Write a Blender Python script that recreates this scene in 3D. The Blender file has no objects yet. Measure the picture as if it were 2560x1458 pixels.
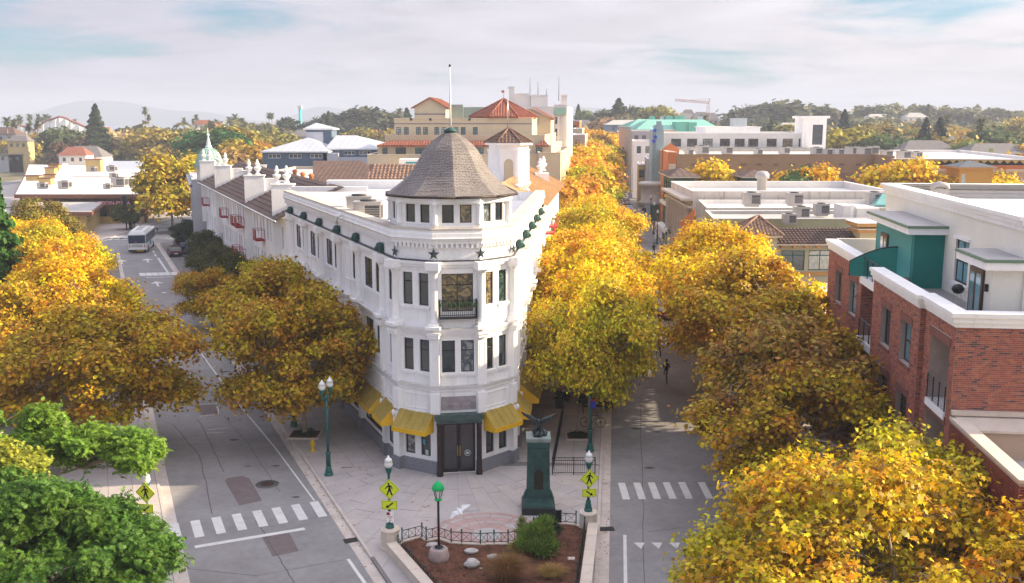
import bpy,bmesh,math,random
import numpy as np
from mathutils import Vector,Matrix
C=bpy.context.scene
COL=bpy.context.collection
# ---------------------------------------------------------------- camera
CAMH=20.0;PITCH=math.radians(9.7);FPX=2500.0
cam=bpy.data.objects.new('camera',bpy.data.cameras.new('camera'))
COL.objects.link(cam)
cam.location=(0,0,CAMH)
cam.rotation_euler=(math.radians(90)-PITCH,0,0)
cam.data.sensor_width=36.0
cam.data.lens=36.0*FPX/2560.0
cam.data.clip_start=0.5
cam.data.clip_end=60000
C.camera=cam
# ---------------------------------------------------------------- sun and sky
SUN_AZ=math.radians(5.0)
SUN_EL=math.radians(22.0)
sd=Vector((math.cos(SUN_EL)*math.cos(SUN_AZ),math.cos(SUN_EL)*math.sin(SUN_AZ),math.sin(SUN_EL)))
sun=bpy.data.objects.new('sun',bpy.data.lights.new('sun','SUN'))
COL.objects.link(sun)
sun.data.energy=5.0;sun.data.angle=math.radians(0.6);sun.data.color=(1.0,0.80,0.53)
sun.rotation_euler=sd.to_track_quat('Z','Y').to_euler()
sun.location=(60,0,80)
W=bpy.data.worlds.new('World');C.world=W;W.use_nodes=True
wt=W.node_tree;wt.nodes.clear()
def wn(t,**k):
 n=wt.nodes.new(t)
 for a,b in k.items():setattr(n,a,b)
 return n
wout=wn('ShaderNodeOutputWorld');wbg=wn('ShaderNodeBackground');wbg.inputs[1].default_value=0.050
sky=wn('ShaderNodeTexSky');sky.sky_type='NISHITA';sky.sun_disc=False
sky.sun_elevation=SUN_EL;sky.sun_rotation=math.radians(90)-SUN_AZ
sky.air_density=1.0;sky.dust_density=1.2;sky.ozone_density=2.0
tc=wn('ShaderNodeTexCoord');sx=wn('ShaderNodeSeparateXYZ')
wt.links.new(tc.outputs['Generated'],sx.inputs[0])
def wm(op,a,b=None,c=None):
 n=wn('ShaderNodeMath',operation=op)
 for i,v in enumerate((a,b,c)):
  if v is None:continue
  if isinstance(v,(int,float)):n.inputs[i].default_value=v
  else:wt.links.new(v,n.inputs[i])
 return n.outputs[0]
zc=wm('MAXIMUM',sx.outputs[2],0.0)
den=wm('ADD',zc,0.10)
cx=wm('DIVIDE',sx.outputs[0],den);cy=wm('DIVIDE',sx.outputs[1],den)
cmb=wn('ShaderNodeCombineXYZ');wt.links.new(cx,cmb.inputs[0]);wt.links.new(cy,cmb.inputs[1])
def wnoise(scale,detail,sy,off):
 mp=wn('ShaderNodeMapping');mp.inputs['Scale'].default_value=(1,sy,1);mp.inputs['Location'].default_value=off
 wt.links.new(cmb.outputs[0],mp.inputs[0])
 n=wn('ShaderNodeTexNoise');n.inputs['Scale'].default_value=scale;n.inputs['Detail'].default_value=detail
 n.inputs['Roughness'].default_value=0.55;n.inputs['Distortion'].default_value=0.6
 wt.links.new(mp.outputs[0],n.inputs['Vector']);return n.outputs[0]
n1=wnoise(0.6,7,1.0,(5.4,7.3,0));n2=wnoise(1.3,7,1.1,(11.3,1.0,0))
dens=wm('MULTIPLY_ADD',n2,0.35,wm('MULTIPLY',n1,0.8))
low=wm('MULTIPLY',wm('SUBTRACT',0.13,zc),1.3)
low=wm('MAXIMUM',low,0.05)
dens=wm('ADD',dens,low)
mr=wn('ShaderNodeMapRange');mr.interpolation_type='SMOOTHSTEP'
mr.inputs[1].default_value=0.46;mr.inputs[2].default_value=0.66
mr.inputs[3].default_value=0.05;mr.inputs[4].default_value=1.0
wt.links.new(dens,mr.inputs[0])
# cloud colour: lavender white, a little warmer and brighter towards the sun side
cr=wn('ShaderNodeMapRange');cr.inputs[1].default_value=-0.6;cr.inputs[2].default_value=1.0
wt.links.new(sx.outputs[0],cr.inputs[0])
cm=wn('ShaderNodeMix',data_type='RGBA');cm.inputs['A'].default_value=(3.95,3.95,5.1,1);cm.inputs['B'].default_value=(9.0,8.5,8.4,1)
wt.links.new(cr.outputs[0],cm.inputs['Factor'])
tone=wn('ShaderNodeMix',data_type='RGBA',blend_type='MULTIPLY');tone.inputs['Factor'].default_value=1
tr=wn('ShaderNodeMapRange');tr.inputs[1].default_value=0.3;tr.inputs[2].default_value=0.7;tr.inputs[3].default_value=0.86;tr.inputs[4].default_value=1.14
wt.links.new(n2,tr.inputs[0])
zen=wm('MULTIPLY',tr.outputs[0],wm('MULTIPLY_ADD',zc,1.5,0.90))  # cloud lift added overhead, as towards the sun, to raise fill in shade
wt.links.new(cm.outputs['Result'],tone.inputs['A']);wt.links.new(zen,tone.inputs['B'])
blue=wn('ShaderNodeMix',data_type='RGBA',blend_type='MULTIPLY');blue.inputs['Factor'].default_value=1
blue.inputs['B'].default_value=(0.42,0.95,1.25,1)
wt.links.new(sky.outputs[0],blue.inputs['A'])
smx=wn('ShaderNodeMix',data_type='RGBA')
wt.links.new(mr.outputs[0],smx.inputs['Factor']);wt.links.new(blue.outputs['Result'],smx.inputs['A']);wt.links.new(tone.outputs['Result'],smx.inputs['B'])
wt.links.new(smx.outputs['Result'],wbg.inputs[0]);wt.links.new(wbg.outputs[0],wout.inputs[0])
C.view_settings.view_transform='Standard';C.view_settings.look='None'
C.view_settings.exposure=1.3;C.view_settings.gamma=1.0;C.view_settings.use_curve_mapping=False
C.render.engine='CYCLES'
C.cycles.volume_step_rate=4;C.cycles.volume_bounces=2;C.cycles.max_bounces=8
C.cycles.transparent_max_bounces=12
# ---------------------------------------------------------------- helpers
cP,sP=math.cos(PITCH),math.sin(PITCH)
def at(px,py,z=0.0):
 """point at height z of the place that the survey photograph shows at px, py"""
 u=(px-1280)/FPX;v=(729-py)/FPX
 dy=cP+v*sP;dz=-sP+v*cP
 t=(z-CAMH)/dz
 return Vector((u*t,dy*t,z))
def zat(py,Y):
 v=(729-py)/FPX
 return CAMH+Y/(cP+v*sP)*(-sP+v*cP)
def xat(px,Y,z=0):
 return(px-1280)/FPX*(Y*cP-(z-CAMH)*sP)
ORG={}
def org(o):return ORG.get(o.name,Vector((0,0,0))) if o else Vector((0,0,0))
def tag(o,label,cat,group=None,kind=None):
 if label:o['label']=label
 if cat:o['category']=cat
 if group:o['group']=group
 if kind:o['kind']=kind
 return o
def thing(name,label,cat,loc=(0,0,0),group=None,rz=0):
 o=bpy.data.objects.new(name,None);COL.objects.link(o)
 o.location=loc;o.rotation_euler=(0,0,rz);o.empty_display_size=0.3
 tag(o,label,cat,group);ORG[o.name]=Vector(loc)
 return o
def kids(o):return list(o.children)
def copy_tree(o,parent=None):
 c=o.copy();COL.objects.link(c);c.parent=parent
 for ch in kids(o):copy_tree(ch,c)
 return c
def dup(root,loc,rz=0,label=None,scale=None,group=None):
 r=copy_tree(root);r.location=loc;r.rotation_euler=(0,0,rz)
 if label:r['label']=label
 if group:r['group']=group
 if scale:r.scale=scale if hasattr(scale,'__len__') else(scale,)*3
 return r
class MB:
 def __init__(s):s.v=[];s.f=[];s.m=[];s.sm=[]
 def add(s,vs,fs,m=0,smooth=False):
  b=len(s.v);s.v.extend([tuple(x) for x in vs])
  for f in fs:s.f.append([b+i for i in f]);s.m.append(m);s.sm.append(smooth)
  return s
 def quad(s,a,b,c,d,m=0):return s.add([a,b,c,d],[(0,1,2,3)],m)
 def poly(s,pts,m=0):return s.add(pts,[tuple(range(len(pts)))],m)
 def box(s,x0,y0,z0,x1,y1,z1,m=0):
  vs=[(x0,y0,z0),(x1,y0,z0),(x1,y1,z0),(x0,y1,z0),(x0,y0,z1),(x1,y0,z1),(x1,y1,z1),(x0,y1,z1)]
  return s.add(vs,[(0,3,2,1),(4,5,6,7),(0,1,5,4),(1,2,6,5),(2,3,7,6),(3,0,4,7)],m)
 def obox(s,c,u,hu,hw,z0,z1,m=0):
  """box centred at c (2D), half sizes hu along u and hw across"""
  u=Vector((u[0],u[1])).normalized();w=Vector((-u.y,u.x));c=Vector((c[0],c[1]))
  p=[c-u*hu-w*hw,c+u*hu-w*hw,c+u*hu+w*hw,c-u*hu+w*hw]
  return s.prism(p,z0,z1,m)
 def prism(s,pts,z0,z1,m=0,bottom=True):
  n=len(pts)
  vs=[(p[0],p[1],z0) for p in pts]+[(p[0],p[1],z1) for p in pts]
  fs=[tuple(range(n,2*n))]+[(i,(i+1)%n,n+(i+1)%n,n+i) for i in range(n)]
  if bottom:fs.append(tuple(range(n-1,-1,-1)))
  return s.add(vs,fs,m)
 def lathe(s,prof,c=(0,0,0),n=12,m=0,smooth=True,cap=True,rot=0,sxy=(1,1)):
  vs=[];fs=[]
  for r,z in prof:
   for i in range(n):
    a=2*math.pi*i/n+rot
    vs.append((c[0]+r*math.cos(a)*sxy[0],c[1]+r*math.sin(a)*sxy[1],c[2]+z))
  for k in range(len(prof)-1):
   for i in range(n):
    j=(i+1)%n
    fs.append((k*n+i,k*n+j,(k+1)*n+j,(k+1)*n+i))
  if cap:
   fs.append(tuple(range(n-1,-1,-1)));fs.append(tuple((len(prof)-1)*n+i for i in range(n)))
  return s.add(vs,fs,m,smooth)
 def tube(s,pts,rad,n=6,m=0,smooth=True,cap=True):
  pts=[Vector(p) for p in pts];k=len(pts)
  if not hasattr(rad,'__len__'):rad=[rad]*k
  vs=[];fs=[]
  ref=Vector((0,0,1))
  for i,p in enumerate(pts):
   d=(pts[min(i+1,k-1)]-pts[max(i-1,0)])
   if d.length<1e-9:d=Vector((0,0,1))
   d.normalize()
   a=d.cross(ref)
   if a.length<0.2:a=d.cross(Vector((1,0,0)))
   a.normalize();b=d.cross(a)
   for q in range(n):
    t=2*math.pi*q/n
    vs.append(p+(a*math.cos(t)+b*math.sin(t))*rad[i])
  for i in range(k-1):
   for q in range(n):
    r=(q+1)%n
    fs.append((i*n+q,i*n+r,(i+1)*n+r,(i+1)*n+q))
  if cap:fs.append(tuple(range(n-1,-1,-1)));fs.append(tuple((k-1)*n+q for q in range(n)))
  return s.add(vs,fs,m,smooth)
 def bar(s,a,b,r,m=0):
  return s.tube([a,b],r,4,m,False)
 def mesh(s,name,mats,o=Vector((0,0,0))):
  me=bpy.data.meshes.new(name)
  me.from_pydata([(v[0]-o[0],v[1]-o[1],v[2]-o[2]) for v in s.v],[],s.f)
  if not isinstance(mats,(list,tuple)):mats=[mats]
  for mt in mats:me.materials.append(mt)
  if len(mats)>1:me.polygons.foreach_set('material_index',s.m)
  if any(s.sm):me.polygons.foreach_set('use_smooth',s.sm)
  me.update();return me
 def done(s,name,mats,parent=None,kind=None,label=None):
  o0=org(parent)
  o=bpy.data.objects.new(name,s.mesh(name,mats,o0));COL.objects.link(o)
  o.parent=parent;ORG[o.name]=o0
  if kind:o['kind']=kind
  if label:o['label']=label
  return o
def put(name,me,parent,loc,rz=0,kind=None):
 """link a shared mesh at a world position under parent"""
 o=bpy.data.objects.new(name,me);COL.objects.link(o);o.parent=parent
 o.location=Vector(loc)-org(parent);o.rotation_euler=(0,0,rz)
 if kind:o['kind']=kind
 return o
# ---------------------------------------------------------------- materials
MAT={}
def pmat(name,col,rough=0.8,var=0.12,scale=1.0,bump=0.0,metal=0.0,spec=0.3,streak=0.0,scol=None,bscale=None,grime=0.0,gcol=(0.12,0.10,0.08),coord='pos'):
 if name in MAT:return MAT[name]
 m=bpy.data.materials.new(name);m.use_nodes=True;t=m.node_tree;N=t.nodes;L=t.links
 b=N['Principled BSDF']
 b.inputs['Roughness'].default_value=rough;b.inputs['Metallic'].default_value=metal
 b.inputs['Specular IOR Level'].default_value=spec
 if coord=='pos':src=N.new('ShaderNodeNewGeometry').outputs['Position']
 else:src=N.new('ShaderNodeTexCoord').outputs['Object']
 def noise(sc,det=4,mp=None,rgh=0.6):
  n=N.new('ShaderNodeTexNoise');n.inputs['Scale'].default_value=sc;n.inputs['Detail'].default_value=det;n.inputs['Roughness'].default_value=rgh
  if mp:
   q=N.new('ShaderNodeMapping');q.inputs['Scale'].default_value=mp;L.new(src,q.inputs[0]);L.new(q.outputs[0],n.inputs['Vector'])
  else:L.new(src,n.inputs['Vector'])
  return n.outputs[0]
 def rng(a,lo,hi,o0,o1):
  r=N.new('ShaderNodeMapRange');r.inputs[1].default_value=lo;r.inputs[2].default_value=hi;r.inputs[3].default_value=o0;r.inputs[4].default_value=o1
  L.new(a,r.inputs[0]);return r.outputs[0]
 def mix(f,a,bb,mode='MIX'):
  x=N.new('ShaderNodeMix');x.data_type='RGBA';x.blend_type=mode
  for i,v in(('Factor',f),('A',a),('B',bb)):
   if hasattr(v,'links') or hasattr(v,'is_linked'):L.new(v,x.inputs[i])
   elif isinstance(v,(int,float)):x.inputs[i].default_value=v
   else:x.inputs[i].default_value=(v[0],v[1],v[2],1)
  return x.outputs['Result']
 c=mix(1.0,col,rng(noise(scale),0.3,0.7,1-var,1+var),'MULTIPLY')
 c=mix(0.6,c,rng(noise(scale*9,3),0.3,0.7,1-var,1+var),'MULTIPLY')
 if grime:c=mix(rng(noise(scale*0.45,6,None,0.7),0.52,0.72,0,grime),c,gcol)
 if streak:c=mix(rng(noise(1.0,6,(1.6,1.6,0.16),0.7),0.54,0.70,0,streak),c,scol or gcol)
 L.new(c,b.inputs['Base Color'])
 if bump:
  bp=N.new('ShaderNodeBump');bp.inputs['Strength'].default_value=bump;bp.inputs['Distance'].default_value=0.03
  L.new(noise(bscale or scale*12,4),bp.inputs['Height']);L.new(bp.outputs[0],b.inputs['Normal'])
 MAT[name]=m;return m
def glass(name,col=(0.02,0.03,0.035),rough=0.04,wave=0.04):
 if name in MAT:return MAT[name]
 m=bpy.data.materials.new(name);m.use_nodes=True;t=m.node_tree;N=t.nodes;L=t.links
 b=N['Principled BSDF'];b.inputs['Roughness'].default_value=rough;b.inputs['Specular IOR Level'].default_value=0.9
 b.inputs['IOR'].default_value=1.6
 oi=N.new('ShaderNodeObjectInfo')
 g=N.new('ShaderNodeNewGeometry');n=N.new('ShaderNodeTexNoise');n.inputs['Scale'].default_value=0.9;L.new(g.outputs['Position'],n.inputs['Vector'])
 r=N.new('ShaderNodeMapRange');r.inputs[3].default_value=0.35;r.inputs[4].default_value=2.2;L.new(oi.outputs['Random'],r.inputs[0])
 x=N.new('ShaderNodeMix');x.data_type='RGBA';x.blend_type='MULTIPLY';x.inputs['Factor'].default_value=1
 x.inputs['A'].default_value=(*col,1);L.new(r.outputs[0],x.inputs['B'])
 wv=N.new('ShaderNodeTexWhiteNoise');wv.noise_dimensions='1D';L.new(oi.outputs['Random'],wv.inputs['W'])
 cr_=N.new('ShaderNodeValToRGB');cr_.color_ramp.interpolation='CONSTANT';E=cr_.color_ramp.elements;E[0].position=0;E[0].color=(0,0,0,1);E[1].position=.80;E[1].color=(.30,.20,.075,1)
 e=E.new(.88);e.color=(.04,.10,.05,1);e=E.new(.94);e.color=(.28,.28,.26,1)
 L.new(wv.outputs['Value'],cr_.inputs[0]);n2_=N.new('ShaderNodeTexNoise');n2_.inputs['Scale'].default_value=1.6;n2_.inputs['Detail'].default_value=5;n2_.inputs['Distortion'].default_value=2.5;L.new(g.outputs['Position'],n2_.inputs['Vector'])
 r2=N.new('ShaderNodeMapRange');r2.inputs[1].default_value=.42;r2.inputs[2].default_value=.60;r2.inputs[3].default_value=.12;r2.inputs[4].default_value=1.25;L.new(n2_.outputs[0],r2.inputs[0]);ml=N.new('ShaderNodeMix');ml.data_type='RGBA';ml.blend_type='MULTIPLY';ml.inputs['Factor'].default_value=1;L.new(cr_.outputs[0],ml.inputs['A']);L.new(r2.outputs[0],ml.inputs['B'])  # blotches painted into the amber, green and grey pane tints imitate reflections
 y=N.new('ShaderNodeMix');y.data_type='RGBA';y.blend_type='ADD';y.inputs['Factor'].default_value=.8
 L.new(x.outputs['Result'],y.inputs['A']);L.new(ml.outputs['Result'],y.inputs['B']);L.new(y.outputs['Result'],b.inputs['Base Color'])
 bp=N.new('ShaderNodeBump');bp.inputs['Strength'].default_value=wave;bp.inputs['Distance'].default_value=0.3
 L.new(n.outputs[0],bp.inputs['Height']);L.new(bp.outputs[0],b.inputs['Normal'])
 MAT[name]=m;return m
def foliage(name,gloss=0.25,trans=0.4,vary=1.0):
 """colour comes from the object colour; every leaf varies round it"""
 if name in MAT:return MAT[name]
 m=bpy.data.materials.new(name);m.use_nodes=True;t=m.node_tree;N=t.nodes;L=t.links
 b=N['Principled BSDF'];b.inputs['Roughness'].default_value=0.55;b.inputs['Specular IOR Level'].default_value=gloss
 oi=N.new('ShaderNodeObjectInfo');g=N.new('ShaderNodeNewGeometry')
 n=N.new('ShaderNodeTexNoise');n.inputs['Scale'].default_value=0.55;n.inputs['Detail'].default_value=3;L.new(g.outputs['Position'],n.inputs['Vector'])
 ad=N.new('ShaderNodeMath');ad.operation='MULTIPLY_ADD';ad.inputs[1].default_value=0.55
 L.new(g.outputs['Random Per Island'],ad.inputs[0]);
 nm=N.new('ShaderNodeMapRange');nm.inputs[1].default_value=0.3;nm.inputs[2].default_value=0.7;nm.inputs[3].default_value=0;nm.inputs[4].default_value=0.45
 L.new(n.outputs[0],nm.inputs[0]);L.new(nm.outputs[0],ad.inputs[2])
 hr=N.new('ShaderNodeMapRange');hr.inputs[3].default_value=0.5-0.028*vary;hr.inputs[4].default_value=0.5+0.042*vary;L.new(ad.outputs[0],hr.inputs[0])
 w=N.new('ShaderNodeTexWhiteNoise');w.noise_dimensions='1D';L.new(g.outputs['Random Per Island'],w.inputs['W'])
 vr=N.new('ShaderNodeMapRange');vr.inputs[3].default_value=0.4;vr.inputs[4].default_value=1.35;L.new(w.outputs['Value'],vr.inputs[0])
 hs=N.new('ShaderNodeHueSaturation');L.new(oi.outputs['Color'],hs.inputs['Color']);L.new(hr.outputs[0],hs.inputs['Hue']);L.new(vr.outputs[0],hs.inputs['Value'])
 L.new(hs.outputs[0],b.inputs['Base Color'])
 tr=N.new('ShaderNodeBsdfTranslucent');L.new(hs.outputs[0],tr.inputs['Color'])
 mx=N.new('ShaderNodeMixShader');mx.inputs[0].default_value=trans
 L.new(b.outputs[0],mx.inputs[1]);L.new(tr.outputs[0],mx.inputs[2]);L.new(mx.outputs[0],N['Material Output'].inputs['Surface'])
 MAT[name]=m;return m
M_white=pmat('white_stucco',(0.88,0.87,0.865),0.75,0.05,0.7,0.15,streak=0.55,scol=(0.56,0.54,0.53),grime=.22,gcol=(.62,.60,.58))
M_trim=pmat('white_trim',(0.88,0.87,0.86),0.65,0.04,0.8,0.08,streak=0.35,scol=(0.52,0.50,0.49))
M_ledge=pmat('weathered_ledge',(0.62,0.60,0.58),0.85,0.12,0.9,0.3,grime=0.85,gcol=(0.16,0.15,0.15))
M_coping=pmat('stone_coping',(0.56,0.50,0.44),0.85,0.14,0.8,0.3,grime=0.35,gcol=(0.25,0.22,0.2))
M_slate=pmat('slate_shingle',(0.235,0.21,0.20),0.7,0.22,0.9,0.35,spec=0.35,bscale=18)
M_verdigris=pmat('verdigris_bronze',(0.04,0.095,0.088),0.6,0.3,1.6,0.3,metal=0.3,grime=0.5,gcol=(0.02,0.035,0.04))
M_verdpale=pmat('pale_verdigris',(0.30,0.48,0.42),0.75,0.14,1.0,0.1,streak=0.35,scol=(0.42,0.45,0.36))
M_bronze=pmat('dark_bronze',(0.055,0.075,0.085),0.4,0.4,5,0.2,metal=0.6)
M_granite=pmat('grey_granite',(0.21,0.215,0.24),0.6,0.30,14.0,0.1)
M_black=pmat('black_metal',(0.012,0.014,0.017),0.4,0.1,2)
M_dkframe=pmat('dark_window_frame',(0.022,0.022,0.024),0.45,0.1,2)
M_wframe=pmat('white_window_frame',(0.75,0.76,0.78),0.5,0.03,2)
M_brownfr=pmat('brown_window_frame',(0.07,0.035,0.025),0.5,0.1,2)
M_glass=glass('window_glass');M_glassb=glass('blue_window_glass',(0.10,0.19,0.22),0.06)
M_glassw=glass('curtained_glass',(0.30,0.36,0.36),0.12,0.02);M_glassy=glass('dark_shop_glass',(0.006,0.007,0.009),0.05)
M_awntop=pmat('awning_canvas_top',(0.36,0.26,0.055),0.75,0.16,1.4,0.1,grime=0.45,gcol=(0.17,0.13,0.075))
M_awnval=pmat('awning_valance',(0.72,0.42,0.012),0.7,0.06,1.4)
M_green=pmat('lamp_green_paint',(0.006,0.10,0.085),0.35,0.12,3,spec=0.5)
M_brightgreen=pmat('bright_green_cap',(0.0,0.42,0.11),0.5,0.08,3)
M_globe=pmat('white_globe',(0.80,0.80,0.78),0.25,0.04,3,spec=0.5)
M_asphalt=pmat('asphalt',(0.25,0.24,0.24),0.9,0.14,0.35,0.25,bscale=40,grime=0.5,gcol=(0.165,0.155,0.16),streak=.35,scol=(.19,.18,.18))
M_asphold=pmat('old_asphalt',(0.17,0.168,0.172),0.9,0.12,0.3,0.2,bscale=40,grime=0.25,gcol=(0.11,0.105,0.11))
M_patch=pmat('asphalt_patch',(0.16,0.13,0.13),0.9,0.12,2.5,0.3,bscale=50)
M_paint=pmat('road_paint',(0.62,0.62,0.60),0.75,0.08,2.0,0.1,grime=0.35,gcol=(0.30,0.29,0.29))
M_conc=pmat('pavement_concrete',(0.44,0.40,0.385),0.85,0.10,0.6,0.12,grime=0.25,gcol=(0.22,0.19,0.18))
M_conc2=pmat('kerb_concrete',(0.52,0.46,0.42),0.85,0.14,0.6,0.15,grime=0.35,gcol=(0.20,0.15,0.12))
M_joint=pmat('pavement_joint',(0.19,0.175,0.17),0.9,0.1,1.0)
M_pinkcon=pmat('rose_concrete',(0.42,0.30,0.28),0.85,0.14,1.0,0.1)
M_cream=pmat('cream_stone',(0.60,0.52,0.44),0.8,0.08,1.2,0.15,grime=0.2,gcol=(0.3,0.25,0.2))
M_mulch=pmat('bark_mulch',(0.13,0.055,0.033),0.95,0.5,2.2,1.0,bscale=25)
M_bark=pmat('pale_bark',(0.30,0.24,0.18),0.85,0.3,2.5,0.4,coord='obj')
M_dbark=pmat('dark_bark',(0.11,0.075,0.055),0.9,0.3,2.5,0.5,coord='obj')
M_leaf=foliage('autumn_leaves',0.3,0.36,1.7);M_gleaf=foliage('green_leaves',0.35,0.4,0.7)
M_fleaf=foliage('far_leaves',0.15,0.3,0.7)
M_roofw=pmat('white_roof_membrane',(0.70,0.68,0.66),0.8,0.07,0.3,0.05,grime=0.3,gcol=(0.45,0.42,0.38))
M_roofg=pmat('grey_roof_membrane',(0.42,0.41,0.40),0.85,0.10,0.3,0.05,grime=0.35,gcol=(0.25,0.24,0.22))
M_hvac=pmat('galvanised_sheet',(0.42,0.40,0.39),0.5,0.08,1.5,metal=0.3)
M_hvacd=pmat('fan_grille',(0.06,0.06,0.065),0.6,0.2,8)
M_btile=pmat('brown_concrete_tile',(0.115,0.075,0.062),0.8,0.25,1.3,0.2)
M_rtile=pmat('red_clay_tile',(0.27,0.095,0.06),0.8,0.28,1.2,0.2)
M_red=pmat('red_paint',(0.35,0.015,0.02),0.5,0.08,2)
M_orange=pmat('burnt_orange_render',(0.50,0.17,0.06),0.8,0.08,0.6,0.1)
M_steel=pmat('brushed_steel',(0.55,0.56,0.58),0.35,0.08,3,metal=0.8)
M_seam=pmat('seam',(0.03,0.03,0.03),0.9,0.0,1)
dL=Vector((-0.3950,0.9187));nL=Vector((-0.9187,-0.3950))
dR=Vector((0.1020,0.9948));nR=Vector((0.9948,-0.1020))
def lkx(Y):return-7.6-0.43*(Y-46.14)
def llx(Y):return-15.6-0.415*(Y-43.4)
def rkx(Y):return 4.25+0.1025*(Y-46)
def rrx(Y):return 12.4+0.1025*(Y-46)
def lfx(Y):return 17.58-0.43*Y
def rfx(Y):return-0.1+0.088*(Y-57.1)
# ---- wall with openings, windows
def wall(mb,A,B,z0,z1,ops=(),t=0.18,m=0):
 A=Vector((A[0],A[1]));B=Vector((B[0],B[1]));d=(B-A);Ln=d.length;d.normalize();n=Vector((d.y,-d.x))
 us=sorted(set([0,Ln]+[x for o in ops for x in(o[0],o[1])]));zs=sorted(set([z0,z1]+[x for o in ops for x in(o[2],o[3])]))
 P=lambda u,z,w=0:(A.x+d.x*u-n.x*w,A.y+d.y*u-n.y*w,z)
 for i in range(len(us)-1):
  k=0
  while k<len(zs)-1:
   uc=(us[i]+us[i+1])/2
   def hole(q):
    zc=(zs[q]+zs[q+1])/2
    return any(o[0]<uc<o[1] and o[2]<zc<o[3] for o in ops)
   if hole(k):k+=1;continue
   q=k
   while q+1<len(zs)-1 and not hole(q+1):q+=1
   mb.quad(P(us[i],zs[k]),P(us[i+1],zs[k]),P(us[i+1],zs[q+1]),P(us[i],zs[q+1]),m)
   k=q+1
 for o in ops:
  a,b,c,e=o[:4]
  mb.quad(P(a,c),P(a,c,t),P(a,e,t),P(a,e),m);mb.quad(P(b,c,t),P(b,c),P(b,e),P(b,e,t),m)
  mb.quad(P(a,c,t),P(a,c),P(b,c),P(b,c,t),m);mb.quad(P(a,e),P(a,e,t),P(b,e,t),P(b,e),m)
WC={}
def window(parent,A,B,o,t=0.16,fm=None,gm=None,nx=1,nz=1,fw=0.05,sill=None,door=False,name='window'):
 """o = (u0,u1,z0,z1) on wall A->B ; window frame part with a pane sub-part"""
 fm=fm or M_dkframe;gm=gm or M_glass
 A=Vector((A[0],A[1]));B=Vector((B[0],B[1]));d=(B-A).normalized();n=Vector((d.y,-d.x))
 w=round(o[1]-o[0],2);h=round(o[3]-o[2],2);ts=nz if isinstance(nz,(list,tuple)) else[i/nz for i in range(1,nz)]
 key=(w,h,nx,tuple(ts),fw,fm.name,gm.name,t,sill.name if sill else None)
 if key not in WC:
  f=MB();y=t-0.06
  f.box(0,y,0,fw,y+.05,h);f.box(w-fw,y,0,w,y+.05,h);f.box(fw,y,0,w-fw,y+.05,fw);f.box(fw,y,h-fw,w-fw,y+.05,h)
  for i in range(1,nx):f.box(w*i/nx-fw/2,y+.003,fw,w*i/nx+fw/2,y+.047,h-fw)
  for q in ts:f.box(fw,y+.006,h*q-fw/2,w-fw,y+.044,h*q+fw/2)
  mats=[fm]
  if sill:
   f.box(-0.1,-0.12,-0.14,w+0.1,0.0,-0.005,1);f.box(-0.05,-0.07,-0.24,w+0.05,0.0,-0.145,1);mats.append(sill)
  g=MB();g.quad((fw*.5,y+.03,fw*.5),(w-fw*.5,y+.03,fw*.5),(w-fw*.5,y+.03,h-fw*.5),(fw*.5,y+.03,h-fw*.5))
  WC[key]=(f.mesh('window',mats),g.mesh('pane',gm))
 mf,mg=WC[key]
 p=A+d*o[0]
 rz=math.atan2(d.y,d.x)
 fo=put(name,mf,parent,(p.x,p.y,o[2]),rz)
 go=bpy.data.objects.new('pane',mg);COL.objects.link(go);go.parent=fo
 return fo
def back(mb,A,B,o,t,m=0):
 pass
def ribs(mb,poly,eave,sp=0.3,r=0.09,m=0,step=None):
 """barrel-tile rows up a planar roof face: poly 3D points, eave=(i,j) indices of the eave edge"""
 P=[Vector(p) for p in poly];a,b=P[eave[0]],P[eave[1]];e=(b-a);n=Vector((0,0,0))
 for i in range(len(P)):n+=P[i].cross(P[(i+1)%len(P)])
 n.normalize()
 if n.z<0:n=-n
 eu=e.normalized();v=n.cross(eu)
 if v.z<0:v=-v
 Q=[((p-a).dot(eu),(p-a).dot(v)) for p in P]
 lo=min(q[0] for q in Q);hi=max(q[0] for q in Q);u=lo+sp/2
 while u<hi:
  ts=[]
  for i in range(len(Q)):
   (x0,y0),(x1,y1)=Q[i],Q[(i+1)%len(Q)]
   if(x0-u)*(x1-u)<0:ts.append(y0+(y1-y0)*(u-x0)/(x1-x0))
  if len(ts)>=2:
   t0,t1=min(ts),max(ts)
   if t1-t0>0.15:
    segs=max(1,int((t1-t0)/(step or 9e9)))
    for k in range(segs):
     s0=t0+(t1-t0)*k/segs;s1=t0+(t1-t0)*(k+1)/segs
     for x,(w0,h0) in enumerate([(-r,0),(-r*.5,r*.8),(r*.5,r*.8),(r,0)][:3]):
      w1,h1=[(-r,0),(-r*.5,r*.8),(r*.5,r*.8),(r,0)][x+1]
      lift=0.03 if segs>1 else 0
      A0=a+eu*(u+w0)+v*s0+n*(h0+lift);A1=a+eu*(u+w1)+v*s0+n*(h1+lift)
      B0=a+eu*(u+w0*.8)+v*s1+n*(h0*.8);B1=a+eu*(u+w1*.8)+v*s1+n*(h1*.8)
      mb.quad(A0,A1,B1,B0,m)
      if x==1 and k>=0:mb.quad(a+eu*(u-r)+v*s0+n*.005,a+eu*(u+r)+v*s0+n*.005,A1,A0,m)
  u+=sp
def line2(A,B,f):return Vector((A[0]+(B[0]-A[0])*f,A[1]+(B[1]-A[1])*f))
def text_mesh(s,size,name='lettering',ext=0.01):
 cu=bpy.data.curves.new(name,'FONT');cu.body=s;cu.size=size;cu.extrude=ext;cu.align_x='CENTER';cu.align_y='CENTER';cu.resolution_u=2
 o=bpy.data.objects.new('tmp_text',cu);COL.objects.link(o)
 me=bpy.data.meshes.new_from_object(o);bpy.data.objects.remove(o);me.name=name
 return me
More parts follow.
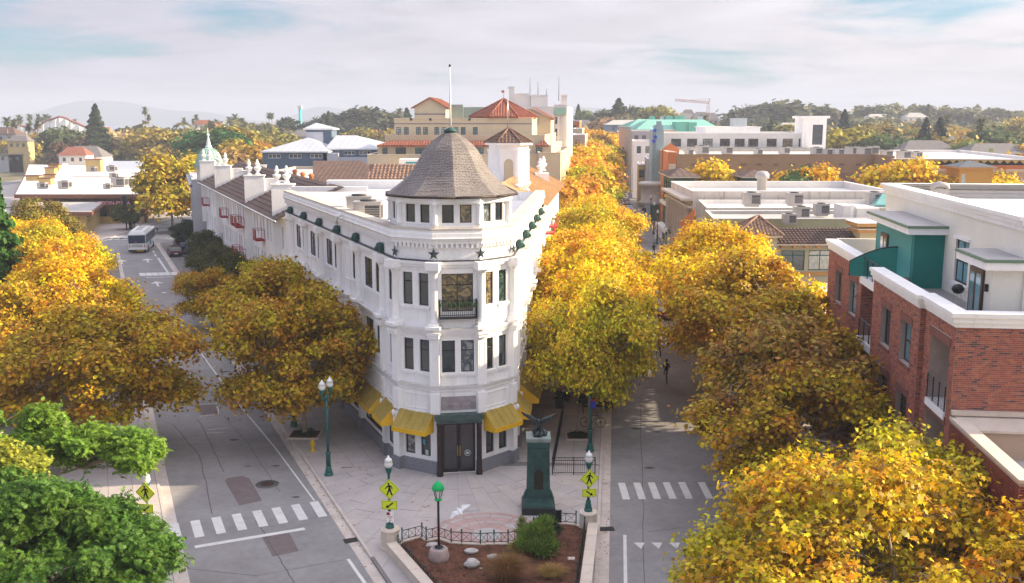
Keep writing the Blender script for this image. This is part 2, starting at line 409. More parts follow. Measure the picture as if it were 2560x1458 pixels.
# ================================================================ SETTING
RZ=-0.12
def sheet(name,pts,z,mat,label=None):
 mb=MB();mb.poly([(p[0],p[1],z) for p in pts]);o=mb.done(name,mat);o['kind']='structure'
 return o
M_land=pmat('dry_land',(0.16,0.145,0.085),0.95,0.25,0.02,0,grime=0.5,gcol=(0.07,0.085,0.04))
M_sea=pmat('sea_water',(0.05,0.10,0.14),0.25,0.1,0.01,spec=0.5)
sheet('ground',[(-3000,-400),(3000,-400),(3000,1500),(-3000,1150)],-0.30,M_land)
sheet('sea',[(-14000,1100),(14000,1400),(14000,5400),(-14000,5400)],-1.2,M_sea)
sheet('road',[(-170,0),(80,0),(95,440),(-170,440)],RZ,M_asphalt)
def clip(poly,a,b):
 """keep the part of poly left of a->b"""
 out=[];d=(b[0]-a[0],b[1]-a[1]);s=lambda p:d[0]*(p[1]-a[1])-d[1]*(p[0]-a[0])
 for i in range(len(poly)):
  p,q=poly[i],poly[(i+1)%len(poly)];sp,sq=s(p),s(q)
  if sp>=0:out.append(p)
  if sp*sq<0:
   t=sp/(sp-sq);out.append((p[0]+(q[0]-p[0])*t,p[1]+(q[1]-p[1])*t))
 return out
def clipc(poly,reg):
 for i in range(len(reg)):
  poly=clip(poly,reg[i],reg[(i+1)%len(reg)])
  if len(poly)<3:return[]
 return poly
def area(p):return abs(sum(p[i][0]*p[(i+1)%len(p)][1]-p[(i+1)%len(p)][0]*p[i][1] for i in range(len(p))))/2
def shrink(p,g):
 cxx=sum(q[0] for q in p)/len(p);cyy=sum(q[1] for q in p)/len(p);r=math.sqrt(area(p))+1e-6
 k=1-g/r
 return[(cxx+(q[0]-cxx)*k,cyy+(q[1]-cyy)*k) for q in p]
slabm=[pmat('slab_tone_%s'%n,c,0.85,0.10,0.7,0.12,grime=0.22,gcol=(0.30,0.25,0.23)) for n,c in(('grey',(0.43,0.395,0.385)),('warm',(0.45,0.405,0.385)),('cool',(0.41,0.38,0.375)))]
rnd=random.Random(5)
def pavement(pts,kerbs,label=None):
 """raised block with joint-coloured bed; kerbs = list of edge indices that get a kerb strip"""
 mb=MB();mb.prism(pts,RZ-0.1,-0.016);o=mb.done('pavement',M_joint);o['kind']='structure'
 k=MB()
 for i in kerbs:
  a=Vector(pts[i]);b=Vector(pts[(i+1)%len(pts)]);d=(b-a).normalized();n=Vector((-d.y,d.x))
  Ln=(b-a).length;s=0.0
  while s<min(Ln,130):
   e=min(s+2.4,Ln)
   q=[a+d*(s+.01),a+d*(e-.01),a+d*(e-.01)+n*0.16,a+d*(s+.01)+n*0.16]
   k.prism([(x.x-n.x*.01,x.y-n.y*.01) for x in q],RZ-.05,0.012);s=e
  g=[a-n*0.5,b-n*0.5,b-n*.008,a-n*.008]
  k.poly([(x.x,x.y,RZ+0.006) for x in g],1)
 ko=k.done('kerb',[M_conc2,M_conc2],o,kind='stuff')
 return o
def slabs(o,cells,reg,keep=None,cap=299,z=0.0):
 n=0;rest=[MB(),MB(),MB()]
 for c in cells:
  p=clipc(c,reg)
  if len(p)<3 or area(p)<0.12:continue
  m=(sum(q[0] for q in p)/len(p),sum(q[1] for q in p)/len(p))
  if keep and not keep(m):continue
  p=shrink(p,0.022);q=MB();mi=rnd.choice((0,0,1,2));dz=rnd.uniform(-.003,.003)
  if n<cap:q.prism(p,-0.014,z+dz,bottom=False);q.done('slab',slabm[mi],o);n+=1
  else:rest[mi].prism(p,-0.014,z+dz,bottom=False)
 for i in range(3):
  if rest[i].v:rest[i].done('slab_field',slabm[i],o,kind='stuff')
PLZ=[(lkx(30),30),(rkx(30),30),(rkx(400),400),(lkx(165),165)]
pz=pavement([(lkx(30),30),(rkx(30),30),(rkx(400),400),(lkx(165),165)],(1,3))
inset=0.17
REG=[(lkx(30)+inset,30),(rkx(30)-inset,30),(rkx(400)-inset,400),(lkx(165)+inset,165)]
cc=(-3.4,58.6)
cells=[]
# plaza in front of the nose: fan of long slabs
for k in range(30):
 a0=math.radians(178+k*6.4);a1=math.radians(178+(k+1)*6.4)
 rr=[3.6,6.2+(k%2)*.9,9.4+((k*7)%3)*.8,13.2+(k%3)*.6,18.5,26]
 for j in range(5):
  A=[(cc[0]+r*math.cos(a),cc[1]+r*math.sin(a)) for r,a in((rr[j],a0),(rr[j+1],a0),(rr[j+1],a1),(rr[j],a1))]
  cells.append([A[0],A[1],A[2],A[3]])
half=[(-60,-20),(60,-20),(60,57.2),(-60,55.2)]
cells=[c for c in(clipc(q,half) for q in cells) if len(c)>2]
slabs(pz,cells,REG)
pv2=MB().add([(0,0,-5),(0.01,0,-5),(0,0.01,-5)],[(0,1,2)])
# side pavements: square slabs in rows along each facade
cells=[]
def rowcells(base,d,n,nu,nw,su,sw):
 out=[]
 for i in range(nu):
  for j in range(nw):
   a=base+d*(su*i)+n*(sw*j);b=a+d*su;c=b+n*sw;e=a+n*sw
   out.append([(a.x,a.y),(b.x,b.y),(c.x,c.y),(e.x,e.y)][::-1])
 return out
b0=Vector((lfx(55.2),55.2));left=rowcells(b0,dL,nL,40,5,1.25,1.25)
l_bed=MB().prism([(lfx(56),56.3),(lfx(110),110),(lkx(110)+.2,110),(lkx(56)+.2,56)],-0.05,-0.0155).done('pavement',M_joint);l_bed['kind']='structure'
slabs(l_bed,[clipc(c,[(-60,55.2),(60,57.2),(60,300),(-60,300)]) for c in left if clipc(c,[(-60,55.2),(60,57.2),(60,300),(-60,300)])],REG,lambda m:m[0]<lfx(m[1])+.2)
b1=Vector((rfx(57),57));right=rowcells(b1,dR,nR,34,5,1.25,1.22)
r_bed=MB().prism([(rfx(57),57.3),(rkx(57)-.2,57.3),(rkx(110)-.2,110),(rfx(110),110)],-0.05,-0.0155).done('pavement',M_joint);r_bed['kind']='structure'
slabs(r_bed,[[p for p in c][::-1] for c in right],REG,lambda m:m[1]>57)
# other pavements
lp=pavement([(llx(5)-60,5),(llx(5),5),(llx(152),152),(llx(152)-60,152)],(1,))
slabs(lp,[[p for p in c] for c in rowcells(Vector((llx(33),33))+nL*0.17,Vector((-0.383,0.9237)),Vector((-0.9237,-0.383)),34,4,1.25,1.25)],[(-70,20),(60,20),(60,100),(-70,100)])
K=[at(120,628),at(250,603),at(335,574),at(425,545),at(470,533)]
fp=pavement([(K[0].x,K[0].y),(K[1].x,K[1].y),(K[2].x,K[2].y),(K[3].x,K[3].y),(K[4].x,K[4].y),(-40,300),(-160,330),(-150,170)],(0,1,2,3))
MB().prism([(K[0].x,K[0].y+1),(K[1].x,K[1].y+1),(K[2].x,K[2].y+1),(K[3].x,K[3].y+1),(K[4].x,K[4].y+1),(-40,300),(-160,330),(-150,171)],-.1,-0.004).done('pavement',M_conc)['kind']='structure'
rp=pavement([(rrx(5),5),(95,5),(110,400),(rrx(400),400)],(3,))
MB().prism([(rrx(6)+.2,6),(rrx(6)+70,6),(rrx(399)+60,399),(rrx(399)+.2,399)],-.1,-0.003).done('pavement',M_conc)['kind']='structure'
# ---- painted markings and road wear
def strip(mb,a,b,w,z,m=0):
 a=Vector((a[0],a[1]));b=Vector((b[0],b[1]));d=(b-a).normalized();n=Vector((-d.y,d.x))*w/2
 mb.poly([(p.x,p.y,z) for p in(a-n,b-n,b+n,a+n)],m)
mk=RZ+0.008
def marking(name,quads,mat=M_paint,z=mk):
 mb=MB()
 for q in quads:mb.poly([(p[0],p[1],z) for p in q])
 o=mb.done(name,mat);o['kind']='structure';return o
def gr(px,py):return at(px,py,RZ)
def bars(p0,p1,n,d,ln,w,name='crosswalk_bar'):
 p0=Vector((p0[0],p0[1]));p1=Vector((p1[0],p1[1]));d=Vector(d).normalized();u=(p1-p0).normalized()
 for i in range(n):
  c=p0+(p1-p0)*(i/(n-1));c=c+u*rnd.uniform(-.04,.04)
  sk=[c-u*w/2,c+u*w/2,c+u*w/2+d*ln,c-u*w/2+d*ln]
  marking(name,[[(p.x,p.y) for p in sk]])
bars(gr(446,1352),gr(808,1292),8,(-0.43,1),2.25,0.46)
bars(gr(1565,1249),gr(1724,1247),5,(0.0,1),2.5,0.40)
bars(gr(1775,1247),gr(1830,1246),2,(0.0,1),2.5,0.40)
bars(gr(358,690),gr(437,688),6,(-0.43,1),2.8,0.75)
bars(gr(262,601),gr(440,596),12,(-0.7,1),7.5,0.9)
bars(gr(330,582),gr(430,577),8,(0.6,1),7.0,0.9)
def mline(pts,w,name='lane_line'):
 mb=MB()
 for a,b in zip(pts[:-1],pts[1:]):strip(mb,a,b,w,mk)
 o=mb.done(name,M_paint);o['kind']='structure'
mline([gr(487,1368),gr(762,1322)],0.32,'stop_line')
mline([gr(786,1252),gr(688,1120),gr(588,1000),gr(500,880)],0.10)
mline([gr(870,1398),gr(912,1458)],0.16);mline([gr(912,1458),gr(950,1520)],0.16)
mline([gr(1562,1338),gr(1564,1458)],0.16);mline([gr(1564,1458),gr(1566,1560)],0.16)
mline([gr(365,694),gr(449,692)],0.35,'stop_line')
mline([gr(420,682),gr(395,645)],0.30)
for a,b in(((390,641),(387,636)),((385,632),(383,627)),((400,622),(395,618)),((415,617),(408,614)),((428,612),(421,609))):mline([gr(*a),gr(*b)],0.28)
mline([gr(360,570),gr(430,555)],0.3);mline([gr(260,597),gr(440,597)],1.4,'concrete_band')
mline([gr(340,1024),gr(348,1072)],0.3)
def arrow(px,py,s=1.0,d=(-0.43,1)):
 c=gr(px,py);d=Vector(d).normalized();n=Vector((-d.y,d.x));P=lambda u,w:(c.x+d.x*u*s+n.x*w*s,c.y+d.y*u*s+n.y*w*s)
 marking('lane_arrow',[[P(0,-.12),P(0,.12),P(2.2,.12),P(2.2,-.12)][::-1],[P(2.2,.75),P(2.2,-.75),P(3.8,0)]])
arrow(371,656,1.1);arrow(305,660,1.2);arrow(396,716,1.1);arrow(388,567,1.6,(1,1));arrow(400,573,1.2,(1,1))
marking('bike_lane_dash',[[tuple(gr(*p)[:2]) for p in((405,731),(416,731),(415,733),(404,733))]])
for k in range(4):
 c=gr(1598+k*44,1357);marking('yield_triangle',[[(c.x-.27,c.y),(c.x,c.y-.72),(c.x+.27,c.y)]])
def pxpoly(name,pp,mat,z):return marking(name,[[tuple(gr(*p)[:2]) for p in pp]],mat,z)
pxpoly('asphalt_patch',[(598,1264),(655,1252),(624,1197),(606,1190),(567,1196),(562,1203)],M_patch,RZ+.006)
pxpoly('asphalt_patch',[(682,1392),(747,1378),(722,1330),(651,1337)],M_patch,RZ+.006)
pxpoly('asphalt_patch',[(502,1038),(545,1034),(538,1012),(496,1013)],M_patch,RZ+.006)
M_seal=pmat('tar_seam',(0.10,0.095,0.098),0.8,0.2,3.0)
def crack(pts,w=0.05,mat=None,name='tar_seam'):
 mb=MB();pp=[gr(*p) for p in pts];fine=[]
 for a,b in zip(pp[:-1],pp[1:]):
  for q in range(6):
   p=a.lerp(b,q/6);fine.append((p.x+rnd.uniform(-.05,.05),p.y))
 fine.append((pp[-1].x,pp[-1].y))
 for a,b in zip(fine[:-1],fine[1:]):strip(mb,a,b,w,RZ+.0065)
 mb.done(name,mat or M_seal)['kind']='structure'
crack([(495,1050),(528,1110),(560,1180)]);crack([(430,1060),(500,1140),(530,1285)]);crack([(640,1302),(700,1400),(735,1458)])
crack([(560,1040),(620,1110),(700,1230)],.03);crack([(1600,1000),(1606,1200),(1612,1458)],.035);crack([(1560,1010),(1700,1004)],.03)
crack([(1620,1330),(1700,1320)],.04);crack([(450,1420),(640,1440),(860,1400)],.03)
for a in([(498,1012),(541,1008)],[(541,1008),(547,1034)],[(498,1041),(547,1036)],[(518,1075),(568,1070)],[(516,1083),(562,1081)]):
 crack(a,.06,M_paint,'utility_survey_line')
# oil stains
M_stain=pmat('oil_stain',(0.075,0.072,0.074),0.7,0.3,2.0)
for px,py,r in((560,930,.5),(740,1243,.22),(620,1165,.18),(585,1100,.3),(1590,1072,.35),(1645,1080,.25),(1625,1170,.3),(700,1290,.2),(690,1165,.25)):
 c=gr(px,py);mb=MB();mb.poly([(c.x+r*(1+.3*math.sin(3*t+px))*math.cos(t),c.y+r*.6*math.sin(t),RZ+.005) for t in[math.pi*2*i/12 for i in range(12)]]);mb.done('oil_stain',M_stain)['kind']='structure'
def manhole(p,r=.38):
 t=thing('manhole_cover','round iron manhole cover in a pale collar on the left road','manhole cover',(p.x,p.y,RZ))
 m=MB();m.lathe([(r*1.7,.006),(r*1.72,.010)],(p.x,p.y,RZ),20);m.done('collar',M_asphold,t)
 m=MB();m.lathe([(r,.010),(r,.022)],(p.x,p.y,RZ),20)
 for i in range(-2,3):m.box(p.x-.25,p.y+i*.11-.02,RZ+.022,p.x+.25,p.y+i*.11+.02,RZ+.03)
 m.done('lid',pmat('rusty_iron',(0.06,0.035,0.028),0.7,0.3,6),t)
manhole(gr(668,1211))
def grate(p,d,label,w=.9,h=.55):
 t=thing('storm_drain',label,'storm drain',(p.x,p.y,RZ));d=Vector(d).normalized();n=Vector((-d.y,d.x))
 m=MB();m.obox(p,d,w/2,h/2,RZ+.008,RZ+.014);m.done('drain_pit',M_black,t)
 for i in range(8):
  c=Vector((p.x,p.y))+d*(w*(i-3.5)/8);m=MB();m.obox(c,d,.02,h/2,RZ+.015,RZ+.035);m.done('grate_bar',pmat('cast_iron',(0.05,0.045,0.045),.6,.2,5),t)
grate(gr(883,1351),(-0.43,1),'storm drain grate in the gutter beside the left road',.5,.9)
grate(gr(1517,1323),(1,0.1),'storm drain grate in the gutter beside the right road',.75,.5)
# mountain across the bay, seen through the haze
def ridge(name,x0,x1,Y,f,mat,n=60,depth=400):
 mb=MB();vs=[];fs=[]
 for i in range(n+1):
  x=x0+(x1-x0)*i/n;h=f(i/n)
  vs+=[(x,Y,-2),(x,Y+depth*.5,h),(x,Y+depth,-2)]
 for i in range(n):
  a=i*3;b=a+3;fs+=[(a,b,b+1,a+1),(a+1,b+1,b+2,a+2)]
 mb.add(vs,fs,0,True);o=mb.done(name,mat);o['kind']='structure'
M_mount=pmat('distant_hillside',(0.035,0.055,0.075),0.95,0.1,0.001)
bump=lambda t,c,w:math.exp(-((t-c)/w)**2)
ridge('mountain',-2500,-900,4500,lambda t:98*(bump(t,.34,.16)+.62*bump(t,.60,.22)+.35*bump(t,.1,.12))*min(1,8*t)*min(1,6*(1-t))+4*math.sin(t*30),M_mount)
ridge('mountain',-1250,900,4650,lambda t:92*(bump(t,.16,.10)*.9+.85*bump(t,.40,.14)+.95*bump(t,.72,.16))*min(1,8*t)*min(1,6*(1-t))+3*math.sin(t*24),M_mount)
# near hills on the right
def hill(name,cx_,cy_,rx,ry,h,mat):
 vs=[];fs=[];n=24;k=8
 for j in range(k+1):
  r=j/k
  for i in range(n):
   a=2*math.pi*i/n;vs.append((cx_+rx*r*math.cos(a),cy_+ry*r*math.sin(a),-0.4+h*(0.5+0.5*math.cos(math.pi*r))*(1+.12*math.sin(3*a)*r)))
 for j in range(k):
  for i in range(n):fs.append((j*n+i,(j+1)*n+i,(j+1)*n+(i+1)%n,j*n+(i+1)%n))
 m=MB().add(vs,fs,0,True).done(name,mat);m['kind']='structure'
M_hill=pmat('hill_scrub',(0.12,0.11,0.055),0.95,0.35,0.03,0.5,bscale=.3)
HILLS=[(330,860,330,260,22),(60,620,170,130,12),(620,950,420,300,24),(-150,520,120,110,9),(560,640,260,180,9)]
for q in HILLS:hill('hill',*q,M_hill)
def ground_z(x,y):
 z=-0.3
 for cx_,cy_,rx,ry,h in HILLS:
  r=math.hypot((x-cx_)/rx,(y-cy_)/ry)
  if r<1:z=max(z,-0.4+h*(0.5+0.5*math.cos(math.pi*r)))
 return z
# grassy levee beyond the mall
lv=MB();a=at(150,412,0);b=at(640,395,0)
lv.add([(-165,345,0),(-55,352,0),(-55,362,3.2),(-165,356,3.2),(-55,392,3.0),(-165,388,3.0)],[(0,1,2,3),(3,2,4,5)])
lv.done('levee',pmat('dry_grass',(0.42,0.31,0.15),0.95,0.2,0.08,0.3,grime=.4,gcol=(0.18,0.17,0.07)))['kind']='structure'
# air
hz=MB();hz.box(-7000,-300,-3.0,7000,5300,128);hzo=hz.done('haze',M_joint);hzo.data.materials.clear()
hm=bpy.data.materials.new('haze_air');hm.use_nodes=True;hm.node_tree.nodes.clear()
pv=hm.node_tree.nodes.new('ShaderNodeVolumePrincipled');pv.inputs['Density'].default_value=0.00034;pv.inputs['Color'].default_value=(0.54,0.60,0.74,1);pv.inputs['Anisotropy'].default_value=0.0
ho=hm.node_tree.nodes.new('ShaderNodeOutputMaterial');hm.node_tree.links.new(pv.outputs[0],ho.inputs['Volume'])
hzo.data.materials.append(hm);hzo['kind']='stuff'
# ================================================================ FLATIRON
P1=Vector((-6.55,56.1));
def pol(p,ang,d):return Vector((p.x+d*math.cos(math.radians(ang)),p.y+d*math.sin(math.radians(ang))))
P2=pol(P1,-29.0,2.56);P3=pol(P2,8.8,2.56);P4=pol(P3,46.6,2.56)
LE=Vector((lfx(85.7),85.7));RE=Vector((P4.x+0.088*(86.0-P4.y),86.0))
RING=[LE,P1,P2,P3,P4,RE]
def offs(pts,w):
 out=[]
 for i,p in enumerate(pts):
  ns=[]
  if i>0:d=(p-pts[i-1]).normalized();ns.append(Vector((d.y,-d.x)))
  if i<len(pts)-1:d=(pts[i+1]-p).normalized();ns.append(Vector((d.y,-d.x)))
  n=sum(ns,Vector((0,0))).normalized();k=w/max(0.3,n.dot(ns[0]));out.append(p+n*k)
 return out
def band(mb,pts,z0,z1,w0,w1=None,inn=-0.06,m=0,mt=None):
 """moulding along an open polyline, bottom projects w0, top w1"""
 w1=w0 if w1 is None else w1;mt=m if mt is None else mt
 I=offs(pts,inn);A=offs(pts,w0);B=offs(pts,w1)
 for i in range(len(pts)-1):
  V=lambda q,z:(q.x,q.y,z)
  mb.quad(V(A[i],z0),V(A[i+1],z0),V(B[i+1],z1),V(B[i],z1),m)
  mb.quad(V(B[i],z1),V(B[i+1],z1),V(I[i+1],z1),V(I[i],z1),mt)
  mb.quad(V(I[i],z0),V(I[i+1],z0),V(A[i+1],z0),V(A[i],z0),m)
 for i in(0,len(pts)-1):
  f=[V(A[i],z0),V(B[i],z1),V(I[i],z1),V(I[i],z0)]
  mb.poly(f if i else f[::-1],m)
FL=thing('flatiron_building','white four storey flatiron building with rounded nose, slate bell roof and yellow awnings','building',(-3.4,58.6,0))
TR=[M_trim,M_ledge]
wallmb=MB();SEG=[(LE,P1),(P1,P2),(P2,P3),(P3,P4),(P4,RE)]
LT=(P1-LE).length;RT=(RE-P4).length
colsL=[2.6,8.2,13.3,18.8,24.3,29.7];colsR=[2.9,8.3,13.9,19.3,24.9]
ops=[[] for _ in SEG];wins=[]
def addw(si,u0,u1,z0,z1,**k):ops[si].append((u0,u1,z0,z1));wins.append((si,(u0,u1,z0,z1),k))
rw=random.Random(3)
# long facades
for si,cols,T,rev in((0,colsL,LT,True),(4,colsR,RT,False)):
 ed=[0]+cols+[T]
 for b in range(len(ed)-1):
  n0,n1=ed[b],ed[b+1];w=n1-n0
  if b==0:L_=[(n0+w*.42,.95)]
  elif w<3:L_=[]
  else:L_=[(n0+1.30,.95),(n0+w*.62,1.70)]
  for j,(c,ww) in enumerate(L_):
   u0,u1=c-ww/2,c+ww/2
   if rev:u0,u1=T-u1,T-u0
   for z0,z1,lev in((5.95,7.8,2),(9.75,11.6,3)):
    if b==2 and j==1:continue
    addw(si,u0,u1,z0,z1,nx=2 if ww>1 else 1,nz=[.70] if lev==3 else 1,sill=M_trim)
  if w>3:
   u0,u1=n0+.7,n1-.7
   if rev:u0,u1=T-u1,T-u0
   addw(si,u0,u1,.95,3.3,nx=3,nz=[.78],gm=M_glassy)
  elif b==0:
   u0,u1=n0+.55,n1-.45
   if rev:u0,u1=T-u1,T-u0
   addw(si,u0,u1,.95,3.3,nx=1,gm=M_glassy)
for si in(1,2,3):
 for c in(.29,.71):
  w=.74 if si==2 else .66
  u=2.56*c
  addw(si,u-w/2,u+w/2,5.95,7.8,nz=[.68],sill=M_trim)
  if si!=2:addw(si,u-w/2,u+w/2,9.75,11.6,nz=[.72],sill=M_trim)
  if si!=2:addw(si,u-.34,u+.34,.95,3.3,gm=M_glassy,fw=.07)
addw(2,.40,2.16,9.45,11.6,nx=2,nz=[.70])
for si,(a,b) in enumerate(SEG):wall(wallmb,a,b,0.0,13.9,ops[si]+([(.32,2.24,0.02,3.05)] if si==2 else[]),0.2 if 0<si<4 else 0.1)
wallmb.quad((RE.x,RE.y,0),(LE.x,LE.y,0),(LE.x,LE.y,14),(RE.x,RE.y,14))
wallmb.done('wall',M_white,FL)
for si,o,k in wins:window(FL,SEG[si][0],SEG[si][1],o,t=.16 if 0<si<4 else .09,**k)
# dark lining behind the openings
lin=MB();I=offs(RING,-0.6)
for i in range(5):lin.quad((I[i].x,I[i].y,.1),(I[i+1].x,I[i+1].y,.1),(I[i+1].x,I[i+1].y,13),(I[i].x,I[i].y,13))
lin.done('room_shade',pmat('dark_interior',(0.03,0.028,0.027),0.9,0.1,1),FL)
rf=MB();rf.poly([(p.x,p.y,13.25) for p in offs(RING,-0.45)]);rf.done('roof',M_roofw,FL)
# mouldings, one mesh each
def bandpart(name,z0,z1,w0,w1=None,m=0,mt=None,pts=RING,mats=TR,inn=-0.06):b=MB();band(b,pts,z0,z1,w0,w1,inn,m,mt);return b.done(name,mats,FL)
gaps=[[LE,P1,P2,P2.lerp(P3,.12)],[P2.lerp(P3,.88),P3,P4,RE]]
for g in gaps:bandpart('stone_base',0.0,.72,.16,.14,pts=g,mats=[M_granite,M_granite])
bandpart('storefront_cornice',3.42,3.58,.10,.16)
bandpart('sill_band',5.02,5.10,.10,.14,mt=1);bandpart('sill_band',5.10,5.22,.16,.22,mt=1);bandpart('sill_band',4.82,4.90,.05,.08)
bandpart('belt_cornice',8.05,8.17,.06,.12);bandpart('belt_cornice',8.17,8.33,.14,.22);bandpart('belt_cornice',8.33,8.52,.25,.34,mt=1)
bandpart('architrave',11.95,12.12,.10,.12);bandpart('architrave',12.12,12.28,.20,.22)
bandpart('cable_moulding',12.283,12.36,.17,.17,mats=[M_hvacd,M_hvacd])
bandpart('dentil_bed',12.98,13.06,.04,.06);bandpart('cornice',13.28,13.44,.20,.22);bandpart('cornice',13.44,13.60,.26,.36);bandpart('cornice',13.60,13.86,.30,.30)
bandpart('parapet',13.86,14.05,.24,.24,inn=-.46)
# inner parapet face
ip=MB();A=offs(RING,-0.45)
for i in range(5):ip.quad((A[i+1].x,A[i+1].y,13.25),(A[i].x,A[i].y,13.25),(A[i].x,A[i].y,14.04),(A[i+1].x,A[i+1].y,14.04))
ip.done('parapet_inner_face',M_roofw,FL)
# coping stones, one by one
O1=offs(RING,.28);O2=offs(RING,-.50);nst=0
for i in range(5):
 L_=(RING[i+1]-RING[i]).length;n=max(2,round(L_/1.05))
 for k in range(n):
  a,b=(k+.012)/n,(k+.988)/n
  m=MB();q=[O1[i].lerp(O1[i+1],a),O1[i].lerp(O1[i+1],b),O2[i].lerp(O2[i+1],b),O2[i].lerp(O2[i+1],a)]
  m.prism([(p.x,p.y) for p in q],14.052,14.13+rw.uniform(0,.008));m.done('coping_stone',M_coping,FL)
# dentils
dn=MB()
for i in range(5):
 a,b=RING[i],RING[i+1];d=(b-a);L_=d.length;d.normalize();n=Vector((d.y,-d.x));k=int(L_/.26)
 for j in range(k):
  c=a+d*(.13+j*L_/k)+n*.10;dn.obox(c,d,.065,.10,13.06,13.279)
dn.done('dentil_course',M_trim,FL,kind='stuff')
# columns, pilasters, heads, stars
colpos=[(LE,P1,LT-u,True) for u in colsL]+[(P4,RE,u,True) for u in colsR]
corner=[P1,P2,P3,P4]
hb=MB()
hb.lathe([(.20,0),(.30,.06),(.36,.22),(.37,.42),(.33,.58),(.20,.68),(.05,.70)],(0,-.16,0),10,sxy=(.95,.8))
hb.lathe([(.05,-.0),(.14,.02),(.17,.12),(.12,.24),(.04,.28)],(0,-.46,.12),8,sxy=(1,.8))
hb.box(-.20,-.44,.37,-.06,-.36,.44);hb.box(.06,-.44,.37,.20,-.36,.44);hb.box(-.33,-.2,.50,-.24,-.05,.64);hb.box(.24,-.2,.50,.33,-.05,.64)
headm=hb.mesh('lion_head',M_verdigris)
sm=MB();R_=.36
vs=[(0,-.11,0)]+[((R_ if i%2==0 else R_*.40)*math.sin(math.pi*i/5),0,(R_ if i%2==0 else R_*.40)*math.cos(math.pi*i/5)) for i in range(10)]
sm.add(vs,[(0,1+(i+1)%10,1+i) for i in range(10)]);starm=sm.mesh('star',M_bronze)
cm_=MB();cm_.lathe([(.27,8.86),(.27,8.94),(.23,9.0),(.215,9.1),(.195,11.5),(.22,11.56),(.22,11.6),(.26,11.68),(.30,11.74)],(0,0,0),14)
cm_.box(-.30,-.30,8.70,.30,.25,8.86);cm_.box(-.33,-.33,11.74,.33,.25,11.84)
colm=cm_.mesh('engaged_column',M_trim)
cb=MB();cb.box(-.40,-.48,11.86,.40,.2,12.30);cb.box(-.34,-.40,11.842,.34,.2,11.858);capm=cb.mesh('capital_block',M_trim)
pb=MB();pb.box(-.36,-.42,8.20,.36,.2,8.345);pb.box(-.32,-.36,8.02,.32,.2,8.198);pb.box(-.42,-.50,8.525,.42,.2,8.695);pb.box(-.27,-.17,5.24,.27,.2,8.018);pb.box(-.17,-.185,5.6,-.14,-.16,7.7);pb.box(.14,-.185,5.6,.17,-.16,7.7)
pilm=pb.mesh('pilaster',M_trim)
gb=MB()
for z0,z1 in((.74,1.40),(1.42,2.08),(2.10,2.76),(2.78,3.41)):gb.box(-.30,-.15,z0,.30,.2,z1)
gb.box(-.27,-.135,.73,.27,.19,3.40);gb.box(-.36,-.24,0,.36,.2,.725,1)
gpm=gb.mesh('rusticated_pier',[M_trim,M_granite])
ub=MB();ub.box(-.27,-.15,3.60,.27,.2,4.80);upm=ub.mesh('panel_pilaster',M_trim)
def place_col(p,rz,ht,i):
 for nm,me in(('engaged_column',colm),('capital_block',capm),('pilaster',pilm),('rusticated_pier',gpm),('panel_pilaster',upm)):
  if nm=='rusticated_pier' and i in(1,2) and not ht:continue
  put(nm,me,FL,(p.x,p.y,0),rz)
 if ht:put('lion_head',headm,FL,(p.x+.0,p.y,12.37),rz).scale=(.74,.80,.84)
for a,b,u,h in colpos:
 d=(b-a).normalized();n=Vector((d.y,-d.x));p=a+d*u+n*.10;place_col(p,math.atan2(d.y,d.x),True,0)
for i,p in enumerate(corner):
 d1=(p-RING[i]).normalized();d2=(RING[i+2]-p).normalized();d=(d1+d2).normalized();n=Vector((d.y,-d.x));q=p+n*.10
 place_col(q,math.atan2(d.y,d.x),False,i)
 s=p+n*.10;put('star',starm,FL,(s.x,s.y,12.72),math.atan2(d.y,d.x))
# panel zone mouldings (level between awnings and windows)
pn=MB()
def frame_on(mb,A,B,u0,u1,z0,z1,w=.05,pr=.045):
 A=Vector((A[0],A[1]));B=Vector((B[0],B[1]));d=(B-A).normalized();n=Vector((d.y,-d.x))
 mb=MB();P=lambda u,z,o:(A.x+d.x*u+n.x*o,A.y+d.y*u+n.y*o,z);C4=[(u0,z0),(u1,z0),(u1,z1),(u0,z1)];D4=[(u0+w,z0+w),(u1-w,z0+w),(u1-w,z1-w),(u0+w,z1-w)]
 mb.add([P(*c,0) for c in C4]+[P(*c,pr) for c in C4]+[P(*c,pr) for c in D4]+[P(*c,0) for c in D4],[f for i in range(4) for j in[(i+1)%4] for f in((i,j,4+j,4+i),(4+i,4+j,8+j,8+i),(8+i,8+j,12+j,12+i))]);mb.done('panel_moulding',M_trim,FL)
for si in(1,3):frame_on(pn,*SEG[si],.45,2.1,3.75,4.62)
for si,cols,T,rev in((0,colsL,LT,True),(4,colsR,RT,False)):
 ed=[0]+cols+[T]
 for b in range(len(ed)-1):
  u0,u1=ed[b]+.55,ed[b+1]-.55
  if u1-u0<.8:continue
  if rev:u0,u1=T-u1,T-u0
  frame_on(pn,*SEG[si],u0,u1,3.75,4.62)
  if b==2:
   c=ed[b]+(ed[b+1]-ed[b])*.60
   for z0,z1 in((5.95,7.8),(9.5,11.6)):
    a0,a1=c-.75,c+.75
    if rev:a0,a1=T-a1,T-a0
    frame_on(pn,*SEG[si],a0,a1,z0,z1)
# stone plaque over the door
dB=(P3-P2).normalized();nB=Vector((dB.y,-dB.x));mB=(P2+P3)/2
q=MB();q.obox(mB+nB*.02,dB,.98,.04,3.78,4.55);
q.obox(mB+nB*.05,dB,.98,.03,4.02,4.05);q.obox(mB+nB*.05,dB,.98,.03,4.27,4.30)
q.done('stone_plaque',pmat('purple_grey_marble',(0.33,0.29,0.30),0.6,0.25,3,grime=.4,gcol=(.2,.17,.17)),FL)
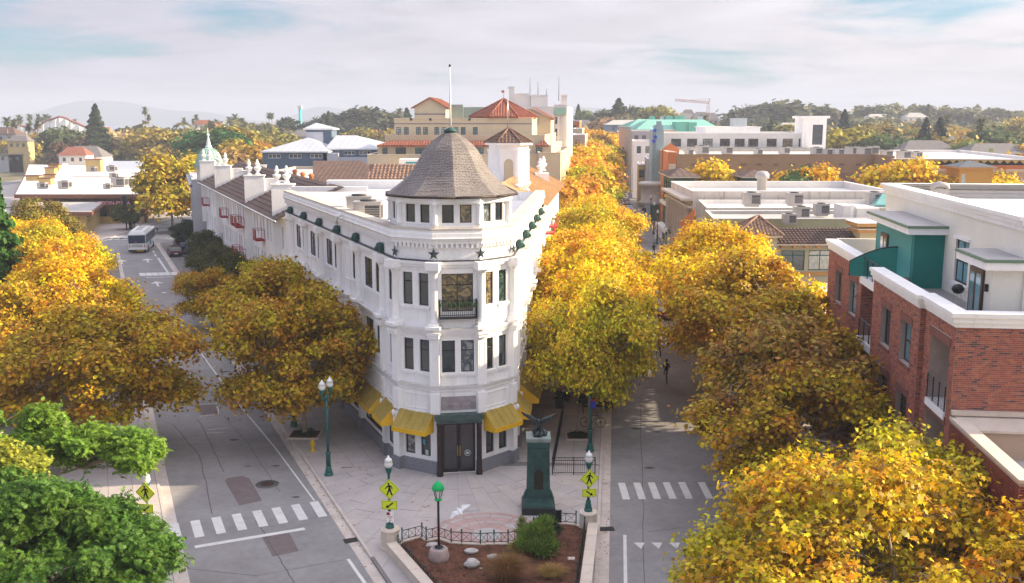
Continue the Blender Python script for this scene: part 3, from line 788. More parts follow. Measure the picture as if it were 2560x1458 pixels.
# entrance: lintel, dark columns, doors
q=MB();q.obox(mB+nB*.22,dB,1.28,.30,3.10,3.30);q.obox(mB+nB*.26,dB,1.38,.36,3.302,3.55);q.obox(mB+nB*.24,dB,1.30,.32,3.552,3.60)
for i in range(7):
 c=mB+nB*.625+dB*(-1.14+i*.38);q.obox(c,dB,.07,.01,3.36,3.50)
q.done('door_lintel',pmat('green_bronze_lintel',(0.07,0.11,0.10),0.55,0.25,2.5,0.2,metal=.2),FL)
for s in(-1,1):
 c=mB+nB*.38+dB*(s*1.13);q=MB();q.lathe([(.19,0),(.19,.22),(.15,.28),(.15,2.95),(.18,3.0),(.18,3.10)],(c.x,c.y,0),12)
 q.done('door_column',pmat('oxblood_column',(0.035,0.018,0.018),.4,.2,2),FL)
 c=mB+nB*.06+dB*(s*1.05);q=MB();q.obox(c,dB,.09,.08,0,3.05);q.done('door_jamb',M_trim,FL)
 c=mB-nB*.10+dB*(s*.47);q=MB();q.obox(c,dB,.46,.02,.02,3.02);dr=q.done('door',pmat('black_lacquer',(0.012,0.010,0.010),.25,.1,2,spec=.6),FL)
 q=MB();q.obox(c+nB*.03,dB,.34,.008,.25,2.85);q.done('pane',M_glassy,dr)
 q=MB();q.obox(c+nB*.06-dB*(s*.40),dB,.015,.02,1.0,1.6);q.done('handle',pmat('brass',(.6,.4,.12),.3,.1,3,metal=.9),dr)
c=mB-nB*.04+dB*.50;q=MB();q.tube([(c.x+dB.x*.17*math.cos(t),c.y+dB.y*.17*math.cos(t),1.15+.17*math.sin(t)) for t in[2*math.pi*i/16 for i in range(17)]],.022,5)
q.obox(c,dB,.10,.006,1.08,1.22);q.done('round_door_sign',pmat('frosted_print',(.5,.56,.56),.5,.05,2),FL)
# paper notices in the window left of the door
for(u,z,w,h,col) in((1.72,2.35,.17,.30,(.65,.7,.68)),(1.66,1.75,.16,.34,(.05,.38,.42)),(1.84,1.15,.2,.3,(.5,.6,.58))):
 d=(P2-P1).normalized();n=Vector((d.y,-d.x));c=P1+d*u-n*.085;q=MB();q.obox(c,d,w/2,.004,z-h/2,z+h/2);q.done('paper_notice',pmat('notice_%d'%int(z*100),col,.7,.05,5),FL)
# balcony
q=MB();bc=P2+dB*1.28
def railing(mb,a,b,z0,z1,n,r=.012,rr=.022,mid=()):
 a=Vector((a[0],a[1],0));b=Vector((b[0],b[1],0))
 for z in(z0,z1)+tuple(mid):mb.bar(a+Vector((0,0,z)),b+Vector((0,0,z)),rr)
 for i in range(n+1):p=a.lerp(b,i/n);mb.bar(p+Vector((0,0,z0)),p+Vector((0,0,z1)),r if 0<i<n else rr)
A_=P2+dB*.25+nB*.05;B_=A_+nB*.45;D_=P2+dB*2.31+nB*.05;C_=D_+nB*.45
q.obox(bc+nB*.28,dB,1.06,.25,9.12,9.17)
for a,b,n in((A_,B_,4),(B_,C_,18),(C_,D_,4)):railing(q,a,b,9.22,10.18,n,mid=(9.34,))
q.done('balcony',M_black,FL)
q=MB();gr_=random.Random(8)
for i in range(70):
 c=B_.lerp(C_,gr_.random())-nB*gr_.uniform(.03,.18);z=9.8+gr_.uniform(-.1,.1);dx=gr_.uniform(-.25,.25)
 q.tube([(c.x,c.y,z),(c.x+dx*.5,c.y-.1,z+.22),(c.x+dx,c.y-.22,z+gr_.uniform(-.1,.15))],[.02,.018,.004],3)
q.done('balcony_plant',pmat('plant_green',(.05,.13,.06),.6,.3,3),FL,kind='stuff')
# belvedere
def ngon(c,r,n,a0):return[Vector((c[0]+r*math.cos(math.radians(a0+360/n*i)),c[1]+r*math.sin(math.radians(a0+360/n*i)))) for i in range(n)]
TC=(-3.55,58.42)
D9=ngon(TC,3.52,9,278.8-20)
dw=MB();dops=[]
for i in range(9):
 a,b=D9[i],D9[(i+1)%9];L_=(b-a).length;oo=[(L_*.16,L_*.43,14.42,15.42),(L_*.57,L_*.84,14.42,15.42)]
 wall(dw,a,b,13.26,15.95,oo,.14)
 for o in oo:window(FL,a,b,o,.14,gm=M_glass,fw=.045)
dw.done('belvedere_wall',M_white,FL)
cl=D9+[D9[0]]
def ringband(name,n9,z0,z1,w0,w1,mats=TR,mt=0):
 b=MB();c=ngon(TC,1,9,278.8-20)
 for i in range(9):
  u0,u1=c[i]-Vector(TC),c[(i+1)%9]-Vector(TC);T=Vector(TC)
  V=lambda u,r,z:(T.x+u.x*r,T.y+u.y*r,z)
  r=3.52
  b.quad(V(u0,r+w0,z0),V(u1,r+w0,z0),V(u1,r+w1,z1),V(u0,r+w1,z1));b.quad(V(u0,r+w1,z1),V(u1,r+w1,z1),V(u1,r-.05,z1),V(u0,r-.05,z1),mt);b.quad(V(u0,r-.05,z0),V(u1,r-.05,z0),V(u1,r+w0,z0),V(u0,r+w0,z0))
 b.done(name,mats,FL)
ringband('belvedere_base',9,14.08,14.30,.06,.10,mt=1);ringband('belvedere_frieze',9,15.50,15.86,.20,.22)
for p in D9:
 v=(p-Vector(TC)).normalized();q=p+v*.06;m=MB();m.lathe([(.19,14.30),(.15,14.40),(.135,15.34),(.17,15.40),(.20,15.46),(.20,15.5)],(q.x,q.y,0),10);m.done('belvedere_column',M_trim,FL)
# bell roof: shingle courses on ten facets; each course is a real step
prof=[(3.88,15.86),(3.52,16.06),(3.16,16.32),(2.80,16.62),(2.46,16.96),(2.20,17.30),(1.98,17.66),(1.79,18.00),(1.57,18.34),(1.30,18.64),(.98,18.90),(.66,19.12),(.36,19.30)]
def pr(t):
 t*=len(prof)-1;i=min(int(t),len(prof)-2);f=t-i
 return prof[i][0]+(prof[i+1][0]-prof[i][0])*f,prof[i][1]+(prof[i+1][1]-prof[i][1])*f
NC=46;rm=MB();T=Vector(TC)
dirs=[Vector((math.cos(math.radians(277+36*i)),math.sin(math.radians(277+36*i)))) for i in range(10)]
rs_=random.Random(11)
for i in range(10):
 d0,d1=dirs[i],dirs[(i+1)%10]
 for k in range(NC):
  r0,z0=pr(k/NC);r1,z1=pr((k+1)/NC);fw=(d0-d1).length*r0;n=max(1,int(fw/.30));off=.5 if k%2 else 0
  us=[0]+[(j+off)/n for j in range(1 if not off else 0,n+(0 if not off else 1)) if 0<(j+off)/n<1]+[1]
  for j in range(len(us)-1):
   g=.010 if n>1 else 0
   e0=us[j]+(g/fw if j else 0);e1=us[j+1]-(g/fw if j<len(us)-2 else 0)
   lf=.018+rs_.uniform(0,.022)
   P=lambda u,r,z,lift:((T+(d0.lerp(d1,u))*(r+lift)).x,(T+(d0.lerp(d1,u))*(r+lift)).y,z+lift*.3)
   rm.quad(P(e0,r0,z0,lf),P(e1,r0,z0,lf),P(e1,r1,z1,.004),P(e0,r1,z1,.004))
   rm.quad(P(e0,r0,z0,0),P(e1,r0,z0,0),P(e1,r0,z0,lf),P(e0,r0,z0,lf))
shr=rm.done('shingle_roof',M_slate,FL,kind='stuff')
rm=MB()
for i in range(10):
 d0,d1=dirs[i],dirs[(i+1)%10]
 for k in range(12):
  (r0,z0),(r1,z1)=prof[k],prof[k+1];V=lambda d,r,z:(T.x+d.x*r,T.y+d.y*r,z-.004)
  rm.quad(V(d0,r0,z0),V(d1,r0,z0),V(d1,r1,z1),V(d0,r1,z1))
 V=lambda d,r,z:(T.x+d.x*r,T.y+d.y*r,z)
rm.done('roof_underlay',pmat('dark_felt',(.05,.048,.05),.9,.1,1),FL)
rm=MB();
for i in range(10):
 a=T+dirs[i]*3.92;b=T+dirs[(i+1)%10]*3.92;rm.tube([(a.x,a.y,15.84),(b.x,b.y,15.84)],.075,6)
 V=lambda d,r,z:(T.x+d.x*r,T.y+d.y*r,z)
 rm.quad(V(dirs[(i+1)%10],3.9,15.80),V(dirs[i],3.9,15.80),V(dirs[i],3.3,15.80),V(dirs[(i+1)%10],3.3,15.80),1)
rm.done('gutter',[pmat('dark_gutter',(.045,.03,.028),.5,.15,2),M_trim],FL)
rm=MB();rm.lathe([(.34,19.24),(.36,19.27),(.36,19.38),(.40,19.40),(.40,19.43),(.14,19.58),(.09,19.62)],(TC[0],TC[1],0),10);rm.done('roof_cap',M_verdigris,FL)
rm=MB();rm.tube([(TC[0],TC[1],19.7),(TC[0],TC[1],21.2),(TC[0],TC[1],23.05)],[.065,.05,.03],8);rm.lathe([(.01,23.0),(.07,23.06),(.07,23.12),(.01,23.18)],(TC[0],TC[1],0),8,1);rm.done('flagpole',[pmat('white_pole',(.75,.75,.75),.35,.03,2),M_black],FL)
# awnings
def awning(A,B,u0,u1,z1=3.62,z0=2.74,dep=.92,vz=.26):
 A=Vector((A[0],A[1]));B=Vector((B[0],B[1]));d=(B-A).normalized();n=Vector((d.y,-d.x));a=A+d*u0+n*.12;b=A+d*u1+n*.12;c=b+n*dep;e=a+n*dep
 V=lambda p,z:(p.x,p.y,z);m=MB()
 K_=5
 for k in range(K_):
  f0,f1=k/K_,(k+1)/K_;s0=-.03*math.sin(math.pi*f0);s1=-.03*math.sin(math.pi*f1)
  p,q_,r,s=e.lerp(c,f0),e.lerp(c,f1),b.lerp(a,1-f1),b.lerp(a,1-f0)
  m.bar(V(p,z0+.012),V(s,z1+.012),.012,0)
  m.quad(V(p,z0+s0*0),V(q_,z0),V(r,z1+s1),V(s,z1+s0),0)
  m.quad(V(p,z0-vz),V(q_,z0-vz),V(q_,z0),V(p,z0),1)
 m.poly([V(a,z0-vz),V(e,z0-vz),V(e,z0),V(a,z1)],1);m.poly([V(c,z0-vz),V(b,z0-vz),V(b,z1),V(c,z0)],1)
 m.bar(V(e,z0),V(c,z0),.015,1);m.bar(V(a,z1),V(e,z0),.012,1);m.bar(V(b,z1),V(c,z0),.012,1)
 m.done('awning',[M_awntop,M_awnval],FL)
awning(P1,P2,.18,2.45);awning(P3,P4,.12,2.42)
awning(LE,P1,LT-2.3,LT-.25);awning(LE,P1,LT-7.9,LT-3.0);awning(LE,P1,LT-13.0,LT-8.6)
awning(P4,RE,.3,2.6);awning(P4,RE,3.2,8.0,3.95,2.9,1.3);awning(P4,RE,8.6,13.6,3.95,2.9,1.3);awning(P4,RE,14.2,19.0,3.95,2.9,1.3)
# wall lanterns beside the awnings
for A,B,u in((LE,P1,LT-2.6),(LE,P1,LT-.05),(P4,RE,2.9),(P4,RE,8.3),(P4,RE,.1)):
 d=(B-A).normalized();n=Vector((d.y,-d.x));p=A+d*u+n*.34;m=MB();m.bar((p.x-n.x*.2,p.y-n.y*.2,3.0),(p.x,p.y,3.1),.02,1);m.lathe([(.05,3.1),(.10,3.2),(.12,3.38),(.04,3.5)],(p.x,p.y,0),8);m.done('wall_lantern',[M_globe,M_black],FL)
# ---------------------------------------------------------------- HVAC units
def hvac(w=1.2,d=1.0,h=1.0,kind=0):
 t=thing('air_conditioner','sheet metal air conditioner on a roof','air conditioner')
 m=MB();m.box(-w/2,-d/2,.12,w/2,d/2,h);m.box(-w/2-.04,-d/2-.04,h,w/2+.04,d/2+.04,h+.06);m.box(-w/2+.1,-d/2+.1,0,w/2-.1,d/2-.1,.12)
 m.box(-w/2+.02,-d/2-.015,.2,-w/2+.35*w,-d/2-.002,h-.08);m.done('casing',M_hvac,t)
 m=MB();m.box(-w*.08,-d/2-.012,.25,w/2-.06,-d/2-.004,h-.12)
 for k in range(6):z=.3+(h-.5)*k/6;m.box(-w*.08,-d/2-.03,z,w/2-.06,-d/2-.013,z+.02,1)
 m.box(w/2+.004,-d/2+.1,.25,w/2+.012,d/2-.1,h-.12);m.done('coil_grille',[M_hvacd,M_hvac],t)
 m=MB();m.lathe([(min(w,d)*.36,h+.06),(min(w,d)*.36,h+.14)],(0,0,0),12);m.done('fan_housing',M_hvacd,t)
 return t
AC=hvac()
AC.location=(-9.6,66.8,13.27);AC['label']='tall brown air conditioner left of the bell roof on the flatiron building';AC.scale=(1.5,1.2,1.35)
ac_n=[0]
def ac(loc,lab,s=(1,1,1),rz=0,group=None):
 r=dup(AC,loc,rz,lab,s);
 if group:r['group']=group
 return r
ac((-10.6,69.4,13.27),'second air conditioner behind the brown one on the flatiron roof',(1.4,1.2,1.5),.1)
ac((-7.6,69.0,13.27),'half hidden air conditioner behind the left edge of the bell roof',(1.2,1.0,1.2),-.1)
m=MB();p=Vector((-9.2,64.6));m.box(p.x-.9,p.y-.5,13.26,p.x+.9,p.y+.5,13.5);m.tube([(p.x-2.4,p.y+1.5,13.26),(p.x-2.4,p.y+1.5,13.7),(p.x-2.1,p.y+1.5,13.9)],.12,8);m.tube([(p.x+1.5,p.y-.2,13.26),(p.x+1.5,p.y-.2,13.6)],.09,8)
m.done('roof_vent',M_roofw,FL)
# ================================================================ OTHER BUILDINGS
def V3(p,z):return(p[0],p[1],z)
def block(t,pts,z0,z1,wm_,rm_=None,par=.5,ops=None,win=None,cop=None,name='wall',pt=.25):
 """footprint counter-clockwise; ops {edge: [(u0,u1,za,zb),...]}"""
 ops=ops or{};win=win or{}
 mb=MB();n=len(pts)
 for i in range(n):wall(mb,pts[i],pts[(i+1)%n],z0,z1,ops.get(i,()),.15)
 mb.done(name,wm_,t)
 for i,l in ops.items():
  for o in l:window(t,pts[i],pts[(i+1)%n],o,.15,**win)
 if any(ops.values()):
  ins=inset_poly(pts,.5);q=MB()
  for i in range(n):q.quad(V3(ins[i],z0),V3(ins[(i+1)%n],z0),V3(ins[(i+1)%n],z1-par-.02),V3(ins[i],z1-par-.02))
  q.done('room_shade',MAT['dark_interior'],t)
 if rm_:
  r=MB();I=inset_poly(pts,pt)
  if par>0:
   r.poly([V3(p,z1-par) for p in I])
   for i in range(n):
    j=(i+1)%n;r.quad(V3(I[j],z1-par),V3(I[i],z1-par),V3(I[i],z1),V3(I[j],z1))
  else:r.poly([V3(p,z1) for p in pts])
  r.done('roof',rm_,t)
  if par>0:
   O=inset_poly(pts,-.06);I2=inset_poly(pts,pt+.04);c=MB()
   for i in range(n):
    j=(i+1)%n
    c.quad(V3(O[i],z1+.10),V3(O[j],z1+.10),V3(I2[j],z1+.10),V3(I2[i],z1+.10));c.quad(V3(O[i],z1+.002),V3(O[j],z1+.002),V3(O[j],z1+.10),V3(O[i],z1+.10));c.quad(V3(I2[j],z1+.002),V3(I2[i],z1+.002),V3(I2[i],z1+.10),V3(I2[j],z1+.10))
    c.quad(V3(O[j],z1+.002),V3(O[i],z1+.002),V3(I2[i],z1+.002),V3(I2[j],z1+.002))
   c.done('parapet_coping',cop or wm_,t)
def inset_poly(pts,w):
 out=[];n=len(pts)
 for i in range(n):
  a,b,c=Vector(pts[i-1][:2]),Vector(pts[i][:2]),Vector(pts[(i+1)%n][:2]);d1=(b-a).normalized();d2=(c-b).normalized()
  n1=Vector((-d1.y,d1.x));n2=Vector((-d2.y,d2.x));m=(n1+n2)
  if m.length<1e-6:m=n1
  m.normalize();out.append(b+m*(w/max(.3,m.dot(n1))))
 return out
def rect(o,u,Lu,w,Lw):
 """corner o, along u (unit) Lu, along w Lw ; returned ccw"""
 o=Vector(o[:2]);u=Vector(u);w=Vector(w);p=[o,o+u*Lu,o+u*Lu+w*Lw,o+w*Lw]
 a=sum(p[i].x*p[(i+1)%4].y-p[(i+1)%4].x*p[i].y for i in range(4))
 return p if a>0 else[p[0],p[3],p[2],p[1]]
def row(u0,u1,n,w,za,zb):return[(u0+(u1-u0)*(i+.5)/n-w/2,u0+(u1-u0)*(i+.5)/n+w/2,za,zb) for i in range(n)]
def bandbox(t,name,a,b,z0,z1,pr,mat,ins=.02):
 a=Vector(a[:2]);b=Vector(b[:2]);d=(b-a).normalized();n=Vector((d.y,-d.x));q=[a-n*ins,b-n*ins,b+n*pr,a+n*pr]
 m=MB();m.prism([(p.x,p.y) for p in q][::-1],z0,z1);return m.done(name,mat,t)
def pyramid(t,pts,z0,apex,mat,name='roof',over=.5,sp=.42,r=.09,step=None,fas=None,hips=True):
 O=inset_poly(pts,-over);m=MB();n=len(O);ap=Vector(apex)
 for i in range(n):m.poly([V3(O[i],z0),V3(O[(i+1)%n],z0),ap])
 ro=m.done(name,mat,t);m=MB()
 for i in range(n):ribs(m,[V3(O[i],z0),V3(O[(i+1)%n],z0),ap],(0,1),sp,r,0,step)
 if hips:
  for i in range(n):m.tube([Vector(V3(O[i],z0+.05)),ap+Vector((0,0,.08))],r*1.2,5)
 m.done('tile_rows',mat,ro,kind='stuff')
 m=MB();m.prism([(p.x,p.y) for p in inset_poly(pts,-over+.05)],z0-.22,z0-.02);m.done('eave_fascia',fas or M_trim,t)
def hip(t,pts,z0,r0,r1,mat,seams=None,name='roof',over=.4,tile=False,sp=.6,rr=.03):
 """pts ccw rectangle, ridge from r0 to r1 (3D); edges 0 and 2 run along the ridge"""
 O=[Vector(V3(p,z0)) for p in inset_poly(pts,-over)];r0,r1=Vector(r0),Vector(r1)
 F=[[O[0],O[1],r1,r0],[O[1],O[2],r1],[O[2],O[3],r0,r1],[O[3],O[0],r0]]
 m=MB()
 for f in F:m.poly(f)
 ro=m.done(name,mat,t);m=MB()
 for f in F:ribs(m,f,(0,1),sp,rr if not tile else .1)
 m.done('tile_rows' if tile else 'standing_seams',seams or mat,ro,kind='stuff')
 m=MB();m.prism([(p.x,p.y) for p in inset_poly(pts,-over+.05)],z0-.2,z0-.02);m.done('eave_fascia',M_trim,t)
# ---- hotel behind the flatiron
HT=thing('hotel','long white hotel with brown tile roofs, firewalls with urns and red balconies','building',(-30,110,0))
HL=[Vector((lfx(y),y)) for y in(85.85,142)]
HR0=Vector((RE.x+.02,86.15));HR1=Vector((RE.x+.09*34,120))
A,B=HL[1],HL[0];Lh=(B-A).length
hops=[]
fw_y=[89.5,104,126.5,141.3]
fu=lambda y:(142-y)/(142-85.85)*Lh
rh=random.Random(2)
u=1.2;k=0
while u<Lh-1.5:
 if all(abs(u+.5-fu(y))>.9 for y in fw_y):
  for z0,z1 in((8.7,10.7),(5.3,7.3),(2.0,4.0)):hops.append((u,u+.85,z0,z1))
 u+=1.55 if k%2==0 else 2.25;k+=1
mb=MB();wall(mb,A,B,0,11.5,hops,.15);wall(mb,B,HR0,0,13.8);wall(mb,HR0,HR1,0,12.5);wall(mb,HR1,A,0,12.5)
mb.done('wall',M_white,HT)
for o in hops:window(HT,A,B,o,.15,gm=M_glassw,fm=M_wframe,nz=2,fw=.06)
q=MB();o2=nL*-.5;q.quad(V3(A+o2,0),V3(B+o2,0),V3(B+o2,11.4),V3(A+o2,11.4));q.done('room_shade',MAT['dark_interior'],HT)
inw=Vector((0.985,0.17)).normalized()
ys=[87.2,89.5-.0,104,126.5,142.0]
def strip_roof(y0,y1,zt=14.3,dep=6.0):
 a=Vector((lfx(y0),y0))+nL*.9;b=Vector((lfx(y1),y1))+nL*.9;c=b+inw*dep;d=a+inw*dep
 P=[V3(a,11.45),V3(b,11.45),V3(c,zt),V3(d,zt)]
 m=MB();m.poly(P[::-1]);m.quad(V3(a,11.25),V3(a,11.45),V3(b,11.45),V3(b,11.25));ro=m.done('tile_roof',M_btile,HT)
 m=MB();n=Vector(P[1])-Vector(P[0]);rows=11
 for k in range(rows):
  f0,f1=k/rows,(k+1)/rows;L0=Vector(P[0]).lerp(Vector(P[3]),f0);R0=Vector(P[1]).lerp(Vector(P[2]),f0);L1=Vector(P[0]).lerp(Vector(P[3]),f1);R1=Vector(P[1]).lerp(Vector(P[2]),f1)
  u=Vector((0,0,.09));m.quad(R0+u,L0+u,L1+u*.15,R1+u*.15);m.quad(L0+u,R0+u,R0,L0)
 m.done('tile_course',M_btile,ro,kind='stuff')
 m=MB();m.tube([Vector(P[0])+Vector((0,0,-.05)),Vector(P[1])+Vector((0,0,-.05))],.09,6);m.done('gutter',M_trim,HT)
strip_roof(86.6,104);strip_roof(104.3,126.5);strip_roof(126.8,141.9)
def urn():
 m=MB();m.lathe([(.34,0),(.34,.15),(.18,.25),(.16,.4),(.42,.75),(.50,.95),(.42,1.05),(.20,1.12),(.22,1.25),(.30,1.45),(.16,1.75),(.12,1.95),(.06,2.05)],(0,0,0),8,smooth=False);return m.mesh('urn_finial',M_trim)
urm=urn()
for i,y in enumerate(fw_y):
 a=Vector((lfx(y),y))+nL*.55;dI=inw;n=Vector((-dI.y,dI.x))
 dep=20 if y<130 else 9
 m=MB();w=.28
 def seg(u0,u1,z0,z1,hw=.28):
  c=a+dI*((u0+u1)/2);m.obox(c,dI,(u1-u0)/2,hw,z0,z1)
 seg(.0,2.0,6,14.35,.45);seg(-.06,2.1,14.352,14.46,.52);seg(2.0,3.4,9,14.1);seg(3.4,dep,9,13.75);seg(3.35,dep+.1,13.752,13.83,.36)
 m.done('firewall',M_white,HT)
 for s in(0,1):
  c=a+dI*(.5+s*.85);put('urn_finial',urm,HT,V3(c,14.462)).scale=(.8,.8,.78)
# flat roofs and back roofs of the hotel
q=MB();q.poly([V3(p,12.4) for p in(HL[0]+inw*4.8,HR0,HR1,HL[1]+inw*5)]);q.done('roof',M_roofw,HT)
m=MB();a=at(690,418,14.6);pA=[V3(HL[0]+inw*6+dL*18,13.6),V3(HL[0]+inw*15+dL*16,13.6),V3(HL[0]+inw*13+dL*26,15.6),V3(HL[0]+inw*8+dL*27,15.6)]
m.poly(pA);ribs(m,pA,(0,1),.5,.05);m.done('back_tile_roof',M_btile,HT)
m=MB();m.box(-17,92,12.3,-1.5,93,14.6);m.box(-19.5,88.6,12.3,-12.8,89,14.25);m.done('roof_wall',M_white,HT)
pB=[(-13.6,93.4,14.62),(-7.4,93.4,14.62),(-7.4,96.0,15.9),(-13.2,96.0,15.9)]
m=MB();m.poly(pB);m.poly([(-13.6,96.1,12.4),(-7.4,96.1,12.4),(-7.4,96.1,15.9),(-13.6,96.1,15.9)][::-1]);ribs(m,pB,(0,1),.36,.11,0,.42);m.done('barrel_tile_roof',pmat('mixed_clay_tile',(.25,.16,.12),.8,.35,3,grime=.5,gcol=(.08,.05,.045)),HT)
# balconies
for y,z in((92,5.3),(97.5,8.7),(109.5,8.7),(112,8.7),(109.5,5.3),(112.0,5.3),(121,8.7),(138,8.7)):
 p=Vector((lfx(y),y))+nL*.02;m=MB();c=p+nL*.45;m.obox(c,dL,.9,.42,z-.25,z-.12)
 a,b=p-dL*.9+nL*.85,p+dL*.9+nL*.85
 railing(m,a,b,z-.12,z+.85,8);railing(m,p-dL*.9,a,z-.12,z+.85,3);railing(m,b,p+dL*.9,z-.12,z+.85,3)
 m.obox(p+nL*.87-dL*.45,dL,.4,.015,z-.1,z+.8)
 m.done('red_balcony',M_red,HT)
for px,py in((718,430),(737,432),(757,440),(778,444)):
 p=at(px,py,14.3);m=MB();m.lathe([(.2,0),(.22,.5),(.3,.55),(.3,.65),(.1,.8)],(p.x,p.y,13.9),8);m.done('orange_vent',M_orange,HT)
# right-hand wing: ochre wall, red balconies
q=MB();
for i,(y0,y1) in enumerate(((92,94),(98,100))):
 a=Vector((RE.x+.09*(y0-86)+.02,y0));b=Vector((RE.x+.09*(y1-86)+.02,y1));m=MB();c=(a+b)/2+nR*.4;m.obox(c,dR,1,.4,9.6,9.75);railing(m,a+nR*.8,b+nR*.8,9.75,10.7,8);m.done('red_balcony',M_red,HT)
m=MB();P=[(RE.x+.6,88,12.55),(RE.x+.09*34+.8,120,12.55),(RE.x+.09*34-3.5,120,14.6),(RE.x-3.5,88,14.6)];m.poly(P);ribs(m,P,(0,1),.5,.06);m.done('tile_roof',pmat('sunny_tile',(.40,.24,.12),.8,.2,2),HT)
for px,py,y in((1350,400,112),(1358,394,113.5),(1297,452,91),(1307,448,92),(1316,444,93)):
 x=xat(px,y,14);put('urn_finial',urm,HT,(x,y,zat(py+33,y)+.0)).scale=(.9,.9,.8)
m=MB();m.box(xat(1338,112,13),111.5,11,xat(1372,112,13),113.8,14.2);m.done('firewall',M_white,HT)
m=MB();m.box(xat(1290,91,13),90.6,12,xat(1322,92,13),93.4,zat(484,91));m.done('firewall',M_white,HT)
# white campanile
CT=thing('bell_tower','white hotel tower with an arched opening and brown pyramid tile roof behind the slate roof','tower',(-.35,101,12.4))
tc_=Vector((xat(1272,101,15),101.0));w=1.95
oc=[tc_+Vector(v)*w for v in((-.5,-1),(.5,-1),(1,-.5),(1,.5),(.5,1),(-.5,1),(-1,.5),(-1,-.5))]
zt_=zat(357,99.2)
m=MB()
for i in range(8):
 a,b=oc[i],oc[(i+1)%8];L_=(b-a).length
 o=[(L_*.5-.45,L_*.5+.45,13.6,16.3)] if i in(0,4) else[]
 wall(m,a,b,11.8,zt_,o,.3)
 if o:
  d=(b-a).normalized();n=Vector((d.y,-d.x));c=a+d*(L_*.5);
  for k in range(6):
   t0,t1=math.pi*k/6,math.pi*(k+1)/6;P=lambda t,z=None:(c.x+d.x*.45*math.cos(t)+n.x*.002,c.y+d.y*.45*math.cos(t)+n.y*.002,15.85+.45*math.sin(t) if z is None else z)
   m.quad(P(t0),P(t1),P(t1,16.3),P(t0,16.3))
m.done('wall',M_white,CT)
for i in(0,2,4,6):
 a,b=oc[i],oc[(i+1)%8]
 for f in(.12,.88):
  c=a.lerp(b,f);d=(b-a).normalized();n=Vector((d.y,-d.x));q=MB();q.obox(c+n*.05,d,.15,.08,13.9,17.0);q.obox(c+n*.07,d,.2,.12,17.0,17.2);q.done('pilaster',M_trim,CT)
q=MB();railing(q,oc[0]+Vector((.5,-.03)),oc[1]+Vector((-.5,-.03)),13.3,14.2,9,.02,.03);q.done('brown_railing',M_rtile,CT)
q=MB();q.box(tc_.x-1.2,tc_.y-1.2,12.4,tc_.x+1.2,tc_.y+1.2,13.3);q.done('belfry_floor',M_white,CT)
q=MB();q.prism([(p.x,p.y) for p in inset_poly(oc,-.25)],12.9,13.15);q.done('string_course',M_trim,CT)
pyramid(CT,oc,zt_,(tc_.x,tc_.y,zat(322,101)),pmat('aged_brown_tile',(.17,.105,.08),.8,.3,3),over=.45,sp=.36,r=.09,step=.5)
q=MB();q.tube([(tc_.x-.1,tc_.y,zat(324,101)),(tc_.x-.1,tc_.y,zat(238,101))],[.06,.035],6);q.done('flagpole',M_steel,CT)
# ---- big cream building
CB=thing('civic_building','stepped cream building with red tile eaves, gabled penthouse and octagonal tower','building',(-8,150,0))
M_crm=pmat('cream_render',(0.56,0.47,0.335),0.8,0.06,0.4,0.08,streak=.15,scol=(.35,.28,.2));M_crmt=pmat('cream_trim',(0.60,0.52,0.40),.75,.05,.5)
def tier(x0,x1,Y,Y1,z0,ztop,wins_=(),win=None,par=.5,name='wall',rpx=None):
 a=Vector((xat(x0,Y,ztop),Y));b=Vector((xat(x1,Y,ztop),Y));pts=[a,b,Vector((b.x+(Y1-Y)*.1,Y1)),Vector((a.x,Y1))]
 ops={0:[(xat(p0,Y,z)-a.x,xat(p1,Y,z)-a.x,z,zz) for p0,p1,z,zz in wins_]}
 block(CB,pts,z0,ztop,M_crm,M_roofg,par,ops,win or dict(fm=M_brownfr,gm=M_glassb,nx=2,nz=3,fw=.07),M_crmt,name);return pts
t1=tier(918,1396,150,190,0,zat(388,150),[(1040+0,1062,zat(432,150),zat(424,150)),(935,962,zat(425,150),zat(417,150))])
t2z=zat(363,153)
t2=tier(944,1378,153,190,zat(392,153),t2z,[(956,969,zat(388,153),zat(369,153)),(989,1015,zat(388,153),zat(369,153)),(1038,1064,zat(388,153),zat(369,153)),(1191,1209,zat(388,153),zat(369,153)),(1340,1356,zat(382,153),zat(366,153))],par=0)
for x0,x1 in((942,1222),(1338,1372)):
 a=Vector((xat(x0,152.2,t2z),152.2));b=Vector((xat(x1,152.2,t2z),152.2));zt2=zat(352,155.2);P=[V3(a,t2z),V3(b,t2z),(b.x-(1.2 if x1>1300 else .0),155.2,zt2),(a.x+1.6,155.2,zt2)]
 m=MB();m.poly(P);m.quad(V3(a,t2z-.25),V3(b,t2z-.25),P[1],P[0]);m.poly([P[0],P[3],(a.x+1.6,158,zt2),(a.x,158,t2z)][::-1]);ro=m.done('red_tile_eave',M_rtile,CB);m=MB();ribs(m,P,(0,1),.42,.10,0,.8);m.done('tile_rows',M_rtile,ro,kind='stuff')
t3=tier(962,1362,155.3,190,t2z,zat(339,155.3))
z4=zat(297,157);w0,w1=zat(337,157),zat(318,157)
t4=tier(985,1330,157,190,zat(345,157),z4,[(x,x+12,w0,w1) for x in(991,1010,1040,1058,1086,1104,1134,1152,1182)])
a,b=t4[0],t4[1];bandbox(CB,'string_course',a,b,w1+.45,w1+.58,.05,pmat('mauve_trim',(.20,.16,.2),.8,.1,1))
for x in(1028,1076,1126,1174):
 q=MB();X=xat(x,157,19.5);q.box(X-.18,156.9,w1+1.0,X+.18,157.0,w1+1.35);q.done('wall_lamp',M_bronze,CB)
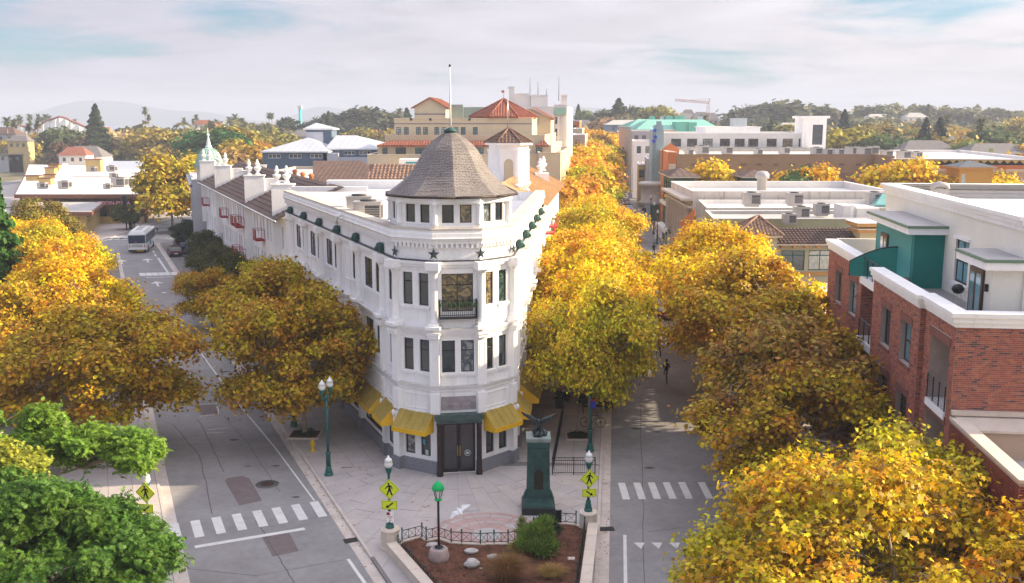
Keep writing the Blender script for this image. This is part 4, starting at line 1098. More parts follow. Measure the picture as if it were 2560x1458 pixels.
# gable penthouse
Yg=163;gx0,gx1=xat(1036,Yg,22),xat(1114,Yg,22);ze,za=zat(267,Yg),zat(246,Yg);gm_=(gx0+gx1)/2
m=MB();wall(m,(gx0,Yg),(gx1,Yg),z4-.6,ze);m.poly([(gx0,Yg,ze),(gx1,Yg,ze),(gm_,Yg,za)]);wall(m,(gx1,Yg),(gx1+.8,Yg+14),z4-.6,ze);wall(m,(gx0,Yg+14),(gx0,Yg),z4-.6,ze);m.done('gable_wall',M_crm,CB)
for s,xe in((-1,gx0-.5),(1,gx1+.5)):
 P=[(xe,Yg-.5,ze-.22),(xe+.8,Yg+14,ze-.22),(gm_+.8,Yg+14,za+.15),(gm_,Yg-.5,za+.15)]
 m=MB();m.poly(P);m.quad((xe,Yg-.5,ze-.4),P[0],P[3],(gm_,Yg-.5,za-.05));ribs(m,P,(0,1),.45,.1);m.done('gable_tile_roof',M_rtile,CB)
q=MB();q.lathe([(.8,-.06),(.8,.06)],(0,0,0),20);ob=q.done('round_window',pmat('blue_disc',(.22,.32,.42),.4,.05,1),CB);ob.rotation_euler=(math.radians(90),0,0);ob.location=Vector((gm_,Yg-.06,ze+.35))-org(CB)
bandbox(CB,'string_course',(gx0,Yg),(gx1,Yg),ze-1.25,ze-1.08,.05,MAT['mauve_trim'])
# grey plant enclosure
q=MB();q.box(xat(1116,170,22),170,z4-.5,xat(1215,170,22),176,zat(268,170));q.box(xat(1122,172,22),169,z4-.5,xat(1160,172,22),169.9,zat(262,170))
q.done('plant_screen',pmat('grey_green_panel',(.28,.33,.30),.6,.08,.5),CB)
# octagonal tower
oz=zat(292,158);oc8=ngon((xat(1259,162,20),162),4.7,8,247.5);ap=(xat(1259,162,23),162,zat(248,162))
m=MB();cops={}
for i in range(8):
 a,b=oc8[i],oc8[(i+1)%8];L_=(b-a).length;oo=row(.25,L_-.25,4,.55,zat(338,158),zat(322,158)) if i in(0,1,7) else[]
 wall(m,a,b,z4-6,oz,oo,.15)
 for o in oo:window(CB,a,b,o,.15,fm=M_brownfr,gm=M_glassb,fw=.05)
 if oo:
  d=(b-a).normalized();n=Vector((d.y,-d.x))
  for o in oo:
   c=a+d*((o[0]+o[1])/2);q=MB();q.tube([V3(c+n*.03+d*(.32*math.cos(t)),o[3]+.3*math.sin(t)) for t in[math.pi*k/6 for k in range(7)]],.05,4);q.poly([V3(c+n*.02+d*(.29*math.cos(t)),o[3]+.28*math.sin(t)) for t in[math.pi*k/6 for k in range(7)]],1);q.done('window_arch',[M_crmt,M_glassb],CB)
  c=(a+b)/2+n*.04;q=MB();q.tube([V3(c+d*(.3*math.cos(t)),oz-1.5+.3*math.sin(t)) for t in[math.pi*k/5 for k in range(11)]],.07,4);q.done('medallion',pmat('gilt',(.6,.42,.08),.5,.1,2),CB)
m.done('octagon_wall',M_crm,CB)
q=MB();q.prism([(p.x,p.y) for p in inset_poly(oc8,-.25)],zat(345,158),zat(341,158));q.done('string_course',M_crmt,CB)
pyramid(CB,oc8,oz,ap,M_rtile,over=1.1,sp=.42,r=.12,fas=M_rtile)
q=MB();q.tube([ap,(ap[0],ap[1],ap[2]+1.4)],.04,4);q.box(ap[0]-.35,ap[1]-.05,ap[2]+1.0,ap[0]+.1,ap[1]+.05,ap[2]+1.35);q.done('weathervane',M_orange,CB)
# right gable wing
m=MB();x0,x1=xat(1318,168,20),xat(1377,168,20);zz0,zz1=zat(295,168),zat(272,168)
m.poly([(x0,168,12),(x1,168,12),(x1,168,zz0),(xat(1330,168,20),168,zz1),(x0,168,zz1)]);wall(m,(x1,168),(x1+1,180),12,zz0);m.done('gable_wall',M_crm,CB)
m=MB();P=[(x1+.4,167.4,zz0-.2),(x1+1.4,180,zz0-.2),(xat(1330,168,20)+1,180,zz1+.2),(xat(1330,168,20),167.4,zz1+.2)];m.poly(P);ribs(m,P,(0,1),.4,.1);m.done('gable_tile_roof',M_rtile,CB)
# street front wing facing the right street
sx0=xat(1396,150,12);oo=[];
wing=[Vector((xat(1345,150,12),148)),Vector((sx0+.2,148)),Vector((sx0+3.6,182)),Vector((xat(1345,150,12),182))]
block(CB,wing,0,zat(383,148),M_crm,M_roofg,.5,{1:row(1,33,9,1.6,10,12.4)+row(1,33,9,1.6,5.6,8)},dict(fm=M_brownfr,gm=M_glassb,nx=2,fw=.08),M_crmt,'wing_wall')
# ---- tall white tower block
TB=thing('tower_block','tall white office block with stepped roof and masts behind the cream building','building',(4,190,0))
x0,x1=xat(1300,186,20),xat(1418,186,20)
pts=[Vector((x0,186)),Vector((x1,186)),Vector((x1+2.2,206)),Vector((x0,206))]
wz=[(zat(310,186)-0,zat(293,186)),(zat(340,186),zat(322,186)),(zat(369,186),zat(350,186))]
ux=xat(1388,186,20)-x0
block(TB,pts,0,zat(268,186),pmat('cool_white_render',(.72,.68,.66),.75,.04,.4,.05,streak=.12,scol=(.5,.45,.42)),M_roofw,.6,{0:[(ux,ux+.9,a_,b_) for a_,b_ in wz],1:[o for zz in(2,6,10,14,18) for o in row(1,19,5,1.2,zz,zz+2)]},dict(fm=M_brownfr,gm=M_glass,nz=2,fw=.07))
W2=MAT['cool_white_render']
bz=zat(268,186)-.6
for(a,b,c,d,nm) in((1275,1325,190,236,'plant_room'),(1327,1369,189,240,'plant_room'),(1388,1417,187,264,'stair_head'),(1405,1417,187.5,240,'chimney'),(1272,1286,189.5,219,'chimney')):
 q=MB();q.box(xat(a,c,23),c,bz,xat(b,c,23),c+6,zat(d,c));q.box(xat(a,c,23)-.12,c-.12,zat(d,c)+.002,xat(b,c,23)+.12,c+6.1,zat(d,c)+.2);q.done(nm,W2,TB)
for px,a,b in((1397,252,190),(1325,236,196),(1366,240,222),(1345,238,205)):
 q=MB();X=xat(px,192,25);q.tube([(X,192,zat(a,192)),(X,192,zat(b,192))],[.07,.03],4);q.done('mast',M_bronze,TB)
q=MB();X=xat(1388+12,186,22);q.box(X-1.1,185.7,zat(283,186)-.4,X+1.1,185.95,zat(270,186));q.box(X-.7,185.5,zat(287,186),X+.7,185.69,zat(275,186));q.done('carved_panel',M_verdpale,TB)
for px in(1382,1396,1411):q=MB();X=xat(px,186,15);q.box(X-.22,185.8,0,X+.22,185.98,zat(284,186));q.done('pilaster',W2,TB)
# ---- blue-grey building
BG=thing('blue_warehouse','blue grey metal sided building with pale hipped roofs and a stair tower','building',(-40,190,0))
M_blu=pmat('blue_grey_siding',(0.115,0.165,0.225),.6,.08,.25,.05,streak=.2,scol=(.25,.29,.33));M_blr=pmat('pale_metal_roof',(.50,.53,.58),.4,.07,.15,metal=.3);M_bpan=pmat('pale_grey_panel',(.55,.56,.63),.6,.04,.3)
Yb=186;a=Vector((xat(657,Yb,12),Yb));b=Vector((xat(818,Yb,12),Yb));zE=zat(379,Yb)
zz=(zat(396,Yb),zat(385,Yb));pts=[a,b,Vector((b.x,Yb+24)),Vector((a.x,Yb+24))]
def wp(p,q_):return(xat(p,Yb,12)-a.x,xat(q_,Yb,12)-a.x)
block(BG,pts,0,zE,M_blu,None,0,{0:[(*wp(671,702),*zz),(*wp(723,755),*zz),(*wp(776,807),*zz)]},dict(fm=M_wframe,gm=M_glass,nx=3,fw=.10))
hip(BG,[pts[i] for i in(1,2,3,0)],zE,(xat(762,Yb+9,16),Yb+12,zat(345,Yb+9)),(xat(762,Yb+9,16)+.1,Yb+12.1,zat(345,Yb+9)),M_blr,sp=1.2,rr=.05)
q=MB();q.box(xat(779,Yb,10),Yb-.08,4,xat(806,Yb,10),Yb-.01,zat(406,Yb));q.done('roller_door',pmat('slate_door',(.12,.16,.2),.5,.1,.5),BG)
Yc=190;a=Vector((xat(819,Yc,12),Yc));b=Vector((xat(942,Yc,12),Yc));zE2=zat(372,Yc);zz=(zat(388,Yc),zat(377,Yc));pts=[a,b,Vector((b.x+1,Yc+24)),Vector((a.x,Yc+24))]
block(BG,pts,0,zE2,M_blu,None,0,{0:[(xat(860,Yc,12)-a.x,xat(889,Yc,12)-a.x,*zz),(xat(899,Yc,12)-a.x,xat(928,Yc,12)-a.x,*zz)]},dict(fm=M_wframe,gm=M_glass,nx=3,fw=.10),name='wing_wall')
hip(BG,[pts[i] for i in(0,1,2,3)],zE2,(xat(836,Yc+9,16),Yc+11,zat(339,Yc+9)),(xat(886,Yc+9,16),Yc+11,zat(339,Yc+9)),M_blr,sp=1.2,rr=.05)
q=MB();q.box(xat(819,Yc,10),Yc-4,0,xat(850,Yc,10),Yc-.1,zat(384,Yc-4));q.box(xat(850,Yc,10),Yc-.5,0,xat(935,Yc,10),Yc-.05,zat(393,Yc));q.done('pale_annex',M_bpan,BG)
tp=[Vector((xat(765,200,17),200)),Vector((xat(829,200,17),200)),Vector((xat(829,200,17),206)),Vector((xat(765,200,17),206))]
block(BG,tp,12,zat(322,200),M_blu,None,0,name='tower_wall');q=MB();q.box(tp[0].x-.05,199.8,13,xat(808,200,17),199.97,zat(330,200));q.done('pale_panel',M_bpan,BG)
pyramid(BG,tp,zat(322,200),((tp[0].x+tp[1].x)/2-1,203,zat(307,203)),M_blr,over=.5,sp=1.2,r=.04,hips=False)
# low beige roof wall and lorry behind the hotel
LW=thing('service_building','low beige flat roofed building in front of the blue warehouse','building',(-22,150,0))
block(LW,[Vector((xat(690,138,12),138)),Vector((xat(925,138,12),138)),Vector((xat(925,138,12),150)),Vector((xat(690,138,12),150))],0,zat(428,138),M_crm,M_roofg,.4)
q=MB();X=xat(835,139,12);q.box(X,139,zat(432,139),xat(867,139,12),141,zat(414,139));q.box(xat(900,139,12),139,zat(432,139),xat(925,139,12),141,zat(416,139));q.done('roof_hatch',pmat('yellow_ochre',(.5,.36,.14),.8,.1,1),LW)
TRK=thing('box_trailer','white box trailer on the roof deck in front of the cream building','trailer',(xat(1020,146,13),146,12.5))
q=MB();q.box(xat(998,145,13),145,zat(424,145),xat(1050,145,13),148,zat(398,145));q.done('cargo_box',M_trim,TRK)
q=MB();
for k in range(2):q.lathe([(.3,-.1),(.3,.1)],(0,0,0),8)
q.box(xat(998,145,13)+.1,145.1,zat(426,145),xat(1050,145,13)-.1,147.9,zat(424,145)-.002);q.done('chassis',M_black,TRK)
q=MB();X=xat(1030,145,13);q.box(X-.9,144.96,zat(409,145),X+.9,144.995,zat(405,145));q.done('stripe_logo',pmat('teal_print',(.02,.3,.35),.5,.05,1),TRK)
# ---- green-domed building at the far end of the hotel
DB=thing('domed_building','grey corner building with a pale green copper dome and finial','building',(-45,150,0))
M_gry=pmat('warm_grey_render',(.42,.42,.45),.8,.06,.4,.08)
a=at(478,455,11.2);A=Vector((xat(474,165,11),165));B=Vector((lfx(143.2)-1.6,143.2));c=B+Vector((12,1));d=A+Vector((14,0))
block(DB,[A,B,c,d],0,11.6,M_gry,M_roofw,.3,{0:row(.5,(B-A).length-.5,7,1.6,1.5,9.2)},dict(fm=M_dkframe,gm=M_glassb,nx=2,nz=4,fw=.1))
bandbox(DB,'cornice',A,B,10.3,10.6,.35,M_gry);bandbox(DB,'cornice',A,B,11.0,11.3,.55,M_gry)
dx,dy_=xat(524,152,13),152;
q=MB();q.lathe([(1.9,9.5),(1.9,13.0),(2.15,13.0),(2.15,13.2)],(dx,dy_,0),16,smooth=False);q.done('dome_drum',M_gry,DB)
q=MB();q.lathe([(2.25,13.2),(2.05,13.5),(1.85,14.1),(1.62,14.8),(1.25,15.4),(.75,15.85),(.3,16.05)],(dx,dy_,0),24)
for k in range(24):
 t=2*math.pi*k/24;q.tube([(dx+math.cos(t)*r,dy_+math.sin(t)*r,z) for r,z in((2.27,13.2),(1.87,14.1),(1.64,14.8),(1.27,15.42),(.77,15.87))],.035,3)
q.done('dome',M_verdpale,DB)
q=MB();q.lathe([(.5,15.95),(.5,16.2),(.28,16.45),(.34,16.6),(.16,17.2),(.09,17.7),(.22,17.85),(.22,17.98),(.06,18.1),(.03,18.9)],(dx,dy_,0),10);q.box(dx-.28,dy_-.03,18.3,dx+.28,dy_+.03,18.37);q.done('finial',M_trim,DB)
# ---- brick apartment building on the right
BB=thing('brick_apartments','red brick apartment building with white cornice, recessed balconies and cream penthouse','building',(17.71,38.99,0))
M_mort=pmat('mortar',(0.44,0.35,0.31),0.9,0.1,2.0)
M_brk=[pmat('brick_%s'%n,c,0.85,0.18,6.0,0.2) for n,c in(('red',(0.36,0.105,0.07)),('orange',(0.42,0.15,0.085)),('brown',(0.27,0.095,0.07)),('plum',(0.13,0.065,0.065)))]
M_cpent=pmat('pale_penthouse_render',(0.80,0.77,0.69),.75,.04,.5,.08);M_teal=pmat('teal_render',(0.014,0.20,0.17),.65,.05,.6);M_teal2=pmat('light_teal_render',(0.05,0.27,0.26),.65,.05,.6)
Fc=Vector((17.71,38.99));Ff=Vector((20.48,64.03));Fd=(Ff-Fc).normalized();Fn=Vector((-Fd.y,Fd.x))
rb=random.Random(4)
def bricks(mb,A,B,z0,z1,ops,bl=.235,ch=.085,skip=None,emit=None):
 """courses of real bricks on wall A->B (outward to the right), skipping openings"""
 A=Vector(A[:2]);B=Vector(B[:2]);d=(B-A);L_=d.length;d.normalize();n=Vector((d.y,-d.x));k=0;z=z0
 while z+ch<z1+.01:
  u=-(bl/2 if k%2 else 0)
  while u<L_:
   a,b=max(0,u)+.006,min(L_,u+bl)-.006
   spans=[(a,b)]
   for o in ops:
    if o[2]-.02<z+ch/2<o[3]+.02:
     ns=[]
     for s in spans:
      if s[1]<=o[0] or s[0]>=o[1]:ns.append(s)
      else:
       if s[0]<o[0]:ns.append((s[0],o[0]-.004))
       if s[1]>o[1]:ns.append((o[1]+.004,s[1]))
     spans=ns
   for a,b in spans:
    if b-a<.03:continue
    pr=.012+rb.uniform(-.003,.004);m=rb.choices((0,1,2,3),(5,3,2.2,1))[0]
    p0,p1=A+d*a,A+d*b;q0,q1=p0+n*pr,p1+n*pr;zz=z+ch-.019
    vs=[V3(p0,z),V3(p1,z),V3(q1,z),V3(q0,z),V3(p0,zz),V3(p1,zz),V3(q1,zz),V3(q0,zz)]
    fs=[(3,2,6,7),(7,6,5,4),(0,1,2,3),(0,3,7,4),(2,1,5,6)]
    if emit is not None:emit.append((vs,fs,m,(a+b)/2,z))
    else:mb.add(vs,fs,m)
   u+=bl
  z+=ch;k+=1
Lb=(Ff-Fc).length
rows=[(8.9,10.85),(5.5,7.5),(2.2,4.2)]
U=lambda u:Lb-u
bw={}
pB0,pB1,pC1=4.15,12.5,16.1
segs=[(0,pB0,0.0,'A'),(pB0,pB1,0.22,'B'),(pB1,pC1,-1.5,'C'),(pC1,Lb,0.0,'D')]
wl=MB();bk=MB()
for u0,u1,pr,k in segs:
 A=Fc+Fd*u1+Fn*pr;B=Fc+Fd*u0+Fn*pr;ops_=[]
 if k=='A':ops_=[(u1-3.2,u1-.62,z-.15,z+2.75) for z in(8.2,4.9,1.5)]
 if k=='B':ops_=[(u1-c-.9,u1-c+.9,*r) for c in(6.2,9.75) for r in rows]
 if k=='D':ops_=[(u1-c-.95,u1-c+.95,*r) for c in(18.1,22.0) for r in rows]
 if k=='C':
  wall(wl,A,B,0,11.4,[],.1);q=MB();continue
 wall(wl,A,B,0,12.0,ops_,.32 if k!='A' else 1.6)
 lint=[(o[0]-.12,o[1]+.12,o[3],o[3]+.36) for o in ops_]+[(o[0]-.1,o[1]+.1,o[2]-.16,o[2]) for o in ops_] if k!='A' else[(o[0]-.1,o[1]+.1,o[3],o[3]+.36) for o in ops_]
 bricks(bk,A,B,1.0,11.95,ops_+lint)
 for o in(ops_ if k!='A' else[]):window(BB,A,B,o,.30,gm=M_glassb if rb.random()<.35 else M_glass,nx=2,nz=2,fw=.08)
 for o in lint:
  d=(B-A).normalized();n=Vector((d.y,-d.x));c=A+d*((o[0]+o[1])/2);q=MB();q.obox(c+n*.02,d,(o[1]-o[0])/2,.025,o[2]+.005,o[3]-.005);q.done('soldier_lintel' if o[3]-o[2]>.2 else 'brick_sill',pmat('rose_brick',(.21,.085,.07),.85,.15,4,.1),BB)
# returns
for u,a,b in((pB0,0,.22),(pB1,.22,-1.5),(pC1,-1.5,0)):
 p=Fc+Fd*u+Fn*a;q_=Fc+Fd*u+Fn*b
 A,B=(p,q_) if a>b else(q_,p)
 if u==pB0 or u==pC1:A,B=(Fc+Fd*u+Fn*max(a,b),Fc+Fd*u+Fn*min(a,b))
 if u==pC1:A,B=B,A
 wl.quad(V3(A,0),V3(B,0),V3(B,12),V3(A,12));
 if u==pC1:bricks(bk,B,A,1.0,11.9,[])
 elif u==pB1:bricks(bk,B,A,1.0,11.9,[])
 else:bricks(bk,A,B,1.0,11.9,[])
bk.done('brick_face',M_brk,BB,kind='stuff')
# end wall, facing the camera: single bricks
Ed=Vector((0.9940,-0.1096));Ee=Fc+Ed*14
wl.quad(V3(Fc,0),V3(Ee,0),V3(Ee,12),V3(Fc,12));em=[];bricks(None,Fc,Ee,8.45,11.95,[],emit=em)
em.sort(key=lambda e:e[3]);nb=0;rest=MB()
bmesh_cache={}
for vs,fs,m,u,z in em:
 if u>4.6:continue
 if nb<296 and u<2.05:
  w=round(Vector(vs[0][:2]).__sub__(Vector(vs[1][:2])).length,3);key=(w,m)
  if key not in bmesh_cache:
   c=MB();o=vs[0];c.add([(v[0]-o[0],v[1]-o[1],v[2]-o[2]) for v in vs],fs);bmesh_cache[key]=c.mesh('brick',M_brk[m])
  put('brick',bmesh_cache[key],BB,vs[0]);nb+=1
 else:rest.add(vs,fs,m)
rest.done('brick_course',M_brk,BB,kind='stuff')
wl.quad(V3(Ff,0),V3(Ff+Ed*14,0),V3(Ff+Ed*14,12),V3(Ff,12)[:3])
wl.done('wall',M_mort,BB)
# white cornice / parapet, following the bays
def capline(pts,z0,z1,pr,mat=M_trim,name='parapet_cornice',inn=.45):
 m=MB();band(m,pts,z0,z1,pr,pr,-inn);m.done(name,[mat,mat],BB)
cA=[Fc+Fd*pB1+Fn*.22,Fc+Fd*pB0+Fn*.22,Fc+Fd*pB0,Fc,Fc+Ed*14]
cD=[Ff,Fc+Fd*pC1]
for c in(cA,cD):capline(c,11.9,12.1,.10);capline(c,12.1,12.32,.20);capline(c,12.32,12.5,.28)
# deck, penthouse
q=MB();q.poly([V3(p,11.5) for p in(Fc+Fn*-.3,Fc+Ed*14,Ff+Ed*14,Ff+Fn*-.3)]);q.done('roof_deck',pmat('grey_deck',(.26,.255,.25),.85,.08,.6),BB)
q=MB();a,b=Ff-Fn*.4,Ff+Ed*4;q.obox((a+b)/2-Fd*.2,Ed,(b-a).length/2,.12,11.5,12.55);q.done('terrace_wall',M_cpent,BB)
for z in(11.4,8.0,4.65):
 c=Fc+Fd*((pB1+pC1)/2);q=MB();q.obox(c-Fn*.72,Fd,(pC1-pB1)/2-.02,.85,z-.28,z+.12);q.done('balcony_slab',M_trim,BB)
 q=MB();a=Fc+Fd*(pB1+.06)+Fn*.02;b=Fc+Fd*(pC1-.06)+Fn*.02
 for k in range(9):q.bar(V3(a,z+.22+k*.11),V3(b,z+.22+k*.11),.012)
 for k in range(4):p=a.lerp(b,k/3);q.bar(V3(p,z+.12),V3(p,z+1.15),.03)
 q.bar(V3(a,z+1.17),V3(b,z+1.17),.03);q.done('balcony_railing',M_black,BB)
 if z<11:q=MB();q.obox(c-Fn*1.44,Fd,.7,.04,z+.12,z+2.4);q.done('balcony_door',M_teal,BB)
 if z<11:
  zz=z+.2;a=Fc+Fd*.7+Fn*.03;b=Fc+Fd*3.12+Fn*.03;q=MB();q.obox((a+b)/2-Fn*.7,Fd,1.28,.75,zz-.35,zz-.05);q.done('balcony_slab',M_trim,BB);q=MB()
  for k in range(9):q.bar(V3(a,zz+.08+k*.11),V3(b,zz+.08+k*.11),.012)
  for k in range(4):p=a.lerp(b,k/3);q.bar(V3(p,zz),V3(p,zz+1.05),.03)
  q.done('balcony_railing',M_black,BB)
  q=MB();q.obox((a+b)/2-Fn*1.55,Fd,1.3,.03,zz-.04,zz+2.7);q.done('loggia_wall',pmat('taupe_render',(.26,.23,.20),.8,.06,1),BB)
PX=lambda Y:16.47+.11*Y
Pf=Vector((PX(62.4),62.4));Pn=Vector((PX(40.3),40.3));wd=Vector((1,-.11)).normalized()
def pu(Y):return(Vector((PX(Y),Y))-Pf).length
pen=[Pf,Pn,Pn+wd*12,Pf+wd*12]
block(BB,pen,11.5,16.0,M_cpent,M_roofw,.7,{0:[(pu(61.8),pu(60.0),12.35,14.5),(pu(48.9),pu(47.0),12.2,14.3)]},dict(gm=M_glassb,nx=2,nz=2,fw=.09),M_trim,'penthouse_wall')
for z0,z1,pr in((15.55,15.8,.12),(15.8,16.0,.24),(16.0,16.16,.34)):
 m=MB();band(m,[Pf+wd*12,Pf,Pn][0:3],z0,z1,pr,pr,-.5);m.done('penthouse_cornice',[M_trim,M_trim],BB)
for y0,y1,z0,z1 in((61.8,60.0,12.35,14.5),(48.9,47.0,12.2,14.3)):
 for za,zb,e in((z0-.2,z0-.02,.15),(z1+.02,z1+.16,.12)):
  a,b=Vector((PX(y0),y0)),Vector((PX(y1),y1));d=(b-a).normalized();n=Vector((d.y,-d.x));q=MB();q.obox((a+b)/2+n*.04,d,(b-a).length/2+e,.06,za,zb);q.done('window_trim',M_trim,BB)
def pbay(Y0,Y1,dep,z1,mat,name,mat2=None,can=.45):
 a,b=Vector((PX(Y0),Y0)),Vector((PX(Y1),Y1));d=(b-a).normalized();n=Vector((d.y,-d.x));o=[a+n*dep,b+n*dep,b-n*.05,a-n*.05]
 q=MB();q.prism([(p.x,p.y) for p in o][::1],11.5,z1);q.done(name,mat,BB)
 if mat2:q=MB();q.obox((a+b)/2+n*(dep+.01),d,(b-a).length/2-.3,.02,11.55,z1-.1);q.done('bay_panel',mat2,BB)
 o=[a-d*can+n*(dep+can),b+d*can+n*(dep+can),b+d*can-n*.02,a-d*can-n*.02]
 q=MB();q.prism([(p.x,p.y) for p in o],z1+.005,z1+.32);q.done('canopy_fascia',M_trim,BB)
 q=MB();q.prism([(p.x,p.y) for p in[a-d*(can+.06)+n*(dep+can+.06),b+d*(can+.06)+n*(dep+can+.06),b+d*(can+.06),a-d*(can+.06)]],z1+.325,z1+.43);q.done('canopy_edge',pmat('sage_trim',(.14,.23,.15),.6,.05,1),BB)
 q=MB();q.prism([(p.x,p.y) for p in o],z1+.435,z1+.46);q.done('canopy_top',M_roofg,BB)
 return a,b,d,n
a,b,d,n=pbay(58.3,50.6,1.5,14.3,M_teal,'teal_bay',M_teal2)
def pdoor(c,d,n,z,w=1.5,h=2.2,lite=M_glassb):
 q=MB();q.obox(c+n*.03,d,w/2,.05,z,z+h);dr=q.done('terrace_door',M_brownfr,BB)
 for s in(-1,1):q=MB();q.obox(c+n*.09+d*(s*w*.24),d,w*.17,.006,z+.15,z+h-.2);q.done('pane',lite,dr)
pdoor(a+d*2.2+n*1.54,d,n,11.52,lite=M_glassw)
a,b,d,n=pbay(43.2,40.4,1.2,14.0,M_cpent,'cream_bay');pdoor(a+d*1.15+n*1.22,d,n,11.52,1.6,2.3)
q=MB();c=a+d*2.35+n*1.26;q.obox(c,d,.09,.08,13.0,13.3);q.done('wall_light',M_black,BB)
# curved teal privacy screen
a=Vector((PX(53.4),53.4))+Vector((-1.45,.16));q=MB();vs=[]
sd_=Vector((-1,.11)).normalized()
sd_=Vector((-.80,.60));N_=8;top=[12.3+.95*math.sin(math.pi/2*(1-k/N_))**1 for k in range(N_+1)]
for k in range(N_):
 p,r=a+sd_*(2.6*k/N_),a+sd_*(2.6*(k+1)/N_);w_=Vector((sd_.y,-sd_.x))*.03
 q.add([V3(p-w_,11.5),V3(r-w_,11.5),V3(r+w_,11.5),V3(p+w_,11.5),V3(p-w_,top[k]),V3(r-w_,top[k+1]),V3(r+w_,top[k+1]),V3(p+w_,top[k])],[(0,3,2,1),(4,5,6,7),(0,1,5,4),(1,2,6,5),(2,3,7,6),(3,0,4,7)])
q.done('privacy_screen',M_teal,BB)
q=MB();q.tube([V3(a,11.5),V3(a,top[0])]+[V3(a+sd_*(2.6*k/N_),top[k]+.02) for k in range(N_+1)]+[V3(a+sd_*2.6,11.5)],.045,5);q.bar(V3(a,12.2),V3(a+sd_*2.6,12.2),.035);q.done('screen_frame',M_black,BB)
# kettle barbecue
p=at(2394,738,11.95);kb=thing('kettle_barbecue','small black kettle barbecue on the brick building roof terrace','barbecue',(p.x,p.y,11.51))
q=MB();q.lathe([(.05,.50),(.20,.56),(.28,.70),(.29,.74),(.27,.80),(.18,.92),(.04,.97)],(p.x,p.y,11.51),14);q.done('bowl',M_black,kb)
for k in range(3):t=k*2.1;q=MB();q.bar((p.x+.12*math.cos(t),p.y+.12*math.sin(t),12.06),(p.x+.26*math.cos(t),p.y+.26*math.sin(t),11.51),.014);q.done('leg',M_steel,kb)
# roof bits
for k in range(5):
 q=MB();X=25.5+k*.8;q.lathe([(.1,0),(.1,.5+.2*(k%2)),(.16,.55+.2*(k%2))],(X,47-k*.7,15.3),8);q.done('vent_pipe',M_roofw,BB)
q=MB();q.box(24.3,57.6,15.3,25.1,58.2,16.1);q.tube([(24.3,57.9,16.1),(24.35,57.9,16.3),(24.7,57.9,16.38),(25.05,57.9,16.3),(25.1,57.9,16.1)],.2,6);q.done('roof_hatch',M_hvac,BB)
# lower wing with brick parapet
WG=thing('brick_wing','low brick wing with a stone capped parapet in front of the apartment building','building',(17.3,36,0))
wA=Fc-Fd*.02;wB=Fc-Fd*7.3;wC=wB+Ed*12
q=MB();wall(q,wA,wB,0,8.1);wall(q,wB,wC,0,8.1);q.quad(V3(wB-Fn*.5,6.8),V3(wC,6.8),V3(wC,8.1),V3(wB-Fn*.5,8.1));q.quad(V3(wA-Fn*.45,6.8),V3(wB-Fn*.45,6.8),V3(wB-Fn*.45,8.1),V3(wA-Fn*.45,8.1));q.done('wall',M_mort,WG)
dk=[pmat('glazed_brick_%d'%i,c,.5,.2,5,.1) for i,c in enumerate(((.20,.035,.03),(.17,.03,.028),(.14,.028,.028),(.23,.05,.04)))]
q=MB();bricks(q,wA,wB,3.0,8.08,[],.25,.10);bricks(q,wB,wB+Ed*5,3.0,8.08,[],.25,.10);q.done('brick_face',dk,WG,kind='stuff')
q=MB();band(q,[wA,wB,wC],8.1,8.22,.04,.04,-.52);q.done('parapet_coping',[M_cream,M_cream],WG)
q=MB();q.poly([V3(p,6.8) for p in(wA,wB,wC,wC+Fd*7.3)]);q.done('roof',M_roofg,WG)
q=MB();a=Fc-Fd*1.0-Fn*.5;b=a+Ed*12;q.quad(V3(a,6.8),V3(b,6.8),V3(b,8.0),V3(a,8.0));q.done('tan_wall',pmat('tan_render',(.46,.35,.27),.8,.05,.5),WG)
q=MB();q.quad(V3(a-Fd*.12,8.0),V3(b-Fd*.12,8.0),V3(Fc+Ed*12-Fd*.03,8.32),V3(Fc-Fd*.03,8.32));q.quad(V3(a-Fd*.12,7.9),V3(b-Fd*.12,7.9),V3(b-Fd*.12,8.0),V3(a-Fd*.12,8.0));q.prism([(p.x,p.y) for p in(Fc-Fd*.25,Fc+Ed*12-Fd*.25,Fc+Ed*12-Fd*.02,Fc-Fd*.02)],8.33,8.5);q.done('ledge_flashing',M_cream,WG)
q=MB();p=wB+Ed*1.8+Fd*1.5;q.box(p.x,p.y,6.8,p.x+2.2,p.y+1.0,7.5);q.done('roof_vent',M_hvac,WG)
# ---- further buildings down the right side
def simple(name,label,pts,z1,wm_,rm_=M_roofw,par=.5,ops=None,win=None,cop=None,z0=0):
 c=sum((Vector(p[:2]) for p in pts),Vector((0,0)))/len(pts);t=thing(name,label,'building',(c.x,c.y,z0));block(t,[Vector(p[:2]) for p in pts],z0,z1,wm_,rm_,par,ops,win,cop);return t
def fpts(x0,x1,Y0,Y1,z,sk=.1):return[(xat(x0,Y0,z),Y0),(xat(x1,Y0,z),Y0),(xat(x1,Y0,z)+sk*(Y1-Y0),Y1),(xat(x0,Y0,z)+sk*(Y1-Y0),Y1)]
t=simple('solar_shop','low white roofed shop with pale roof panels beyond the brick apartments',[(23.4,66.5),(50,64),(52,94),(25.6,90)],5.2,M_trim,M_roofw,.35,cop=M_cream)
for j in range(3):
 for i in range(5):m=MB();x,y=26.6+i*1.9+j*.25,72+j*5.2;m.add([(x,y,4.98),(x+1.75,y,4.98),(x+1.85,y+4.6,5.12),(x+.1,y+4.6,5.12)],[(0,1,2,3)]);m.done('solar_panel',pmat('pale_panel_glass',(.50,.50,.49),.25,.05,1),t)
m=MB();m.prism([(23.3,66.5),(23.2,66.5),(25.4,90),(25.6,90)],4.6,5.25);m.done('red_fascia',M_red,t)
m=MB();m.add([(22.2,66,4.4),(23.35,66,5.0),(25.5,90,5.0),(24.4,90,4.4)],[(0,1,2,3)]);m.done('awning_roof',M_cream,t)
